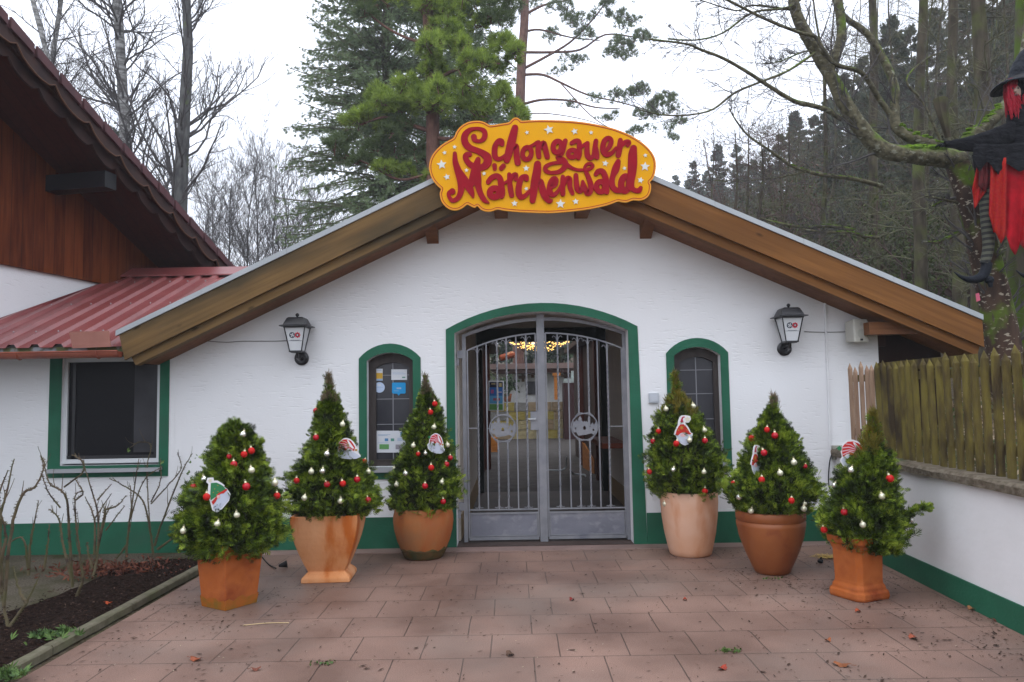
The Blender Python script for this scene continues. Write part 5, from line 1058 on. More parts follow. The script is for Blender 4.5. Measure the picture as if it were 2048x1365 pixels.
# ------------------------------------------------------------------ baubles
ORD = ['highest', 'second highest', 'third highest', 'fourth highest', 'fifth highest', 'sixth highest', 'seventh highest', 'eighth highest', 'ninth highest', 'tenth highest', 'eleventh highest']
TN = ['squat leftmost thuja', 'tall thuja second from the left', 'thuja just left of the gate', 'thuja just right of the gate', 'thuja second from the right', 'shaggy rightmost thuja']
BR = [[(467.7, 929), (488, 909), (502.7, 902), (458.6, 913), (492.6, 973.5), (387, 974.4), (414, 994), (554, 992)],
      [(632, 822), (632, 875.5), (593.3, 962), (654, 969), (685.7, 967.5), (714, 959.6), (735.8, 1000.5), (728.9, 922.6)],
      [(869.7, 808), (861, 824.7), (836.4, 908.4), (900.7, 916), (893, 929), (862.4, 935.8), (850, 972.4), (886.5, 1003.4)],
      [(1317, 863), (1305.8, 883), (1352.5, 887.6), (1409.9, 882), (1299.3, 944), (1410, 982.3)],
      [(1549.7, 871.5), (1528, 906), (1523.6, 960), (1583, 1001.7), (1534, 860), (1504, 877), (1466.6, 966.9), (1610, 933)],
      [(1780, 957.5), (1688.7, 1024.6), (1648.2, 1059.7)]]
BG = [[(485.7, 869.5), (503, 941), (408.8, 958.7), (549.7, 966), (473.7, 1030.5), (434.6, 1048.5), (366.6, 1062)],
      [(685, 849), (653.7, 908.4), (622.7, 943.7), (645, 942.7), (736.8, 943.7), (608.5, 996.5), (681, 1002), (607.8, 902.5)],
      [(818, 842.8), (810, 866), (868, 854.7), (826.5, 891.6), (894.8, 890.6), (851, 907), (811.3, 947.3), (793.5, 969.8), (884, 964.5), (788.6, 937)],
      [(1332, 818.6), (1386.3, 812.8), (1409, 861), (1379, 880.8), (1346.4, 940), (1408, 944.6), (1330.3, 1008), (1449, 920.5)],
      [(1587.8, 925.3), (1560.4, 946.6), (1478.5, 994.3), (1501.7, 1022), (1607.7, 1018), (1609.7, 1007.5)],
      [(1702, 940.7), (1764, 993), (1725.7, 1050), (1822.8, 1040), (1669, 971)]]
SMALL = {(458.6, 913), (836.4, 908.4), (1466.6, 966.9), (1610, 933), (728.9, 922.6), (788.6, 937), (607.8, 902.5), (1609.7, 1007.5), (851, 907), (1669, 971), (1449, 920.5), (810, 866)}
def surf(tr, u, v, off=0.):
    Y = tr['Yc']-.2
    for _ in range(6):
        p = at(u, v, Y); R_ = float(np.interp(p[2], tr['zz'], tr['rr'])); dx = p[0]-float(np.interp(p[2], tr['zz'], tr['cx'])); R_ *= .92; Y = tr['Yc']-math.sqrt(max(R_*R_-dx*dx, 0))-off
    return at(u, v, Y)
proto = {}
def mkbauble(kind):
    r_ = .0285; t = bpy.data.objects.new('bauble', None); COL.objects.link(t)
    o1 = MB().ball((0, 0, 0), r_, 20, 12).build('ball', {'red': m_red, 'redm': m_redm, 'gold': m_gold, 'silver': m_silver}[kind], t, smooth=True, local=True)
    b_ = MB(); b_.lathe([(.001, r_+.010), (.009, r_+.010), (.0095, r_-.003)], 12); b_.tube([(-.005, 0, r_+.010), (-.005, 0, r_+.020), (0, 0, r_+.025), (.005, 0, r_+.020), (.005, 0, r_+.010)], .0012, 4); o2 = b_.build('cap', m_cap, t, smooth=True, local=True)
    return t, [o1, o2]
for ti in range(6):
    for colr, lst in (('red', BR[ti]), ('gold', BG[ti])):
        for rk, (u, v) in enumerate(sorted(lst, key=lambda p: p[1])):
            rr = random.Random(int(u*7+v)); kind = ('redm' if rr.random() < .45 else 'red') if colr == 'red' else ('silver' if rr.random() < .4 else 'gold')
            if kind not in proto: t, kids_ = mkbauble(kind); proto[kind] = (t, kids_)
            else:
                t = proto[kind][0].copy(); COL.objects.link(t)
                for c_ in proto[kind][1]: c2 = c_.copy(); COL.objects.link(c2); c2.parent = t
            sm = (u, v) in SMALL; p = surf(TREES[ti], u, v, .03 if not sm else .006); t.location = Vector(p); s_ = rr.uniform(.90, 1.06)*(.8 if sm else 1)*(.92 if colr != 'red' else 1); t.scale = (s_, s_, s_); t.rotation_euler = (rr.uniform(-.25, .05), rr.uniform(-.35, .35), rr.uniform(0, 6))
            wd = 'red' if colr == 'red' else 'pale'
            tag(t, '%s bauble, %s of its colour on the %s' % (wd, ORD[rk], TN[ti]), 'bauble', 'baubles on the potted thujas')

# ------------------------------------------------------------------ gnome cutouts (flat painted boards)
def gnome(kind, u, v, ti, scale, ry, rz, label, off=.03, squash=1.):
    tr = TREES[ti]; p = surf(tr, u, v, off); t = empty('gnome_cutout', tuple(p), label, 'gnome decoration', 'flat gnome decorations in the thujas')
    if kind == 'bell':
        O = (620, 700); layers = [('backing', p_white, [(360, 810), (400, 700), (440, 620), (475, 560), (490, 450), (530, 340), (590, 290), (700, 285), (830, 310), (850, 400), (790, 490), (680, 490), (740, 570), (800, 670), (830, 760), (885, 790), (880, 860), (850, 980), (770, 1080), (660, 1120), (550, 1070), (450, 960), (420, 850)], 0),
            ('beard', p_beard, [(440, 850), (530, 800), (620, 770), (720, 800), (860, 830), (840, 960), (760, 1060), (660, 1100), (560, 1050), (470, 950)], 1),
            ('hat', p_red, [(405, 825), (440, 700), (500, 590), (550, 535), (640, 535), (700, 590), (760, 680), (805, 770), (850, 800), (790, 822), (735, 805), (690, 770), (600, 760), (530, 790), (480, 840)], 2),
            ('hat_tip', p_crim, [(545, 480), (570, 400), (610, 330), (660, 318), (690, 340), (635, 360), (620, 400), (640, 485)], 2),
            ('nose', p_pink, [(612+75*math.cos(a_), 835+48*math.sin(a_)) for a_ in np.arange(14)*2*PI/14], 3),
            ('hat_ornament', p_gold, [(585+(62 if k % 2 else 30)*math.cos(k*PI/6), 630+(62 if k % 2 else 30)*math.sin(k*PI/6)) for k in range(12)], 3),
            ('hat_ornament', p_gold, [(735+(30 if k % 2 else 14)*math.cos(k*PI/6), 690+(30 if k % 2 else 14)*math.sin(k*PI/6)) for k in range(12)], 3),
            ('hat_ornament', p_gold, [(490+(30 if k % 2 else 14)*math.cos(k*PI/6), 695+(30 if k % 2 else 14)*math.sin(k*PI/6)) for k in range(12)], 3),
            ('hat_star', p_cream, [(755+(82 if k % 2 else 50)*math.cos(k*PI/5+.2), 400+(82 if k % 2 else 50)*math.sin(k*PI/5+.2)) for k in range(10)], 3)]
    elif kind == 'stripe':
        O = (900, 660)
        def arcst(x0, y0, xm, ym, x1, y1, h): return [(x0, y0-h), (xm, ym-h), (x1, y1-h), (x1, y1+h), (xm, ym+h), (x0, y0+h)]
        layers = [('backing', p_white, [(560, 830), (620, 740), (600, 600), (640, 450), (700, 380), (800, 305), (900, 295), (1020, 335), (1120, 415), (1200, 520), (1245, 620), (1290, 690), (1300, 780), (1375, 860), (1385, 980), (1330, 1080), (1250, 1180), (1050, 1240), (800, 1200), (640, 1060)], 0),
            ('beard', p_beard, [(590, 820), (640, 760), (800, 690), (980, 690), (1150, 760), (1350, 880), (1370, 990), (1300, 1090), (1220, 1160), (1050, 1210), (810, 1170), (660, 1040)], 1),
            ('hat', p_red, [(640, 740), (625, 600), (640, 480), (700, 410), (780, 350), (900, 342), (1040, 390), (1110, 480), (1190, 600), (1180, 640), (1150, 735), (1000, 652), (860, 640), (740, 665)], 2),
            ('hat_stripe', p_pinkst, arcst(632, 505, 800, 490, 970, 545, 14), 3), ('hat_stripe', p_pinkst, arcst(632, 590, 800, 558, 1030, 600, 13), 3), ('hat_stripe', p_pinkst, arcst(640, 680, 820, 600, 1120, 690, 14), 3),
            ('hat_stripe', p_pinkst, arcst(720, 405, 840, 420, 960, 500, 11), 3), ('hat_stripe', p_white, [(900, 360), (950, 370), (1160, 640), (1100, 650), (1000, 560)], 4),
            ('nose', p_red, [(865+62*math.cos(a_), 675+34*math.sin(a_)) for a_ in np.arange(14)*2*PI/14], 4),
            ('bow', p_green, [(615, 575), (530, 560), (505, 500), (570, 450), (625, 500)], 1),
            ('bobble', p_gold, [(1225+45*math.cos(a_), 690+34*math.sin(a_)) for a_ in np.arange(12)*2*PI/12], 5)]
    else:
        O = (620, 640); layers = [('backing', p_white, [(360, 330), (400, 225), (550, 230), (555, 320), (650, 330), (750, 410), (820, 480), (800, 520), (880, 590), (950, 740), (900, 900), (700, 1100), (560, 1180), (450, 1100), (400, 820), (365, 680), (385, 520), (410, 390)], 0),
            ('beard', p_beard, [(480, 980), (600, 780), (700, 690), (870, 620), (940, 750), (880, 890), (700, 1060), (560, 1130), (480, 1080)], 1),
            ('hat', p_green, [(480, 370), (450, 560), (430, 700), (440, 820), (600, 740), (660, 670), (850, 590), (790, 500), (720, 440), (620, 380)], 2),
            ('hat_trim', p_red, [(450, 870), (480, 960), (560, 880), (640, 740), (700, 690), (780, 690), (885, 610), (860, 575), (760, 620), (640, 670), (560, 770), (500, 830)], 3),
            ('nose', p_pink, [(640+48*math.cos(a_), 760+48*math.sin(a_)) for a_ in np.arange(12)*2*PI/12], 4),
            ('hat_star', p_cream, [(465+(58 if k % 2 else 36)*math.cos(k*PI/5), 300+(58 if k % 2 else 36)*math.sin(k*PI/5)) for k in range(10)], 3)]
        layers += [('hat_dot', p_gold, [(x+14*math.cos(a_), y+12*math.sin(a_)) for a_ in np.arange(8)*2*PI/8], 3) for x, y in ((560, 540), (520, 630), (650, 460), (640, 620), (600, 700))]
    Rm = Matrix.Rotation(rz, 3, 'Z')@Matrix.Rotation(ry, 3, 'Y')
    d_ = CD+p[1]; k_ = d_/FPX/13.65*scale
    for nm, mt, pts, lv in layers:
        pl_ = [((x-O[0])*k_, -((y if y < 880 else 880+(y-880)*squash)-O[1])*k_) for x, y in pts]
        if sum(pl_[q][0]*pl_[(q+1) % len(pl_)][1]-pl_[(q+1) % len(pl_)][0]*pl_[q][1] for q in range(len(pl_))) < 0: pl_ = pl_[::-1]
        b_ = MB().plate(pl_, -.0012*lv-.003, .003 if lv == 0 else -.0012*(lv-1)-.0031)
        b_.v = [np.array([list(Rm@Vector(q)) for q in b_.v[0]])]; b_.build(nm, mt, t, local=True)
gnome('tree', 435, 985, 0, 1.0, -.10, .15, 'flat gnome with green tree hat in the leftmost thuja')
gnome('stripe', 693, 898, 1, .80, .05, .1, 'flat gnome with red striped hat in the tall thuja second from the left', squash=.35)
gnome('stripe', 871, 885, 2, .66, .25, .55, 'flat gnome with red striped hat turned sideways in the thuja just left of the gate', squash=.6)
gnome('bell', 1366, 861, 3, .98, 0, 0, 'flat gnome with red bell shaped hat in the thuja just right of the gate')
gnome('bell', 1511, 921, 4, 1.0, .08, .75, 'flat gnome with red bell hat and white beard in the thuja second from the right')
gnome('stripe', 1706, 908, 5, 1.05, 0, -.1, 'flat gnome with red striped hat on top of the shaggy rightmost thuja', off=.0, squash=.5)

# ------------------------------------------------------------------ bits on wall and floor
# socket box behind the right gnome with looped cable
a1 = at(1662, 893, 0); tq = empty('socket_box', (at(1677, 915, 0)[0], 0, at(1677, 915, 0)[2]), 'beige outdoor socket box on the wall behind the rightmost thuja', 'socket')
q_ = at(1677, 905, 0); MB().box((q_[0]-.075, -.055, q_[2]-.075), (q_[0]+.06, 0, q_[2]+.075)).build('housing', basic('beige_socket_plastic', (.36, .36, .31), rough=.5), tq); MB().box((q_[0]-.055, -.062, q_[2]-.05), (q_[0]+.04, -.0555, q_[2]+.05)).build('flap', m_spk, tq)
cable('plug_cable', [wp(1684, 897, -.07), wp(1668, 897, -.07), wp(1660, 908, -.05), wp(1657, 930, -.02), wp(1656, 965, -.015), wp(1662, 990, -.015)], .006, 'dark cable looping down from the beige socket box', m_blackm)
cable('floor_cable', [tuple(gnd(519, 1108, .006)), tuple(gnd(536, 1128, .006)), tuple(gnd(552, 1137, .02))], .006, 'black cable on the paving behind the leftmost pot', m_blackm)
pq = gnd(566, 1139, .0); pl1 = empty('plug_connector', tuple(pq), 'black plug connector lying on the paving between the two left pots', 'plug')
MB().lathe([(.001, 0), (.012, .0), (.018, .02), (.03, .06), (.035, .075), (.001, .08)], 12).build('housing', m_blackm, pl1, smooth=True, local=True).rotation_euler = (0, math.radians(80), .2)
bpy.data.objects['housing' if False else pl1.children[0].name].location = (-.04, 0, .032)
# straw shavings & black dropper near pots 5/6
r = np.random.default_rng(5); b_ = MB(); cst = gnd(1660, 1116); nS = 240
P0 = np.stack([cst[0]+r.normal(0, .075, nS), cst[1]+r.normal(0, .06, nS), .008+.014*r.uniform(0, 1, nS)], 1); an = r.uniform(0, PI, nS); dv = np.stack([np.cos(an), np.sin(an), r.normal(0, .1, nS)], 1)*r.uniform(.01, .03, (nS, 1)); pv = np.stack([-np.sin(an), np.cos(an), 0*an], 1)*.003
b_.arr(np.stack([P0-dv-pv, P0+dv-pv, P0+dv+pv, P0-dv+pv], 1).reshape(-1, 3), np.arange(nS*4).reshape(nS, 4)); tag(b_.build('straw', basic('yellow_straw', (.55, .38, .12), (.42, .28, .07), sc=(40, 40, 40))), 'heap of yellow straw on the paving behind the rightmost pot', 'straw', kind='stuff')
bq = gnd(1641, 1127); tag(MB().ball((bq[0], bq[1], .02), .026, 10, 7, (1.1, .9, .8)).tube([(bq[0], bq[1], .03), (bq[0]+.01, bq[1], .055)], .008, 6).build('cable_plug', m_blackm, smooth=True), 'small black plug beside the straw on the paving', 'plug')
# small litter: needles, seeds, crumbs (uncountable)
def scatter_quads(n, seed, area, lmin, lmax, wmin, wmax, z=.004, dens=None):
    r = np.random.default_rng(seed); x = r.uniform(area[0], area[1], n*6); y = r.uniform(area[2], area[3], n*6)
    d = dens(x, y) if dens else np.ones_like(x); k = r.uniform(0, 1, len(x)) < d; x = x[k][:n]; y = y[k][:n]; n = len(x)
    an = r.uniform(0, PI, n)*.6+r.normal(0, .5, n); l_ = r.uniform(lmin, lmax, n)[:, None]; w_ = r.uniform(wmin, wmax, n)[:, None]
    P = np.stack([x, y, z+r.uniform(0, .004, n)], 1); dv = np.stack([np.cos(an), np.sin(an), r.normal(0, .05, n)], 1)*l_; pv = np.stack([-np.sin(an), np.cos(an), 0*an], 1)*w_
    return MB().arr(np.stack([P-dv, P-pv+dv*r.uniform(-.5, .3, (n, 1)), P+dv, P+pv+dv*r.uniform(-.3, .5, (n, 1))], 1).reshape(-1, 3), np.arange(n*4).reshape(n, 4))
def dn(x, y):
    d = .16+.9*np.exp(-np.clip(3.25-x, 0, 9)/.55)+.35*np.exp(-(x+2.9)/.35)+.45*np.exp(-((x-2.5)**2+(y+2.0)**2)/.3)+.4*np.exp(-((x+2.1)**2+(y+2.2)**2)/.25)+.35*np.exp(-((x-2.2)**2+(y+1.3)**2)/.2)
    return np.clip(d, 0, 1)*(.3+.7*(np.array([noise.noise(Vector((a_*2.5, b2*2.5, 0))) for a_, b2 in zip(x, y)]) > -.12))
m_lit = basic('dark_litter', (.03, .02, .015), (.07, .04, .028), rough=.9, sc=(9, 9, 9))
tag(scatter_quads(3000, 31, (-2.85, 3.3, -5.2, -.1), .004, .022, .0015, .005, dens=dn).build('leaf_litter', m_lit), 'dark needles and crumbs of litter strewn over the paving', 'litter', kind='stuff')
tag(scatter_quads(420, 35, (-2.85, 3.3, -5.2, -.1), .010, .030, .004, .010, dens=lambda x, y: np.clip(dn(x, y)-.06, 0, 1)).build('bark_crumbs', m_lit), 'larger dark bark bits and twiglets lying along the kerb, pots and side wall', 'litter', kind='stuff')
tag(scatter_quads(260, 32, (-2.85, 3.3, -5.2, -.1), .003, .008, .002, .004, z=.005, dens=dn).build('pale_crumbs', basic('pale_crumbs', (.55, .50, .40), (.40, .33, .16), sc=(20, 20, 20))), 'tiny pale crumbs and seeds on the paving', 'crumbs', kind='stuff')
# individual leaves
LV = [(1020, 1308, .045, (.10, .055, .035), 'dark brown oval leaf on the paving near the middle foreground'), (1445, 1336, .04, (.36, .05, .025), 'bright red leaf on the paving near the lower right edge'), (1684, 1329, .055, (.26, .085, .03), 'large rust brown leaf on the paving in the right foreground'), (1716, 1222, .035, (.36, .07, .025), 'small orange red leaf just below the pedestal pot'), (1826, 1275, .045, (.32, .08, .04), 'orange brown leaf right of the pedestal pot'), (1656, 1280, .028, (.30, .09, .03), 'small orange leaf below left of the pedestal pot'), (1944, 1217, .045, (.34, .15, .06), 'tan curled leaf against the green foot of the side wall'), (1144, 1199, .032, (.20, .02, .015), 'dark red leaf on the paving below the gate'), (1370, 1199, .028, (.34, .05, .02), 'small red leaf below the tall pale pot'), (1993, 1240, .04, (.14, .05, .03), 'dark brown leaf near the foot of the side wall'), (512, 1338, .035, (.16, .05, .03), 'brown leaf on the paving at the lower left'), (392, 1318, .05, (.26, .07, .03), 'rusty leaf on the paving beside the kerb'), (218, 1206, .035, (.42, .07, .02), 'orange red leaf on the dark soil bed')]
for k, (u, v, s_, col_, lab) in enumerate(LV):
    g_ = gnd(u, v, .01 if k < 12 else .06); n_ = 14; P = [(0, 0, .004)]; rr = random.Random(k)
    for q in range(n_): a_ = 2*PI*q/n_; rad = s_*(1 if q % 2 == 0 else .78)*(1-.25*abs(math.sin(a_))); P.append((rad*math.cos(a_), rad*.8*math.sin(a_), .010*math.cos(2*a_)+.002))
    b_ = MB().poly(P, [(0, 1+q, 1+(q+1) % n_) for q in range(n_)]); b_.tube([(s_*.9, 0, .004), (s_*1.4, .004, .006)], .0014, 4)
    o_ = b_.build('fallen_leaf', basic('leaf_%d' % k, col_, tuple(c*.6 for c in col_), rough=.6, sc=(30, 30, 30)), local=True); o_.location = Vector(g_); o_.rotation_euler = (0, 0, rr.uniform(0, 6)); tag(o_, lab, 'leaf', 'fallen leaves')
for (u, v, n, lab) in ((650, 1325, 24, 'small green sprig lying on the paving at the lower left'), (1460, 1301, 40, 'green thuja sprig on the paving in the right foreground'), (1545, 1157, 22, 'bright green weed at the foot of the rimmed pot'), (1535, 1270, 1, '')):
    if n < 5: continue
    g_ = gnd(u, v, .008); r = np.random.default_rng(n); P = np.array(g_)+r.normal(0, 1, (n, 3))*np.array([.035, .02, .002]); b_ = MB(); spraymesh(b_, P, np.concatenate([r.normal(0, 1, (n, 2)), r.uniform(.0, .3, (n, 1))], 1), r.uniform(.012, .03, n), np.full(n, .004), seed=n); tag(b_.build('green_sprig', leaf_mat('sprig_%d' % n, [(.04, .08, .02), (.10, .16, .03)])), lab, 'sprig')
g1 = gnd(487, 1251, .006); g2 = gnd(578, 1246, .006); tag(MB().tube(smoothpath([g1, (g1+g2)/2+np.array([0, .01, .004]), g2], 4), .003, 5).build('straw_stalk', basic('stalk', (.50, .38, .20))), 'thin pale stalk lying on the paving below the leftmost pot', 'stalk')
r = np.random.default_rng(9); n = 90
for (u, v, lab, sc_) in ((110, 1272, 'clump of green weeds in the dark soil bed', 1.), (18, 1352, 'yellow green weed at the bottom left corner of the soil bed', .8)):
    g_ = gnd(u, v, .05); P = np.array(g_)+r.normal(0, 1, (n, 3))*np.array([.075, .05, .01])*sc_; b_ = MB(); spraymesh(b_, P, np.concatenate([r.normal(0, .7, (n, 2)), r.uniform(.3, 1, (n, 1))], 1), r.uniform(.03, .07, n), np.full(n, .007), seed=4, lets=((0, 0, 1), (0, .5, .8), (0, -.5, .8))); tag(b_.build('weed_clump', leaf_mat('weed_green_%d' % u, [(.03, .06, .02), (.07, .13, .03), (.13, .20, .04)])), lab, 'weed')
# bark chips and dead leaves on soil
pts = in_bed(2600, 5); r = np.random.default_rng(6); P0 = np.array([(x, y, .055+r.uniform(-.01, .02)) for x, y in pts]); n = len(P0); dv = r.normal(0, 1, (n, 3)); dv /= np.linalg.norm(dv, axis=1, keepdims=True); dv[:, 2] *= .35; dv *= r.uniform(.006, .025, (n, 1)); pv = np.cross(dv, r.normal(0, 1, (n, 3))); pv /= np.linalg.norm(pv, axis=1, keepdims=True); pv[:, 2] *= .4; pv *= r.uniform(.004, .011, (n, 1))
tag(MB().arr(np.stack([P0-dv, P0-pv, P0+dv, P0+pv], 1).reshape(-1, 3), np.arange(n*4).reshape(n, 4)).build('bark_mulch', leaf_mat('bark_chips', [(.006, .004, .004), (.018, .010, .008), (.04, .022, .016), (.13, .085, .06)], rough=.9, spec=.1)), 'dark bark chips covering the soil bed', 'bark mulch', kind='stuff')
# dark red dead leaf drift by the wall
cd_ = gnd(215, 1140, .05); n = 700; P0 = np.stack([cd_[0]+r.normal(0, .28, n), cd_[1]+r.normal(0, .16, n), .04+np.abs(r.normal(0, .035, n))], 1); dv = r.normal(0, 1, (n, 3)); dv *= .018; pv = np.cross(dv, r.normal(0, 1, (n, 3))); pv /= np.linalg.norm(pv, axis=1, keepdims=True); pv *= .009
tag(MB().arr(np.stack([P0-dv, P0-pv, P0+dv, P0+pv], 1).reshape(-1, 3), np.arange(n*4).reshape(n, 4)).build('dead_leaves', leaf_mat('red_brown_dead_leaves', [(.05, .015, .01), (.12, .035, .02), (.17, .06, .03)], rough=.8)), 'drift of red brown dead leaves in the bed by the wall', 'dead leaves', kind='stuff')

def kids(P, R, m, t0, t1, ang, lf, rf, K=6, up=.1, wob=.18, seed=0, dirbias=None, tpow=1., minr=.002):
    r = np.random.default_rng(seed); N_, K0, _ = P.shape; idx = np.repeat(np.arange(N_), m); M_ = len(idx)
    t = (t0+(t1-t0)*r.uniform(0, 1, M_)**tpow)*(K0-1); i0 = np.clip(t.astype(int), 0, K0-2); f = (t-i0)[:, None]
    a_ = P[idx, i0]; c_ = P[idx, i0+1]; pos = a_*(1-f)+c_*f; T = c_-a_; T /= np.linalg.norm(T, axis=1, keepdims=True)+1e-9
    rad = (R[idx, i0]*(1-f[:, 0])+R[idx, i0+1]*f[:, 0])
    rv = r.normal(size=(M_, 3)); rv -= (rv*T).sum(1, keepdims=True)*T; rv /= np.linalg.norm(rv, axis=1, keepdims=True)+1e-9
    an = ang*r.uniform(.7, 1.3, M_)[:, None]; d = np.cos(an)*T+np.sin(an)*rv
    if dirbias is not None: d = d+np.array(dirbias)
    d[:, 2] += up; d /= np.linalg.norm(d, axis=1, keepdims=True)
    Lp = np.linalg.norm(np.diff(P, axis=1), axis=2).sum(1)[idx]; L = Lp*lf*(1.1-.6*t/(K0-1))*r.uniform(.55, 1.25, M_)
    out = [pos]; q = pos
    for k in range(K-1):
        d = d+r.normal(0, wob, (M_, 3)); d[:, 2] += up*.4; d /= np.linalg.norm(d, axis=1, keepdims=True); q = q+d*(L/(K-1))[:, None]; out.append(q)
    P2 = np.stack(out, 1); R2 = np.clip(rad*rf, minr, None)[:, None]*np.linspace(1, .35, K)[None]; R2 = np.clip(R2, minr*.6, None); return P2, R2
# ------------------------------------------------------------------ pruned rose bushes
S3 = 2.65
def rose(base, canes, label, seed, leafat=()):
    g_ = gnd(base[0]/S3, 850+base[1]/S3, .03); t = empty('rose_bush', tuple(g_), label, 'rose bush', 'pruned rose bushes in the bed'); rr = random.Random(seed)
    for cz in canes:
        Y0 = g_[1]; dY = rr.uniform(-.25, .3); n = len(cz); P = [at(x/S3, 850+y/S3, Y0+dY*(1-(y-100)/(base[1]-100))) for x, y, *_ in cz]; Ps = smoothpath(P, 5)
        Ps = Ps+np.array([[.006*noise.noise(Vector((q*.9, seed, k))) for k in range(3)] for q in range(len(Ps))])
        r0 = .0135 if cz[0][1] > 600 else .0075; R_ = np.linspace(r0, .0035, len(Ps)); b_ = MB(); b_.tube(Ps, R_, 6)
        th = []; tr_ = []
        for q in range(1, len(Ps)-1):   # thorns and buds
            for _ in range(4):
                d_ = np.array([rr.uniform(-1, 1), rr.uniform(-1, 1), rr.uniform(-.2, .5)]); d_ /= np.linalg.norm(d_); a_ = Ps[q]+(Ps[q+1]-Ps[q])*rr.random(); th.append([a_, a_+d_*(R_[q]+.006), a_+d_*(R_[q]+.014)]); tr_.append([.0035, .0025, .0004])
        V, F = tubes(np.array(th), np.array(tr_), 3); b_.arr(V, F)
        if len(cz) >= 4:
            P2, R2 = kids(Ps[None], R_[None], 4, .3, .95, .6, .20, .55, K=5, up=.5, wob=.1, seed=seed*10+len(cz), minr=.003); V, F = tubes(P2, R2, 5); b_.arr(V, F)
        b_.build('cane', m_cane, t, smooth=False)
    if leafat:
        b_ = MB(); r = np.random.default_rng(seed); P = []
        for x, y in leafat: P += [at(x/S3, 850+y/S3, g_[1])+r.normal(0, .012, 3) for _ in range(3)]
        P = np.array(P); spraymesh(b_, P, r.normal(0, 1, P.shape)+np.array([0, 0, -.4]), r.uniform(.02, .035, len(P)), np.full(len(P), .011), seed=seed, lets=((0, 0, 1), (0, 1.0, .7))); b_.build('leaves', leaf_mat('rose_leaves_%d' % seed, [(.06, .12, .03), (.16, .24, .06)]), t)
m_cane = basic('rose_cane', (.085, .08, .035), (.12, .085, .055), rough=.7, sc=(9, 9, 6), c3=(.05, .035, .025), sc3=(7, 7, 7), lo3=.52, hi3=.62)
rose((400, 925), [[(400, 925), (438, 820), (430, 740), (412, 600), (400, 480), (400, 375), (440, 350)], [(385, 860), (368, 600), (355, 400), (310, 340), (262, 310), (222, 175)], [(385, 840), (335, 640), (312, 500), (258, 447)], [(320, 440), (258, 360), (222, 262)], [(340, 330), (440, 250), (432, 190), (380, 160)], [(400, 400), (440, 360), (400, 290)]], 'large pruned rose bush with thick canes in the middle of the bed', 1)
rose((490, 820), [[(490, 820), (515, 700), (522, 560), (515, 450), (480, 330), (440, 190)], [(520, 640), (555, 480), (560, 450), (620, 430), (668, 375)], [(545, 500), (590, 430)], [(515, 400), (590, 315)], [(500, 690), (500, 500), (450, 380)], [(500, 500), (590, 365)], [(560, 560), (660, 430)], [(490, 760), (470, 690), (460, 620)]], 'pruned rose bush right of the thickest one below the window', 2)
rose((668, 720), [[(668, 720), (680, 560), (710, 350), (735, 180)], [(690, 500), (760, 300), (860, 220)], [(670, 640), (610, 720)], [(700, 470), (690, 320)]], 'slender pruned rose bush below the right half of the window', 3, [(848, 200)])
rose((812, 690), [[(812, 690), (795, 560), (755, 400), (650, 320), (580, 285)], [(800, 600), (785, 400), (780, 220), (800, 110), (740, 92), (690, 120)], [(820, 640), (850, 540), (960, 260), (1020, 150)], [(800, 420), (900, 310), (960, 230), (940, 145)], [(800, 410), (850, 300), (850, 180)], [(835, 660), (1000, 540)]], 'spreading rose bush with a few green leaves at the right end of the bed', 4, [(680, 135), (1035, 165), (1010, 195), (1000, 250), (1015, 275), (850, 190)])
rose((45, 1085), [[(45, 1085), (20, 960), (0, 870)], [(50, 1070), (140, 940), (210, 800)], [(140, 950), (100, 870), (70, 750)], [(20, 960), (60, 560), (120, 370), (185, 330), (235, 220), (220, 170)], [(10, 900), (0, 520), (30, 380), (75, 180)], [(5, 860), (-10, 420), (42, 240)], [(0, 760), (-20, 500), (40, 530)], [(-15, 800), (30, 600), (0, 450)]], 'thorny rose bush at the left edge of the picture', 5)
rose((150, 800), [[(150, 800), (160, 640), (178, 540), (205, 400)], [(235, 760), (252, 640), (262, 530)], [(150, 760), (120, 600), (30, 640)]], 'low thin rose canes between the left edge and the thick bush', 6)

# ------------------------------------------------------------------ trees
_ones = ['first', 'second', 'third', 'fourth', 'fifth', 'sixth', 'seventh', 'eighth', 'ninth', 'tenth', 'eleventh', 'twelfth', 'thirteenth', 'fourteenth', 'fifteenth', 'sixteenth', 'seventeenth', 'eighteenth', 'nineteenth']
def ordw(k):
    if k < 19: return _ones[k]
    t_ = ['twenty', 'thirty', 'forty'][(k+1)//10-2]; r_ = (k+1) % 10
    return {'twenty': 'twentieth', 'thirty': 'thirtieth', 'forty': 'fortieth'}[t_] if r_ == 0 else t_+'-'+_ones[r_-1]
def relabel(group, fmt):
    obs = [o for o in COL.objects if o.get('group') == group and o.parent is None]; obs.sort(key=lambda o: o.location.x/(o.location.y+CD))
    for k, o in enumerate(obs): o['label'] = fmt % ordw(k)
def path3(pts, Y0, Y1=None, k=4):
    n = len(pts); Y1 = Y0 if Y1 is None else Y1
    return smoothpath([at(u, v, Y0+(Y1-Y0)*q/(n-1)) for q, (u, v) in enumerate(pts)], k)
def resample(P, K):
    d = np.concatenate([[0], np.cumsum(np.linalg.norm(np.diff(P, axis=0), axis=1))]); s_ = np.linspace(0, d[-1], K); return np.stack([np.interp(s_, d, P[:, k]) for k in range(3)], 1)
def wiggle(P, amp, seed, f=1.5):
    return P+amp*np.array([[noise.noise(Vector((p[2]*f, p[0]*f+seed, q*7.))) for q in range(3)] for p in P])
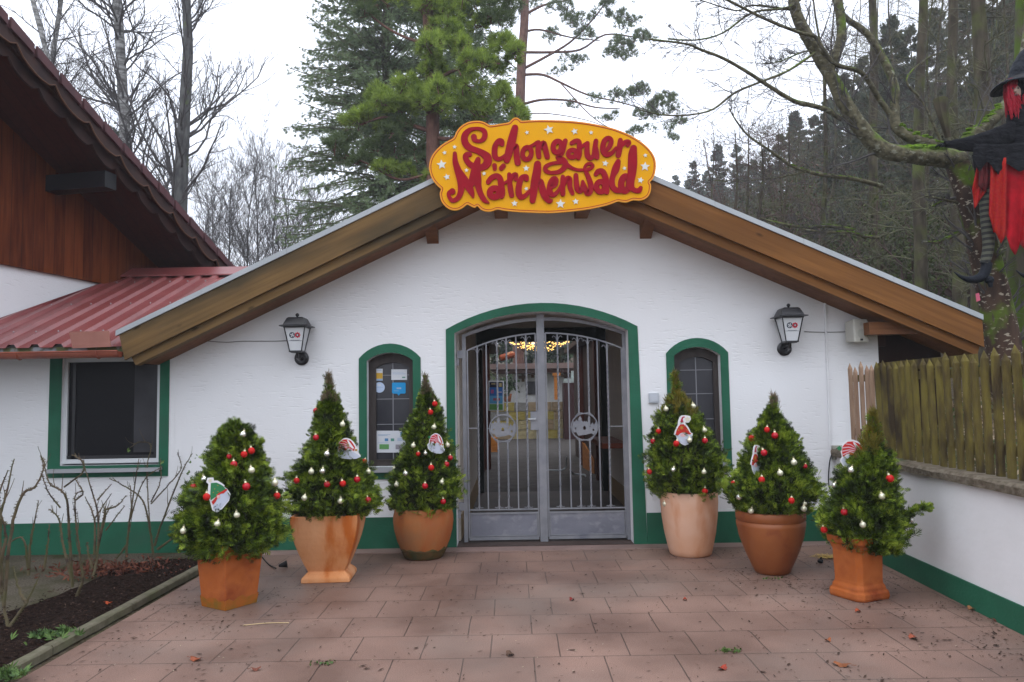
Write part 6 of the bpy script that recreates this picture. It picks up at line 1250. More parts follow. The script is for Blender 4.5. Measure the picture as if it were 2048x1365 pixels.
def bare(label, cat, limbs, mat, twigmat, levels, seed, name='bare_tree', group=None, base=None, trunk_n=9):
    """limbs: list of (path, r0, r1); levels: list of dict for kids()"""
    p0 = limbs[0][0][0]; t = empty(name, (float(p0[0]), float(p0[1]), float(p0[2])), label, cat, group)
    b_ = MB(); K = 14; PP = []; RR = []
    for path, ra, rb in limbs:
        n = len(path); R_ = np.linspace(ra, rb, n)*(1+.13*np.array([noise.noise(Vector((q*.8, seed+ra*90, 0))) for q in range(n)])); b_.tube(path, R_, trunk_n); PP.append(resample(path, K)); RR.append(np.linspace(ra, rb, K))
    b_.build('trunk', mat, t, smooth=True)
    P = np.array(PP); R = np.array(RR); c_ = MB(); allP = []
    for k, lv in enumerate(levels):
        n_ = lv.pop('n', 4 if k < 1 else 3); P, R = kids(P, R, seed=seed+k*7, **lv); V, F = tubes(P, R, n_); c_.arr(V, F)
    c_.build('twigs', twigmat, t, smooth=True); return t
def LV3(a=(22, 8, 5), ang=(.8, .7, .7), lf=(.35, .45, .45), up=.12, mr=.004, K=(7, 5, 4), t0=.1, rf=(.45, .55, .6)):
    return [dict(m=a[k], t0=t0 if k == 0 else .15, t1=1, ang=ang[k], lf=lf[k], rf=rf[k], K=K[k], up=up, minr=mr*(1 if k == 0 else .75 if k == 1 else .55)) for k in range(len(a))]
def vert(u, v0, v1, Y, lean=0, ztop=None):
    p = at(u, v0, Y); q_ = at(u+lean, v1, Y); return p, q_
def toground(P, off=(0, 0)):
    p = P[0]; z = float(hillz(p[0]+off[0], p[1]))-.2; q = np.array([p[0]+off[0], p[1]+off[1], z]); return np.concatenate([[q+(p-q)*k/6 for k in range(6)], P])
def trunkpath(u0_, v0_, u1_, v1_, Y, zb=0., ext=1.0, seed=0, amp=.15):
    a_ = at(u0_, v0_, Y); b2 = at(u1_, v1_, Y); d = b2-a_; s0 = (zb-a_[2])/d[2]; P = [a_+d*(s0+(ext-s0)*q/12) for q in range(13)]; return wiggle(np.array(P), amp, seed, .35)
# left birches and alder
bare('tall grey trunked bare tree standing left of the gate roof against the white sky', 'tree', [(smoothpath([at(360, 470, 13)-np.array([0, 0, 6.6]), at(360, 470, 13)-np.array([0, 0, 3.5]), at(360, 400, 13), at(365, 290, 13), at(371, 190, 13), at(376, 90, 13), at(373, 0, 13), at(380, -140, 13), at(372, -280, 13)], 4), .24, .07)], m_greybark, m_twig, LV3((46, 11, 7), (1.05, .7, .7), (.27, .50, .42), .22, .009, t0=.3, rf=(.26, .55, .6)), 41)
bare('birch with white patched trunk rising above the chalet roof', 'tree', [(trunkpath(252, 300, 234, 0, 14, 0, 1.6, 2, .1), .26, .10)], m_birch, m_twig, LV3((64, 12, 6), (.75, .6, .6), (.24, .5, .42), .05, .008, t0=.3, rf=(.24, .55, .6)), 42, name='birch_tree')
bare('slim leaning birch near the upper left corner', 'tree', [(trunkpath(95, 115, 66, 0, 15, 0, 2.2, 3, .1), .14, .06)], m_birch, m_twig, LV3((40, 11, 6), (.8, .6, .6), (.22, .5, .42), .05, .008, t0=.4, rf=(.3, .55, .6)), 43, name='birch_tree')
bare('slim forked birch right of the leaning one near the upper left corner', 'tree', [(trunkpath(106, 130, 122, 0, 16, 0, 2.2, 4, .1), .13, .06)], m_birch, m_twig, LV3((40, 11, 6), (.8, .6, .6), (.22, .5, .42), .05, .008, t0=.4, rf=(.3, .55, .6)), 44, name='birch_tree')
for k, (u, lean, top, Y) in enumerate(((400, 15, 420, 26), (430, -8, 390, 29), (462, 6, 365, 24), (495, 10, 345, 26), (520, -10, 355, 23), (545, 10, 350, 30), (575, -6, 365, 25), (610, 8, 390, 31), (640, 4, 400, 28))):
    bare('thin twiggy bare tree in the thicket behind the gate roof at left', 'tree', [(trunkpath(u, 540, u+lean, top, Y, 0, 1., 50+k, .3), .07, .02)], m_twig, m_twig, LV3((34, 9, 5), (.6, .6, .6), (.42, .5, .45), .15, .011, K=(6, 4, 3), t0=.3), 60+k, group='thin bare trees in the thicket behind the roof', trunk_n=5)

def spruce_mesh(H, R, nb, ns, seed, z0=.06, hang=.5, sp=(.16, .34), pw=.85, wid=.03):
    rib = ((0, 0, 1), (.2, .55, .6), (.2, -.55, .6), (.45, .5, .45), (.45, -.5, .45)) if wid < .025 else ((0, 0, 1), (.3, .6, .6), (.3, -.6, .6))
    r = np.random.default_rng(seed); t = z0+(1-z0)*r.uniform(0, 1, nb)**.9; z = t*H; L = R*(1-t)**pw*r.uniform(.72, 1.12, nb)+.12; th = r.uniform(0, 2*PI, nb); K = 6; s_ = np.linspace(0, 1, K)
    rise = r.uniform(-.35, .32, nb)+.35*t; droop = .45*(1-t)+.10
    zz = z[:, None]+L[:, None]*(rise[:, None]*s_-droop[:, None]*s_**2+.14*s_**4); rr = L[:, None]*s_
    P = np.stack([rr*np.cos(th)[:, None], rr*np.sin(th)[:, None], zz], -1); Rb = (.008+.012*L)[:, None]*np.linspace(1, .3, K)
    bb = MB(); V, F = tubes(P, Rb, 3); bb.arr(V, F); tr = MB(); tr.tube([(0, 0, -.5), (0, 0, H*.5), (0, 0, H)], [R*.065, R*.038, .01], 8)
    f = MB(); idx = np.repeat(np.arange(nb), ns); u_ = r.uniform(.12, 1, len(idx))*(K-1); i0 = np.clip(u_.astype(int), 0, K-2); w_ = (u_-i0)[:, None]; A = P[idx, i0]*(1-w_)+P[idx, i0+1]*w_; T = P[idx, i0+1]-P[idx, i0]; T /= np.linalg.norm(T, axis=1, keepdims=True)
    side = np.cross(T, np.array([0, 0, 1.])); side /= np.linalg.norm(side, axis=1, keepdims=True)+1e-9; sg = r.choice([-1, 1], len(idx))[:, None]; A = A+r.normal(0, .05 if wid < .02 else .03, A.shape)*np.array([1, 1, 1.4])
    D_ = T*.75+side*sg*r.uniform(.2, 1, (len(idx), 1))+np.array([0, 0, -1])*hang*r.uniform(.1, 1, (len(idx), 1))+r.normal(0, .12, (len(idx), 3))
    spraymesh(f, A, D_, r.uniform(sp[0], sp[1], len(idx))*(.5+.5*(L[idx]/R).clip(0, 1)), np.full(len(idx), wid), seed=seed, lets=rib)
    return tr, bb, f
def spruce(label, loc, H, R, nb, ns, seed, group=None, mat=None, **k):
    t = empty('spruce_tree', loc, label, 'spruce', group); tr, bb, f = spruce_mesh(H, R, nb, ns, seed, **k)
    return t, [tr.build('trunk', m_mossbark, t, local=True, smooth=True), bb.build('branches', m_twigg, t, local=True), f.build('crown', mat or m_spruce, t, local=True)]
def place_px(u, Y, z=None): p = at(u, 600, Y); return (p[0], Y, float(hillz(p[0], Y)) if z is None else z)
spruce('dark spruce behind the birches above the chalet roof', place_px(215, 21, 0), 12.2, 3.6, 260, 60, 71, wid=.016)
spruce('tall blue green spruce rising left behind the name sign', place_px(775, 17, 0), 21, 4.6, 760, 85, 72, sp=(.14, .30), wid=.014, hang=1.0, pw=.6, z0=.15, mat=m_spruce2)
spruce('dark spruce standing behind the two pines', place_px(930, 21, 0), 24, 3.6, 480, 70, 73, sp=(.16, .32), wid=.016, hang=1.0, pw=.6, z0=.30, mat=m_spruce2)
# pines: traced limbs with needle tufts
def tufts(b_, P, D_, L, n=10, wd=.012, seed=0):
    r = np.random.default_rng(seed); N_ = len(P)
    for k in range(n):
        d = D_*.9+r.normal(0, .62, (N_, 3)); d /= np.linalg.norm(d, axis=1, keepdims=True); s_ = np.cross(d, r.normal(size=(N_, 3))); s_ /= np.linalg.norm(s_, axis=1, keepdims=True)+1e-9
        V = np.stack([P-s_*wd*.5, P+s_*wd*.5, P+d*L[:, None]], 1).reshape(-1, 3); b_.arr(V, np.arange(N_*3).reshape(N_, 3))
def pine(label, trunk, ra, rb, clumps, limbs, Y, seed, mats, tl=(.12, .2), cover=1.0):
    p0 = trunk[0]; t = empty('pine_tree', tuple(p0), label, 'pine'); tb = MB(); tb.tube(trunk, np.linspace(ra, rb, len(trunk)), 10); tb.build('trunk', m_pinebark, t, smooth=True)
    lb = MB(); r = np.random.default_rng(seed)
    for lp, r1, r2 in limbs: lb.tube(lp, np.linspace(r1, r2, len(lp)), 6)
    fo = MB()
    for (u, v, ru, rv, n, mi, dY) in clumps:
      if True:
        # each clump: sub-branchlets fanning through an ellipsoid, tufts on their outer ends
        subs = [(u+ru*.75*r.uniform(-1, 1), v+rv*.8*r.uniform(-1, 1), ru*r.uniform(.22, .4)+6, rv*r.uniform(.35, .6)+4, dY+r.uniform(-.5, .5)*(CD+Y)/18) for _ in range(max(3, int(ru*rv/330)))]
      for (u, v, ru, rv, dY), n in [(s_, max(8, int(n/len(subs)*1.15))) for s_ in subs]:
        d_ = CD+Y+dY; ax_ = ru*d_/FPX; az_ = rv*d_/FPX; c_ = at(u, v, Y+dY); n = int(n*cover)
        q = r.normal(size=(n, 3)); q /= np.linalg.norm(q, axis=1, keepdims=True); q *= r.uniform(.35, 1, (n, 1))**.5; q[:, 2] = np.abs(q[:, 2])*1.5-.5+.35*np.sin(q[:, 0]*4+u)
        nzv = np.array([noise.noise(Vector((a_[0]*2.5+u*.1, a_[1]*2.5, a_[2]*2.5))) for a_ in q]); q = q[nzv > -.08]; n = len(q)
        if n < 2: continue
        P = c_+q*np.array([ax_, max(ax_*.7, .2), az_]); D_ = q*np.array([1, .7, .5])+np.array([0, 0, .75]); fo.cur = mi; tufts(fo, P, D_/np.linalg.norm(D_, axis=1, keepdims=True), r.uniform(tl[0], tl[1], n), wd=tl[1]*.09, n=12, seed=seed+int(abs(u)))
        m = max(3, n//22); st = np.repeat((c_-np.array([0, 0, az_*.5]))[None], m, 0)+r.normal(0, .08, (m, 3)); en = P[r.integers(0, n, m)]; mid = (st+en)/2+r.normal(0, .06, (m, 3))
        V, F = tubes(np.stack([st, mid, en], 1), np.tile([.016, .010, .005], (m, 1)), 3); lb.arr(V, F)
    fo.cur = 0; lb.build('branches', m_pinebark, t, smooth=True); fo.build('needles', mats, t); return t
YB = 9.5
tB = smoothpath([np.array([at(868, 600, YB)[0], YB, -.3]), at(868, 400, YB), at(866, 300, YB), at(864, 180, YB), at(858, 60, YB), at(850, -80, YB), at(845, -300, YB)], 4)
cB = [(770, 205, 70, 32, 520, 0, .2), (840, 190, 80, 36, 640, 0, -.4), (905, 195, 70, 34, 520, 0, -.6), (965, 205, 60, 30, 420, 0, -.5), (1010, 228, 40, 18, 200, 0, -.4), (735, 240, 50, 26, 300, 0, .3), (800, 250, 60, 22, 260, 1, .3), (900, 100, 62, 34, 420, 0, -.4), (955, 110, 52, 36, 360, 0, -.5), (1010, 120, 36, 26, 200, 0, -.3), (985, 70, 50, 26, 240, 0, -.2), (880, 130, 40, 24, 200, 0, -.2), (900, 30, 80, 30, 420, 0, .1), (980, 15, 80, 30, 400, 1, .2), (830, 20, 70, 30, 300, 1, .4), (740, 15, 60, 24, 240, 1, .4), (690, 295, 60, 26, 220, 1, .6), (760, 310, 70, 26, 260, 1, .5), (800, 340, 50, 20, 180, 0, .2), (830, 300, 50, 26, 200, 1, .1), (930, 260, 60, 24, 220, 1, -.1), (870, 350, 40, 16, 110, 0, -.1), (860, -40, 120, 50, 500, 0, 0)]
lB = [(path3([(866, 265), (820, 250), (770, 235), (720, 250)], YB, YB), .06, .02), (path3([(866, 275), (900, 278), (940, 262), (985, 240)], YB, YB-.6), .06, .02), (path3([(864, 170), (900, 145), (950, 130), (1000, 128)], YB, YB-.5), .05, .02), (path3([(862, 80), (830, 82), (780, 60), (740, 30)], YB, YB+.4), .05, .02), (path3([(866, 345), (800, 360), (740, 330), (690, 310)], YB, YB+.6), .04, .015)]
pine('pine with bright yellow green needle clumps just left above the name sign', tB, .19, .11, cB, lB, YB, 81, [m_pine, m_pined], cover=1.7)
YA = 31.5
tA = smoothpath([np.array([at(1036, 620, YA)[0], YA, -.3]), at(1036, 620, YA), at(1037, 400, YA), at(1039, 250, YA), at(1041, 180, YA), at(1044, 110, YA), at(1049, 40, YA), at(1050, -60, YA), at(1052, -260, YA)], 4)
lA = [(path3([(1043, 140), (1090, 115), (1140, 85), (1185, 40), (1215, 0)], YA, YA-.8), .05, .015), (path3([(1043, 150), (1085, 150), (1120, 165), (1175, 190), (1240, 205), (1310, 225)], YA, YA-1), .05, .012), (path3([(1041, 210), (1085, 200), (1140, 202), (1190, 215), (1240, 218)], YA, YA-.5), .045, .012), (path3([(1046, 105), (1100, 105), (1160, 100), (1210, 70), (1270, 75), (1330, 85)], YA, YA-1), .045, .012), (path3([(1049, 30), (1090, 10), (1140, 0)], YA, YA-.3), .05, .02), (path3([(1043, 130), (1010, 100), (980, 60)], YA, YA+.3), .04, .015), (path3([(1045, 65), (1080, 60), (1140, 75), (1200, 82)], YA, YA+.3), .04, .012), (path3([(1041, 228), (1100, 228), (1170, 240), (1235, 262)], YA, YA-.8), .02, .006), (path3([(1120, 165), (1180, 230), (1230, 262), (1290, 285)], YA-.5, YA-1.2), .02, .006)]
cA = [(1105, 20, 40, 22, 130, 0, 0), (1150, 35, 40, 20, 110, 0, -.4), (1200, 20, 44, 22, 130, 0, -.6), (1250, 40, 40, 20, 110, 0, -.5), (1290, 70, 34, 20, 90, 0, -.7), (1240, 80, 40, 16, 90, 0, -.5), (1180, 75, 36, 14, 70, 0, -.2), (1110, 75, 34, 14, 60, 0, .2), (1150, 120, 36, 14, 60, 0, 0), (1210, 110, 36, 14, 70, 0, -.5), (1260, 105, 30, 14, 60, 0, -.6), (1120, 140, 30, 12, 40, 0, 0), (1215, 190, 36, 14, 70, 0, -.8), (1265, 185, 40, 18, 110, 1, -.9), (1320, 200, 44, 18, 130, 1, -1), (1350, 215, 24, 14, 50, 1, -1), (1290, 225, 40, 16, 90, 1, -1), (1340, 250, 30, 12, 50, 0, -1.1), (1280, 262, 36, 12, 50, 0, -1.1), (1220, 235, 30, 10, 34, 0, -.8), (1350, 275, 20, 8, 20, 0, -1.1), (1010, 40, 40, 26, 130, 0, .3), (1075, 0, 70, 26, 200, 1, .2), (1060, -60, 120, 40, 300, 0, 0), (1220, -20, 90, 26, 200, 0, -.5), (1140, 205, 20, 8, 20, 0, -.2)]
pine('tall pine with red trunk and sparse branches reaching right above the name sign', tA, .31, .2, [(a_[0], a_[1], a_[2], a_[3], int(a_[4]*2.4), a_[5], a_[6]*2) for a_ in cA], [(a_[0], a_[1]*1.7, a_[2]*2) for a_ in lA], YA, 82, [m_pined, m_pined], tl=(.16, .26))

# mossy tree by the right eave, limbs traced
TY = .75
zb_ = 1.3
trk = smoothpath([at(2018, 790, TY), at(2006, 690, TY), at(1990, 600, TY), at(1962, 480, TY), at(1938, 390, TY), at(1915, 330, TY)], 5)
def z3(*p): return [(1300+x/2.73, y/2.73) for x, y in p]
limbs = [(trk, .20, .125),
 (path3(z3((1700, 880), (1600, 865), (1460, 850), (1290, 828), (1200, 760), (1130, 670), (1060, 560), (1000, 440), (940, 340), (870, 220), (800, 80), (770, -80)), TY, TY-.1), .12, .06),
 (path3(z3((975, 390), (1015, 300), (1045, 200), (1035, 60), (1000, -120)), TY-.08, TY), .07, .05),
 (path3(z3((1640, 860), (1560, 800), (1440, 760), (1350, 700), (1335, 600), (1335, 470), (1262, 300), (1180, 180), (1060, 90), (1000, -20)), TY+.05, TY+.2), .075, .03),
 (path3(z3((1310, 620), (1250, 540), (1190, 440), (1140, 390), (1010, 350), (940, 260), (900, 200), (820, 180), (640, 110), (440, 10), (300, -60)), TY+.12, TY-.5), .035, .012),
 (path3(z3((1045, 650), (960, 600), (860, 572), (780, 550), (640, 465), (540, 400), (400, 320), (270, 270), (200, 242), (0, 215)), TY-.05, TY-.9), .032, .010),
 (path3(z3((900, 290), (750, 390), (600, 450), (460, 510), (340, 600), (200, 630), (60, 628), (-60, 600)), TY-.2, TY-.9), .016, .007),
 (path3(z3((1270, 1020), (1120, 980), (960, 960), (850, 935), (760, 900), (650, 820), (540, 745), (470, 660), (430, 590)), TY+.9, TY+.6), .030, .008),
 (path3(z3((850, 940), (700, 970), (560, 985), (440, 990), (320, 985)), TY+.7, TY+.4), .010, .004),
 (path3(z3((1180, 1300), (1090, 1255), (960, 1235), (850, 1245), (680, 1215), (600, 1190)), TY+.9, TY+.8), .030, .012),
 (path3(z3((1250, 1300), (1160, 1290), (1080, 1270), (960, 1270), (820, 1250)), TY+.85, TY+.7), .022, .010),
 (path3(z3((1690, 1270), (1620, 1305), (1560, 1325), (1495, 1320)), TY, TY-.1), .026, .010),
 (path3(z3((1680, 1110), (1600, 1090), (1500, 1070)), TY, TY-.15), .016, .010),
 (path3(z3((1660, 1085), (1600, 1100), (1530, 1135)), TY+.1, TY), .016, .006),
 (path3(z3((1665, 860), (1740, 760), (1830, 690), (1920, 600), (2000, 480), (2060, 200), (2080, -100)), TY+.12, TY+.4), .085, .05),
 (path3(z3((1600, 800), (1490, 560), (1400, 440), (1500, 330), (1630, 270)), TY+.15, TY+.3), .018, .008),
 (path3(z3((890, 300), (850, 280), (700, 340), (600, 350)), TY-.1, TY-.3), .012, .005),
 (path3(z3((1000, -20), (900, -60), (760, 40), (560, 70), (400, 180), (250, 220), (100, 215)), TY+.1, TY-.7), .018, .007),
 (path3(z3((800, 60), (560, 30), (470, 60), (270, 0)), TY-.1, TY-.4), .014, .006)]
mt_ = bare('large mossy tree with a great limb sweeping left, witch hanging from it', 'tree', limbs, m_limbbark, m_twig, [dict(m=20, t0=.12, t1=1, ang=.75, lf=.28, rf=.15, K=7, up=.10, wob=.16, minr=.0045), dict(m=6, t0=.15, t1=1, ang=.6, lf=.5, rf=.55, K=5, up=.05, wob=.16, minr=.003), dict(m=3, t0=.2, t1=1, ang=.6, lf=.5, rf=.6, K=4, up=.03, wob=.18, minr=.0022)], 91, name='mossy_tree')
# rough bark sleeve on the lower trunk + moss cushions
MB().tube(trk, np.linspace(.206, .131, len(trk)), 14).build('rough_bark', m_bigbark, mt_, smooth=True)
r = np.random.default_rng(13)
def mosscush(paths, name, parent, n, side=.9):
    Pm = []; Rm = []
    for (path, ra, rb, t0, t1) in paths:
        for _ in range(n):
            t_ = r.uniform(t0, t1)*(len(path)-1); i0 = min(int(t_), len(path)-2); p = path[i0]+(path[i0+1]-path[i0])*(t_-i0); rad = ra+(rb-ra)*t_/(len(path)-1)
            Pm.append(p+np.array([r.normal(0, .25)*rad, -abs(r.normal(.2, .3))*rad, rad*r.uniform(.5, 1.0)])); Rm.append(rad*r.uniform(.18, .42)+.006)
    b_ = MB()
    for p, q in zip(Pm, Rm): b_.ball(p, q, 6, 4, (1.6, 1.2, .7))
    b_.build(name, m_moss, parent, smooth=False)
mosscush([(limbs[3][0], .075, .03, .08, .32), (limbs[1][0], .12, .06, .10, .22), (limbs[9][0], .03, .012, .15, .7), (limbs[10][0], .022, .01, .1, .7), (limbs[11][0], .026, .01, 0, 1), (limbs[7][0], .03, .008, .1, .5), (limbs[14][0], .085, .05, .15, .5), (limbs[13][0], .016, .006, .0, 1)], 'moss_cushions', mt_, 34)
# broken stub
st = smoothpath([at(1896, 276, TY-.12), at(1890, 248, TY-.14), at(1884, 222, TY-.14), at(1880, 200, TY-.12)], 3); MB().tube(st, np.linspace(.035, .085, len(st)), 7).build('broken_stub', m_mossbark, mt_)
et = empty('edge_tree', tuple(at(2010, 830, 1.3)), 'very mossy trunk at the right edge behind the witch', 'tree')
MB().tube(smoothpath([at(2010, 830, 1.3), at(2035, 700, 1.3), at(2048, 560, 1.3), at(2060, 300, 1.3), at(2070, -100, 1.3)], 4), .2, 12).build('trunk', bark_mat('very_mossy_bark', (.05, .04, .03), (.10, .085, .06), moss=(.07, .11, .012), mlo=.42, mhi=.56), et, smooth=True)

# forest on the right slope: trunks with twigs
FT = [(1962, 300, 1958, 0, 3.2, .21, 'stout grey barked trunk rising behind the witch', m_mossbark), (1843, 420, 1846, 0, 6.0, .16, 'straight trunk in the forest left of the stout one', m_mossbark), (1908, 420, 1905, 0, 5.0, .15, 'straight trunk between the stout one and its left neighbour', m_mossbark), (1752, 560, 1745, 0, 8.5, .15, 'slim trunk rising through the big limb', m_mossbark)]
for k, (u0_, v0_, u1_, v1_, Y, rr_, lab, mt) in enumerate(FT):
    p = at(u0_, v0_, Y); bare(lab, 'tree', [(trunkpath(u0_, v0_, u1_, v1_, Y, float(hillz(p[0], Y)), 1.7, 100+k, .12), rr_*.8, rr_*.4)], mt, m_twigg, LV3((44, 9, 4), (1.1, .7, .7), (.18, .5, .45), -.02, .005, t0=.1, rf=(.13, .6, .6)), 110+k, name='forest_tree', group='trees on the wooded slope')
rr = random.Random(77); fo_us = []
for k in range(30):
    Y = rr.uniform(8, 30); u = 1430+620*((k+.5)/26)+rr.uniform(-14, 14); p = at(u, 400, Y); z = float(hillz(p[0], Y)); lean = rr.uniform(-25, 25)
    bare('mossy slender trunk with tangled twigs on the wooded slope behind the right roof', 'tree', [(trunkpath(u, 560, u+lean, 60 if u > 1650 else 260, Y, z, 1.35 if u > 1650 else 1.0, 200+k, .3), rr.uniform(.05, .11), .010)], m_mossbark, m_twigg if k % 3 else m_twigr, LV3((34, 8, 5), (1.1, .8, .8), (.24, .5, .45), .0, .006, K=(6, 4, 3), t0=.1, rf=(.2, .6, .6)), 300+k*5, name='forest_tree', group='slender trunks on the wooded slope', trunk_n=7)
# forest spruces: 3 meshes, copied
protoS = []; m_spruce3 = leaf_mat('hazy_grey_green_spruce_needles', [(.085, .105, .08), (.14, .165, .12), (.20, .225, .165)], rough=.9, trans=.3, spec=.1)  # needle tones paled to carry the slope's haze in the colour
for k in range(3):
    t, ch_ = spruce('x', (0, -200, 0), 15, 3.5, 300, 60, 400+k, mat=m_spruce3, sp=(.20, .42), wid=.024, hang=.9); protoS.append((t, ch_))
SP = [(1400, 380, 50), (1440, 350, 56), (1490, 350, 46), (1520, 400, 40), (1550, 345, 50), (1600, 300, 42), (1640, 290, 36), (1660, 250, 44), (1450, 400, 40), (1580, 380, 36), (1630, 370, 28), (1385, 325, 62), (1412, 345, 64), (1435, 290, 60), (1474, 292, 62), (1350, 352, 70), (1505, 320, 55), (1530, 300, 50), (1560, 270, 46), (1590, 225, 38), (1625, 235, 34), (1655, 200, 30), (1690, 150, 26), (1725, 120, 24), (1780, 40, 20), (1760, 90, 23), (1820, 60, 26), (1870, 20, 24), (1930, -30, 22), (1990, -60, 20), (2040, -80, 18), (1660, 320, 22), (1600, 340, 28), (1540, 370, 32), (1480, 380, 38), (1430, 375, 44), (1720, 260, 18), (1800, 220, 16), (1880, 180, 15), (1950, 150, 14), (2030, 120, 13), (1690, 380, 15), (1570, 420, 24), (1760, 400, 13), (1840, 380, 12), (2100, 0, 16), (2160, 60, 14), (1640, 440, 18), (1500, 440, 30)]
lab_s = ['hazy distant spruce top on the ridge right of the sign', 'dark spruce among the trees on the wooded slope at right']
for k, (u, v, Y) in enumerate(SP):
    top = at(u, v, Y); z0 = float(hillz(top[0], Y))-1.0; H = max(top[2]-z0, 4); t0, ch_ = protoS[k % 3]; rr = random.Random(k+5)
    t = t0.copy(); COL.objects.link(t); s_ = H/15; sw = s_ if H < 18 else s_*.8; t.location = (top[0], Y, z0); t.scale = (sw*1.0, sw*1.0, s_); t.rotation_euler = (0, 0, rr.uniform(0, 6))
    for c_ in ch_: c2 = c_.copy(); COL.objects.link(c2); c2.parent = t
    far = Y > 52; tag(t, lab_s[0] if far else lab_s[1], 'spruce', 'distant spruces on the ridge' if far else 'spruces on the wooded slope')
for t0, ch_ in protoS:
    for c_ in ch_: bpy.data.objects.remove(c_)
    bpy.data.objects.remove(t0)
# russet beeches with clinging leaves
def leafy(label, u, v, Y, seed, mat, n=2600, R=2.2):
    p = at(u, v, Y); z0 = float(hillz(p[0], Y)); t = empty('russet_shrub', (p[0], Y, z0), label, 'shrub', 'russet shrubs on the wooded slope'); r = np.random.default_rng(seed)
    st_ = np.zeros((9, 6, 3)); 
    for q in range(9):
        a_ = r.uniform(0, 2*PI); L = (p[2]-z0+1.5)*r.uniform(.7, 1.1); st_[q] = np.array([p[0], Y, z0])+np.outer(np.linspace(0, 1, 6), [R*.7*math.cos(a_), R*.7*math.sin(a_), L])+r.normal(0, .08, (6, 3))
    b_ = MB(); Rr = np.tile(np.linspace(.04, .012, 6), (9, 1)); V, F = tubes(st_, Rr, 4); b_.arr(V, F); P2, R2 = kids(st_, Rr, 12, .3, 1, .8, .35, .5, K=5, seed=seed, minr=.006); V, F = tubes(P2, R2, 3); b_.arr(V, F); b_.build('stems', m_twigr, t)
    idx = r.integers(0, len(P2), n); kk = r.integers(1, 5, n); P = P2[idx, kk]+r.normal(0, .16, (n, 3)); f = MB(); spraymesh(f, P, r.normal(0, 1, (n, 3)), r.uniform(.05, .10, n), np.full(n, .028), seed=seed, lets=((0, 0, 1),)); f.build('leaves', mat, t)
m_russ = leaf_mat('russet_beech_leaves', [(.07, .035, .025), (.13, .065, .045), (.19, .10, .065)], rough=.8)
m_under = leaf_mat('olive_undergrowth', [(.03, .045, .012), (.06, .08, .02), (.10, .12, .035)], rough=.8)
for k, (u, v, Y) in enumerate(((1480, 370, 26), (1540, 400, 22), (1590, 340, 30), (1450, 420, 30), (1620, 430, 20), (1560, 330, 36))): leafy('russet leaved bare shrub on the slope just right of the roof peak', u, v, Y, 500+k, m_russ)
for k, (u, v, Y) in enumerate(((1640, 500, 12), (1700, 470, 14), (1760, 540, 10), (1830, 560, 8), (1890, 520, 9), (1600, 480, 16), (1820, 480, 12), (1960, 560, 7), (1740, 420, 18), (1850, 440, 15))): leafy('olive green undergrowth bush on the slope behind the right roof', u, v, Y, 520+k, m_under, 2200, 1.8)
# leaf litter behind the fence
n = 5200; x = r.uniform(3.5, 6.5, n); y = r.uniform(-6, 1.5, n); z = hillz(x, y)+.01+r.uniform(0, .04, n); P0 = np.stack([x, y, z], 1); dv = r.normal(0, .025, (n, 3)); pv = np.cross(dv, r.normal(0, 1, (n, 3))); pv /= np.linalg.norm(pv, axis=1, keepdims=True); pv *= .014
tag(MB().arr(np.stack([P0-dv, P0-pv, P0+dv, P0+pv], 1).reshape(-1, 3), np.arange(n*4).reshape(n, 4)).build('leaf_litter', leaf_mat('bank_leaves', [(.05, .03, .015), (.14, .09, .05), (.30, .23, .15), (.42, .36, .27)], rough=.8)), 'fallen leaves and pale chippings on the bank behind the picket fence', 'leaf litter', kind='stuff')

# ------------------------------------------------------------------ witch figure
WY = TY-.38
wt = empty('witch_figure', tuple(at(2045, 560, WY)), 'witch doll with red hair, black hat and red skirt hanging in the mossy tree', 'witch doll')
m_cloth = basic('black_cloth', (.007, .007, .009), (.013, .014, .017), rough=.9, spec=.1, sc=(20, 20, 20), bump=1, bsc=(9, 9, 22), bdist=.03)
m_hatm = basic('black_satin_hat', (.008, .010, .015), (.014, .017, .024), rough=.6, spec=.12, sc=(8, 8, 8), bump=1, bsc=(14, 14, 14), bdist=.03)
m_hair = basic('red_wig_hair', (.42, .008, .03), (.28, .005, .015), rough=.5, sc=(60, 60, 4), bump=.8)
m_skirt = basic('red_gauze', (.42, .008, .018), (.28, .006, .012), rough=.85, spec=.05, sc=(9, 9, 9))
m_skirt2 = basic('orange_red_shimmer_gauze', (.34, .022, .010), (.30, .006, .012), rough=.75, spec=.1, sc=(30, 30, 40))
m_maroon = basic('dark_maroon_gauze', (.12, .012, .014), (.07, .008, .010), rough=.8, sc=(20, 20, 20))
m_skin = basic('doll_skin', (.42, .30, .24), rough=.6)
m_stock = stripes_mat('striped_stocking', (.008, .008, .008), (.075, .075, .05), 15.5)
def w3(u, v, dy=0.): p = at(u, v, WY+dy); return np.array(p)
# torso and hips as one continuous body
def ellring(c, rx, ry, n=18): return [(c[0]+rx*math.cos(a_), c[1]+ry*math.sin(a_), c[2]) for a_ in np.arange(n)*2*PI/n]
prof = [((2030, 345), .15, .12), ((2034, 320), .17, .13), ((2042, 290), .13, .11), ((2046, 262), .16, .12), ((2046, 240), .18, .12), ((2042, 222), .15, .10), ((2036, 212), .07, .07), ((2034, 200), .05, .055), ((2033, 192), .075, .09), ((2032, 178), .09, .10), ((2031, 160), .085, .10), ((2031, 145), .045, .06)]
loft(MB(), [ellring(w3(*c_, 0), rx, ry) for c_, rx, ry in prof]).build('body', m_cloth, wt, smooth=True)
fb = MB(); fc = w3(2028, 186, -.05); fb.ball(fc, .085, 16, 12, (.85, .75, 1.15)); fb.ball(fc+np.array([-.03, -.075, -.01]), .016, 8, 6, (1, 1.6, 1.2)); fb.build('face', m_skin, wt, smooth=True)
eb = MB(); 
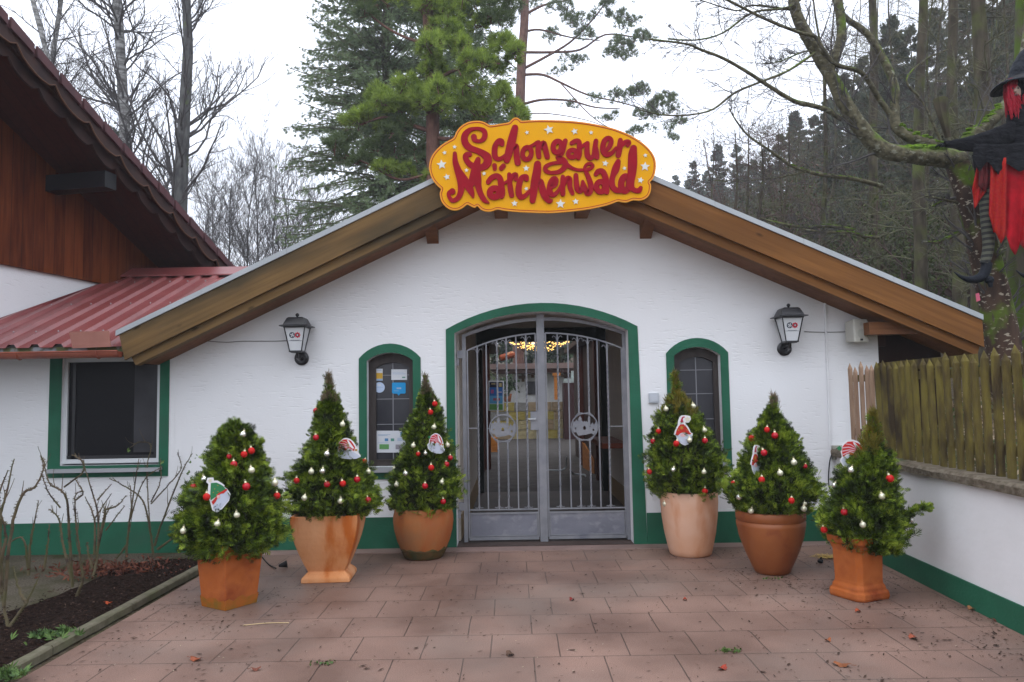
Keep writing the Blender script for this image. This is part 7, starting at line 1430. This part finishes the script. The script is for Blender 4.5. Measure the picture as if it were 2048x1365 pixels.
for sx in (-.05, .01): eb.ball(fc+np.array([sx, -.06, .03]), .010, 8, 6)
eb.box(fc+np.array([-.045, -.068, -.055]), fc+np.array([.0, -.060, -.047])); eb.build('eyes_and_mouth', m_black, wt)
# hair: many strands
r = np.random.default_rng(17); n = 260; Pst = np.zeros((n, 7, 3)); top = w3(2031, 168, 0)
for q in range(n):
    a_ = r.uniform(-PI*.15, PI*1.35); rr_ = r.uniform(.07, .11); x0 = -math.cos(a_)*rr_; y0 = math.sin(a_)*rr_*.9+.0
    if r.random() < .35: x0 = -.09+r.uniform(-.02, .05); y0 = -.09+r.uniform(0, .05)
    L = r.uniform(.22, .48); dx = r.uniform(-.03, .05)
    for k in range(7): t_ = k/6; Pst[q, k] = top+np.array([x0*(1+.25*math.sin(PI*t_))+dx*t_+.012*math.sin(t_*9+q), y0-.02*t_, .03-L*t_])
V, F = tubes(Pst, np.tile(np.array([.010, .013, .013, .012, .010, .008, .003]), (n, 1)), 4); MB().arr(V, F).build('hair', m_hair, wt, smooth=True)
# hat: wide tilted brim and bent cone
hb = MB(); hc = w3(2036, 168, 0); nb = 28; rings = []
for rad, dz in ((.30, -.035), (.28, -.01), (.19, .012), (.115, .03), (.105, .12), (.085, .22), (.06, .31), (.035, .38), (.006, .42)):
    t_ = max(dz, 0)/.42; rings.append([(hc[0]+rad*math.cos(a_)*(1)+.10*t_*t_, hc[1]+rad*.8*math.sin(a_), hc[2]+dz+.03*math.sin(2*a_)*(rad/.3)**2+.10*rad*math.cos(a_)) for a_ in np.arange(nb)*2*PI/nb])
loft(hb, rings, False); ho = hb.build('hat', m_hatm, wt, smooth=True); so2 = ho.modifiers.new('s', 'SOLIDIFY'); so2.thickness = .008
loft(MB(), [[(hc[0]+rad*math.cos(a_)+.002, hc[1]+rad*math.sin(a_), hc[2]+dz+.10*rad*math.cos(a_)) for a_ in np.arange(nb)*2*PI/nb] for rad, dz in ((.122, .035), (.118, .075))], False).build('hat_band', m_black, wt, smooth=True)
# arm with drooping sleeve to the left, hand gripping
arm = smoothpath([w3(2046, 250), w3(2010, 262, -.05), w3(1970, 275, -.08), w3(1930, 284, -.08), w3(1888, 290, -.06)], 4)
sl = MB(); K = len(arm); rings = []
for k, p in enumerate(arm):
    t_ = k/(K-1); up_ = .075+.02*(1-t_)-.04*t_; dn_ = .14+.10*math.sin(PI*min(t_*1.05, 1))*.9-.115*t_; rings.append([(p[0], p[1]+.045*math.cos(a_)+.01*math.sin(k*1.9+a_*3), p[2]+(up_ if math.sin(a_) > 0 else dn_)*math.sin(a_)*1.0+.006*math.sin(k*2.3+a_*4)) for a_ in np.arange(14)*2*PI/14])
loft(sl, rings); sl.build('sleeve', m_cloth, wt, smooth=True)
hd_ = MB(); hp = w3(1884, 291, -.06); hd_.ball(hp, .032, 10, 8, (1.2, .7, .8))
for k in range(4): L_ = (.055, .062, .058, .045)[k]; hd_.tube([hp+np.array([-.02, -.02+.014*k, .005]), hp+np.array([-.02-L_*.6, -.022+.015*k, .0]), hp+np.array([-.02-L_, -.022+.015*k, -.022])], [.008, .0075, .005], 6)
hd_.tube([hp+np.array([0, -.022, 0]), hp+np.array([-.015, -.045, -.015]), hp+np.array([-.04, -.045, -.025])], [.009, .008, .006], 6); hd_.build('hand', m_cloth, wt, smooth=True)
a2 = smoothpath([w3(2046, 250), w3(2080, 270, -.05), w3(2120, 300, -.08), w3(2150, 290, -.1)], 4); MB().tube(a2, np.linspace(.07, .04, len(a2)), 10).build('sleeve', m_cloth, wt, smooth=True)
# skirt panels: hanging wavy cloths
def panel(top, bot, name, mat, dy=0., nx_=14, nz_=12, zig=.06, amp=.03, seed=0):
    V = []; 
    for b2 in range(nz_+1):
        for a_ in range(nx_+1):
            s_ = a_/nx_; t_ = b2/nz_; T_ = np.array([np.interp(s_, np.linspace(0, 1, len(top)), [p[q] for p in top]) for q in range(2)]); B_2 = np.array([np.interp(s_, np.linspace(0, 1, len(bot)), [p[q] for p in bot]) for q in range(2)])
            uv = T_*(1-t_)+B_2*t_; p = at(uv[0], uv[1], WY+dy+amp*(.3+t_)*math.sin(s_*16+seed+1.5*t_)+.01*noise.noise(Vector((s_*6, t_*5, seed)))); V.append(p)
    w2 = nx_+1; o_ = MB().poly(V, [(b2*w2+a_, b2*w2+a_+1, (b2+1)*w2+a_+1, (b2+1)*w2+a_) for b2 in range(nz_) for a_ in range(nx_)]).build(name, mat, wt, smooth=True); m_ = o_.modifiers.new('s', 'SOLIDIFY'); m_.thickness = .004; return o_
panel([(1984, 314), (2020, 316), (2066, 316)], [(1982, 436), (1988, 468), (1996, 452), (2004, 482), (2012, 470), (2020, 496), (2030, 512), (2040, 488), (2050, 500), (2066, 452)], 'skirt_panel', m_skirt, -.11, seed=1, amp=.035, nx_=40, nz_=18)
panel([(1982, 316), (2012, 316)], [(1978, 430), (1985, 456), (1993, 470), (2002, 488), (2012, 470)], 'skirt_panel', m_skirt2, -.16, seed=2, amp=.012, nx_=20)
panel([(1958, 312), (1988, 318)], [(1944, 378), (1949, 420), (1960, 400), (1978, 376)], 'skirt_panel', m_skirt2, -.07, seed=3, amp=.015)
panel([(1960, 312), (1986, 314)], [(1956, 372), (1968, 384), (1984, 366)], 'skirt_panel', m_maroon, -.10, seed=6, amp=.012)
panel([(1944, 310), (1990, 310), (2040, 312)], [(1956, 392), (1972, 428), (2000, 400), (2030, 420)], 'skirt_panel', m_cloth, -.03, seed=4)
panel([(2000, 312), (2120, 318)], [(2010, 440), (2060, 500), (2110, 460), (2140, 400)], 'skirt_panel', m_skirt, .08, seed=5)
panel([(1948, 288), (1990, 290), (2060, 285)], [(1945, 318), (1958, 345), (1975, 322), (1996, 350), (2012, 326), (2040, 345), (2062, 330)], 'waist_cloth', m_cloth, -.17, seed=9, amp=.02, nx_=22)
# legs and boots
def leg(pts, r0, r1, dy): P = smoothpath([w3(u, v, dy) for u, v in pts], 4); return MB().tube(P, np.linspace(r0, r1, len(P)), 12), P
l1, P1 = leg([(1985, 330), (1974, 390), (1974, 440), (1977, 490), (1970, 528)], .082, .052, -.02); l1.build('leg', m_stock, wt, smooth=True)
l2, P2 = leg([(2050, 340), (2070, 400), (2080, 460), (2092, 520)], .08, .052, .03); l2.build('leg', m_stock, wt, smooth=True)
def boot(c, dy):
    pts = [w3(c[0]+u, c[1]+v, dy) for u, v in ((6, -22), (2, -4), (-8, 8), (-28, 12), (-46, 6), (-60, -4))]; P = smoothpath(pts, 4); n = len(P)
    R_ = np.interp(np.linspace(0, 1, n), [0, .2, .4, .6, .8, 1], [.055, .056, .054, .038, .020, .005]); b_ = MB(); b_.tube(P, R_, 12); h_ = w3(c[0]+10, c[1]+12, dy); b_.ball(h_, .06, 12, 8, (.9, .7, .8)); b_.tube([h_+np.array([.01, 0, -.02]), h_+np.array([.015, 0, -.085])], [.03, .022], 8); return b_.build('boot', m_hatm, wt, smooth=True)
boot((1968, 548), -.02); boot((2092, 545), .03)
# pink scrap hanging below the boot
q_ = at(1956, 596, WY); tag(MB().poly([at(1951, 588, WY), at(1958, 586, WY), at(1961, 601, WY), at(1953, 604, WY)], [(0, 1, 2, 3)]).build('pink_ribbon', paint('pink_cloth', (.5, .10, .16))), 'pink scrap of cloth below the pointed witch boot', 'ribbon')

# ------------------------------------------------------------------ courtyard seen through the gate
def bx3(b_, u0_, v0_, u1_, v1_, Y, dpt):
    a_ = at(u0_, v1_, Y); c_ = at(u1_, v0_, Y); return b_.box((a_[0], Y, a_[2]), (c_[0], Y+dpt, c_[2]))
YS = 20.; sw = empty('stone_wall', tuple(gnd(1065, 877)), 'low wall of yellow and grey stone blocks across the courtyard', 'wall')
rr = random.Random(4); z = 0.; rows_ = [.34, .35, .33, .34, .3]
for h_ in rows_[:4]:
    x = -3.4+rr.uniform(0, .3); bb_ = [MB() for _ in m_stone]
    while x < 5.5:
        wd = rr.uniform(.35, .95); bb_[rr.choice([0, 0, 1, 1, 2, 3])].box((x, YS+rr.uniform(-.02, .02), z+.004), (x+wd-.03, YS+.5, z+h_-.02)); x += wd
    for k, b_ in enumerate(bb_):
        if b_.v: b_.build('stone_course', m_stone[k], sw)
    z += h_
MB().box((-3.3, YS+.05, 0), (5.4, YS+.48, z-.03)).build('mortar', basic('pale_mortar', (.42, .38, .30), rough=.9), sw)
fh = empty('courtyard_house', (1.5, 27, 0), 'white house with low roof beyond the stone wall, seen through the gate', 'building')
YH = 27.; a_ = at(1000, 735, YH); b2 = at(1150, 735, YH)
MB().box((-2.2, YH, 0), (4.2, YH+4, a_[2]-.1)).build('wall', basic('white_house_wall', (.62, .62, .62), (.5, .5, .5), rough=.8), fh)
MB().box((-3.0, YH-.9, a_[2]-.12), (4.9, YH+5, a_[2]+.12)).build('eaves', basic('brown_pink_eaves', (.25, .17, .15), rough=.7), fh)
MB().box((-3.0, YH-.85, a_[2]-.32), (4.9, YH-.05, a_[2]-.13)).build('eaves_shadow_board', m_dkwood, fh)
m_cross = basic('brown_cross', (.13, .07, .04))
for u, v in ((1046, 755), (1065, 747), (1131, 752), (1108, 745)):
    c_ = at(u, v, YH-.01); s_ = .07; b_ = MB(); b_.plate([(c_[0]-s_, c_[2]-3*s_), (c_[0]+s_, c_[2]-3*s_), (c_[0]+s_, c_[2]-s_), (c_[0]+3*s_, c_[2]-s_), (c_[0]+3*s_, c_[2]+s_), (c_[0]+s_, c_[2]+s_), (c_[0]+s_, c_[2]+3*s_), (c_[0]-s_, c_[2]+3*s_), (c_[0]-s_, c_[2]+s_), (c_[0]-3*s_, c_[2]+s_), (c_[0]-3*s_, c_[2]-s_), (c_[0]-s_, c_[2]-s_)], YH-.03, YH-.003); b_.build('cross_ornament', m_cross, fh)
for (u0_, v0_, u1_, v1_) in ((1055, 763, 1081, 790), (1021, 764, 1030, 776)): b_ = MB(); bx3(b_, u0_, v0_, u1_, v1_, YH-.06, .055); w_ = b_.build('window', m_brownfr, fh); b_ = MB(); bx3(b_, u0_+1.5, v0_+1.5, u1_-1.5, v1_-1.5, YH-.07, .008); b_.build('pane', m_glass2, w_)
# sheds either side of the yard
sL = empty('timber_shed', (-1.6, 8, 0), 'dark red brown timber shed at the left of the courtyard', 'shed'); m_shed = planks_mat('dark_red_shed_boards', (.05, .018, .014), (.10, .035, .025), .15, 1)
MB().box((-3.5, 5, 0), (-.62, 11.5, 2.7)).build('wall', m_shed, sL); MB().box((-3.7, 4.8, 2.7), (-.35, 11.8, 2.82)).build('roof', m_dkwood, sL); MB().box((-.64, 8.5, 0), (-.50, 8.64, 2.7)).build('post', m_shed, sL)
sR = empty('timber_shed', (2.6, 8, 0), 'dark brown boarded shed at the right of the courtyard', 'shed')
MB().box((1.62, 5, 0), (3.3, 12, 2.7)).build('wall', planks_mat('dark_brown_shed_boards', (.035, .022, .018), (.075, .045, .035), .12, 1), sR); MB().box((1.4, 4.8, 2.7), (3.5, 12.3, 2.82)).build('roof', m_dkwood, sR); m_rbp = basic('red_brown_post', (.10, .035, .025), rough=.6); MB().box((1.50, 9.3, 0), (1.615, 9.45, 2.7)).build('post', m_rbp, sR); MB().box((1.52, 6.0, 0), (1.615, 6.15, 2.7)).build('post', m_rbp, sR)
b_ = MB(); bx3(b_, 1129, 766, 1154, 882, 19.2, .7); tag(b_.build('dark_kiosk', basic('dark_maroon_kiosk', (.05, .022, .022), rough=.6)), 'dark maroon box kiosk in front of the stone wall', 'kiosk')
b_ = MB(); bx3(b_, 1143, 742, 1151, 764, 19.4, .15); bx3(b_, 1128, 757, 1156, 766, 19.3, .5); tag(b_.build('white_roof_ornament', basic('pale_grey_green', (.36, .42, .40))), 'pale grey top piece standing on the dark kiosk', 'roof piece')
m_or = basic('orange_varnished_wood', (.40, .14, .025), (.50, .19, .04), rough=.5, sc=(4, 4, 20))
b_ = MB(); bx3(b_, 1109, 746, 1117, 800, 18.8, .15); bx3(b_, 1105, 746, 1121, 752, 18.75, .1); tag(b_.build('orange_post', m_or), 'orange wooden post with a short crossbar in the courtyard', 'post')
b_ = MB(); a_ = gnd(988, 905); b_.box((a_[0]-.12, a_[1], 0), (a_[0]+.10, a_[1]+.3, .42)); tag(b_.build('orange_trough', m_or), 'orange wooden trough at the left of the courtyard', 'trough')
b_ = MB(); b_.poly([(1.50, 8.6, .0), (1.60, 7.2, 0), (1.60, 7.2, .30), (1.50, 8.6, .55), (1.56, 8.6, .0), (1.618, 7.25, 0), (1.618, 7.25, .28), (1.56, 8.6, .53)], [(0, 1, 2, 3), (7, 6, 5, 4), (3, 2, 6, 7), (1, 5, 6, 2), (4, 0, 3, 7)]); tag(b_.build('orange_bench', m_or), 'orange wooden bench side at the right of the courtyard', 'bench')
# poster on stand
Yp = 8.3; pp = [at(977, 822, Yp), at(1008, 822, Yp), at(1008, 762, Yp), at(977, 762, Yp)]
pt = empty('poster_board', tuple(at(992, 822, Yp)), 'blue and green event poster in a white frame behind the left gate leaf', 'poster')
def PP_(u, v): p = at(977+31*u, 762+60*v, Yp); return (p[0], p[2])
def prect(u0_, v0_, u1_, v1_): return [PP_(u0_, v1_), PP_(u1_, v1_), PP_(u1_, v0_), PP_(u0_, v0_)]
MB().plate(prect(0, 0, 1, 1), Yp, Yp+.02).build('frame', p_white, pt)
for k, (nm, rc, cl_) in enumerate((('sky', (.06, .04, .92, .75), (.03, .14, .42)), ('night_band', (.06, .04, .92, .22), (.012, .012, .03)), ('light_blue', (.06, .5, .92, .76), (.10, .35, .60)), ('meadow', (.06, .78, .92, .97), (.12, .30, .08)), ('figure_patch', (.30, .58, .75, .66), (.35, .10, .15)), ('figure_patch', (.15, .30, .34, .42), (.40, .10, .25)), ('title_line', (.18, .09, .45, .12), (.5, .42, .2)), ('title_line', (.68, .08, .85, .20), (.5, .42, .2)), ('figure_patch', (.55, .36, .85, .40), (.5, .45, .6)))): MB().plate(prect(*rc), Yp-.003-.001*k, Yp-.0005).build(nm, paint('poster_%d' % k, cl_), pt)
# red plank sign hanging
a_ = at(998, 718, 9.0); b2 = at(1030, 708, 9.0); tag(MB().tube([a_, a_+(b2-a_)*.1, a_+(b2-a_)*.9, b2], [.03, .075, .075, .03], 10).build('red_plank_sign', basic('red_orange_plank', (.38, .09, .04), (.50, .25, .12), sc=(9, 9, 9), lo=.55, hi=.6)), 'rounded red orange plank sign hanging at the left above the courtyard', 'sign')
# railing hoops on the yard floor
rail_ = empty('hoop_rail', tuple(gnd(1120, 945)), 'pale metal hoop rail lying low on the courtyard floor', 'rail')
g1 = gnd(1098, 945, .05); MB().tube(smoothpath([gnd(1090, 941, .12), gnd(1120, 941, .12), gnd(1131, 936, .14), gnd(1133, 925, .3), gnd(1133, 915, .5)], 5), .015, 8).build('hoop', m_zinc, rail_, smooth=True)
MB().tube(smoothpath([gnd(1140, 940, .2), gnd(1148, 948, .1), gnd(1168, 950, .08), gnd(1171, 953, .06)], 5), .015, 8).build('hoop', m_zinc, rail_, smooth=True)
# flower pot on wall
g_ = at(1015, 812, YS-.3); tag(MB().lathe([(.001, 0), (.12, 0), (.17, .3), (.14, .3)], 16, (g_[0], YS+.2, 1.37)).build('courtyard_flower_pot', m_terra5, smooth=True), 'brown flower pot on the stone wall behind the poster', 'plant pot')
P = np.random.default_rng(3).normal(0, 1, (160, 3))*np.array([.16, .16, .2])+np.array([g_[0], YS+.2, 1.95]); b_ = MB(); spraymesh(b_, P, np.random.default_rng(4).normal(0, 1, (160, 3)), np.full(160, .14), np.full(160, .025), seed=5); tag(b_.build('small_plant', m_spruce), 'small green plant in the pot on the stone wall', 'plant')
# fairy lights on a dark tree
fl = empty('fairy_lights', tuple(at(1078, 692, 15)), 'garland of warm fairy lights above the courtyard', 'fairy lights'); m_fl = emit('warm_bulb', (1., .60, .16), 3.2); r = np.random.default_rng(8); b_ = MB(); cb = MB()
for q in range(190):
    a_ = r.uniform(0, PI); s_ = r.uniform(-1, 1); u = 1078+60*s_; v = 684+(20*(1-s_*s_))*r.uniform(0, 1)+r.normal(0, 1.5)
    b_.ball(at(u, v, 15+r.uniform(-1.5, 1.5)), .0135, 6, 4, (1.6, 1, .7))
bo = b_.build('bulbs', m_fl, fl); bo['kind'] = 'stuff'
for k in range(6): cb.tube(smoothpath([at(1018, 684+k, 15-.3*k), at(1050, 688+3*k, 15), at(1080, 690+3*k, 15), at(1110, 686+3*k, 15), at(1140, 682+k, 15+.3*k)], 4), .006, 4)
cb.build('wire', m_black, fl)
# evergreens behind the yard
for k, (u, Y, H) in enumerate(((1030, 34, 11), (1075, 36, 13), (1120, 33, 10), (1160, 36, 12), (985, 36, 12), (1210, 40, 13))):
    spruce('dark evergreen behind the courtyard house', place_px(u, Y, 0), H, 2.8, 130, 24, 600+k, group='evergreens behind the courtyard house', z0=.02, sp=(.25, .55), wid=.07)

# every one of a kind gets its own place in the row, counted from the left
relabel('slender trunks on the wooded slope', 'slender mossy trunk with tangled twigs, %s from the left on the wooded slope')
relabel('thin bare trees in the thicket behind the roof', 'thin bare tree in the thicket behind the roof, %s from the left')
relabel('spruces on the wooded slope', 'dark spruce on the wooded slope, %s from the left among its kind')
relabel('distant spruces on the ridge', 'hazy distant spruce on the ridge right of the sign, %s from the left')
relabel('evergreens behind the courtyard house', 'dark evergreen behind the courtyard house, %s from the left')
for g_, f_ in (('russet_beech_leaves', 'russet leaved bare shrub on the wooded slope, %s from the left'), ('olive_undergrowth', 'olive green bush on the slope behind the right roof, %s from the left')):
    obs = [o for o in COL.objects if o.get('category') == 'shrub' and any(c.data.materials[0].name == g_ for c in o.children if c.name.startswith('leaves'))]
    obs.sort(key=lambda o: o.location.x/(o.location.y+CD))
    for k, o in enumerate(obs): o['label'] = f_ % ordw(k)

# ------------------------------------------------------------------ damp winter air
hm = bpy.data.materials.new('winter_haze'); hm.use_nodes = True; ht = hm.node_tree; ht.nodes.remove(ht.nodes['Principled BSDF'])
pv_ = ht.nodes.new('ShaderNodeVolumePrincipled'); pv_.inputs['Color'].default_value = (.93, .95, 1, 1); pv_.inputs['Density'].default_value = .0016; pv_.inputs['Anisotropy'].default_value = .2
ht.links.new(pv_.outputs[0], ht.nodes['Material Output'].inputs['Volume'])
tag(MB().box((-60, -20, -1.5), (90, 110, 45)).build('haze', hm), 'thin pale winter haze in the air over the whole place', 'haze', kind='stuff')
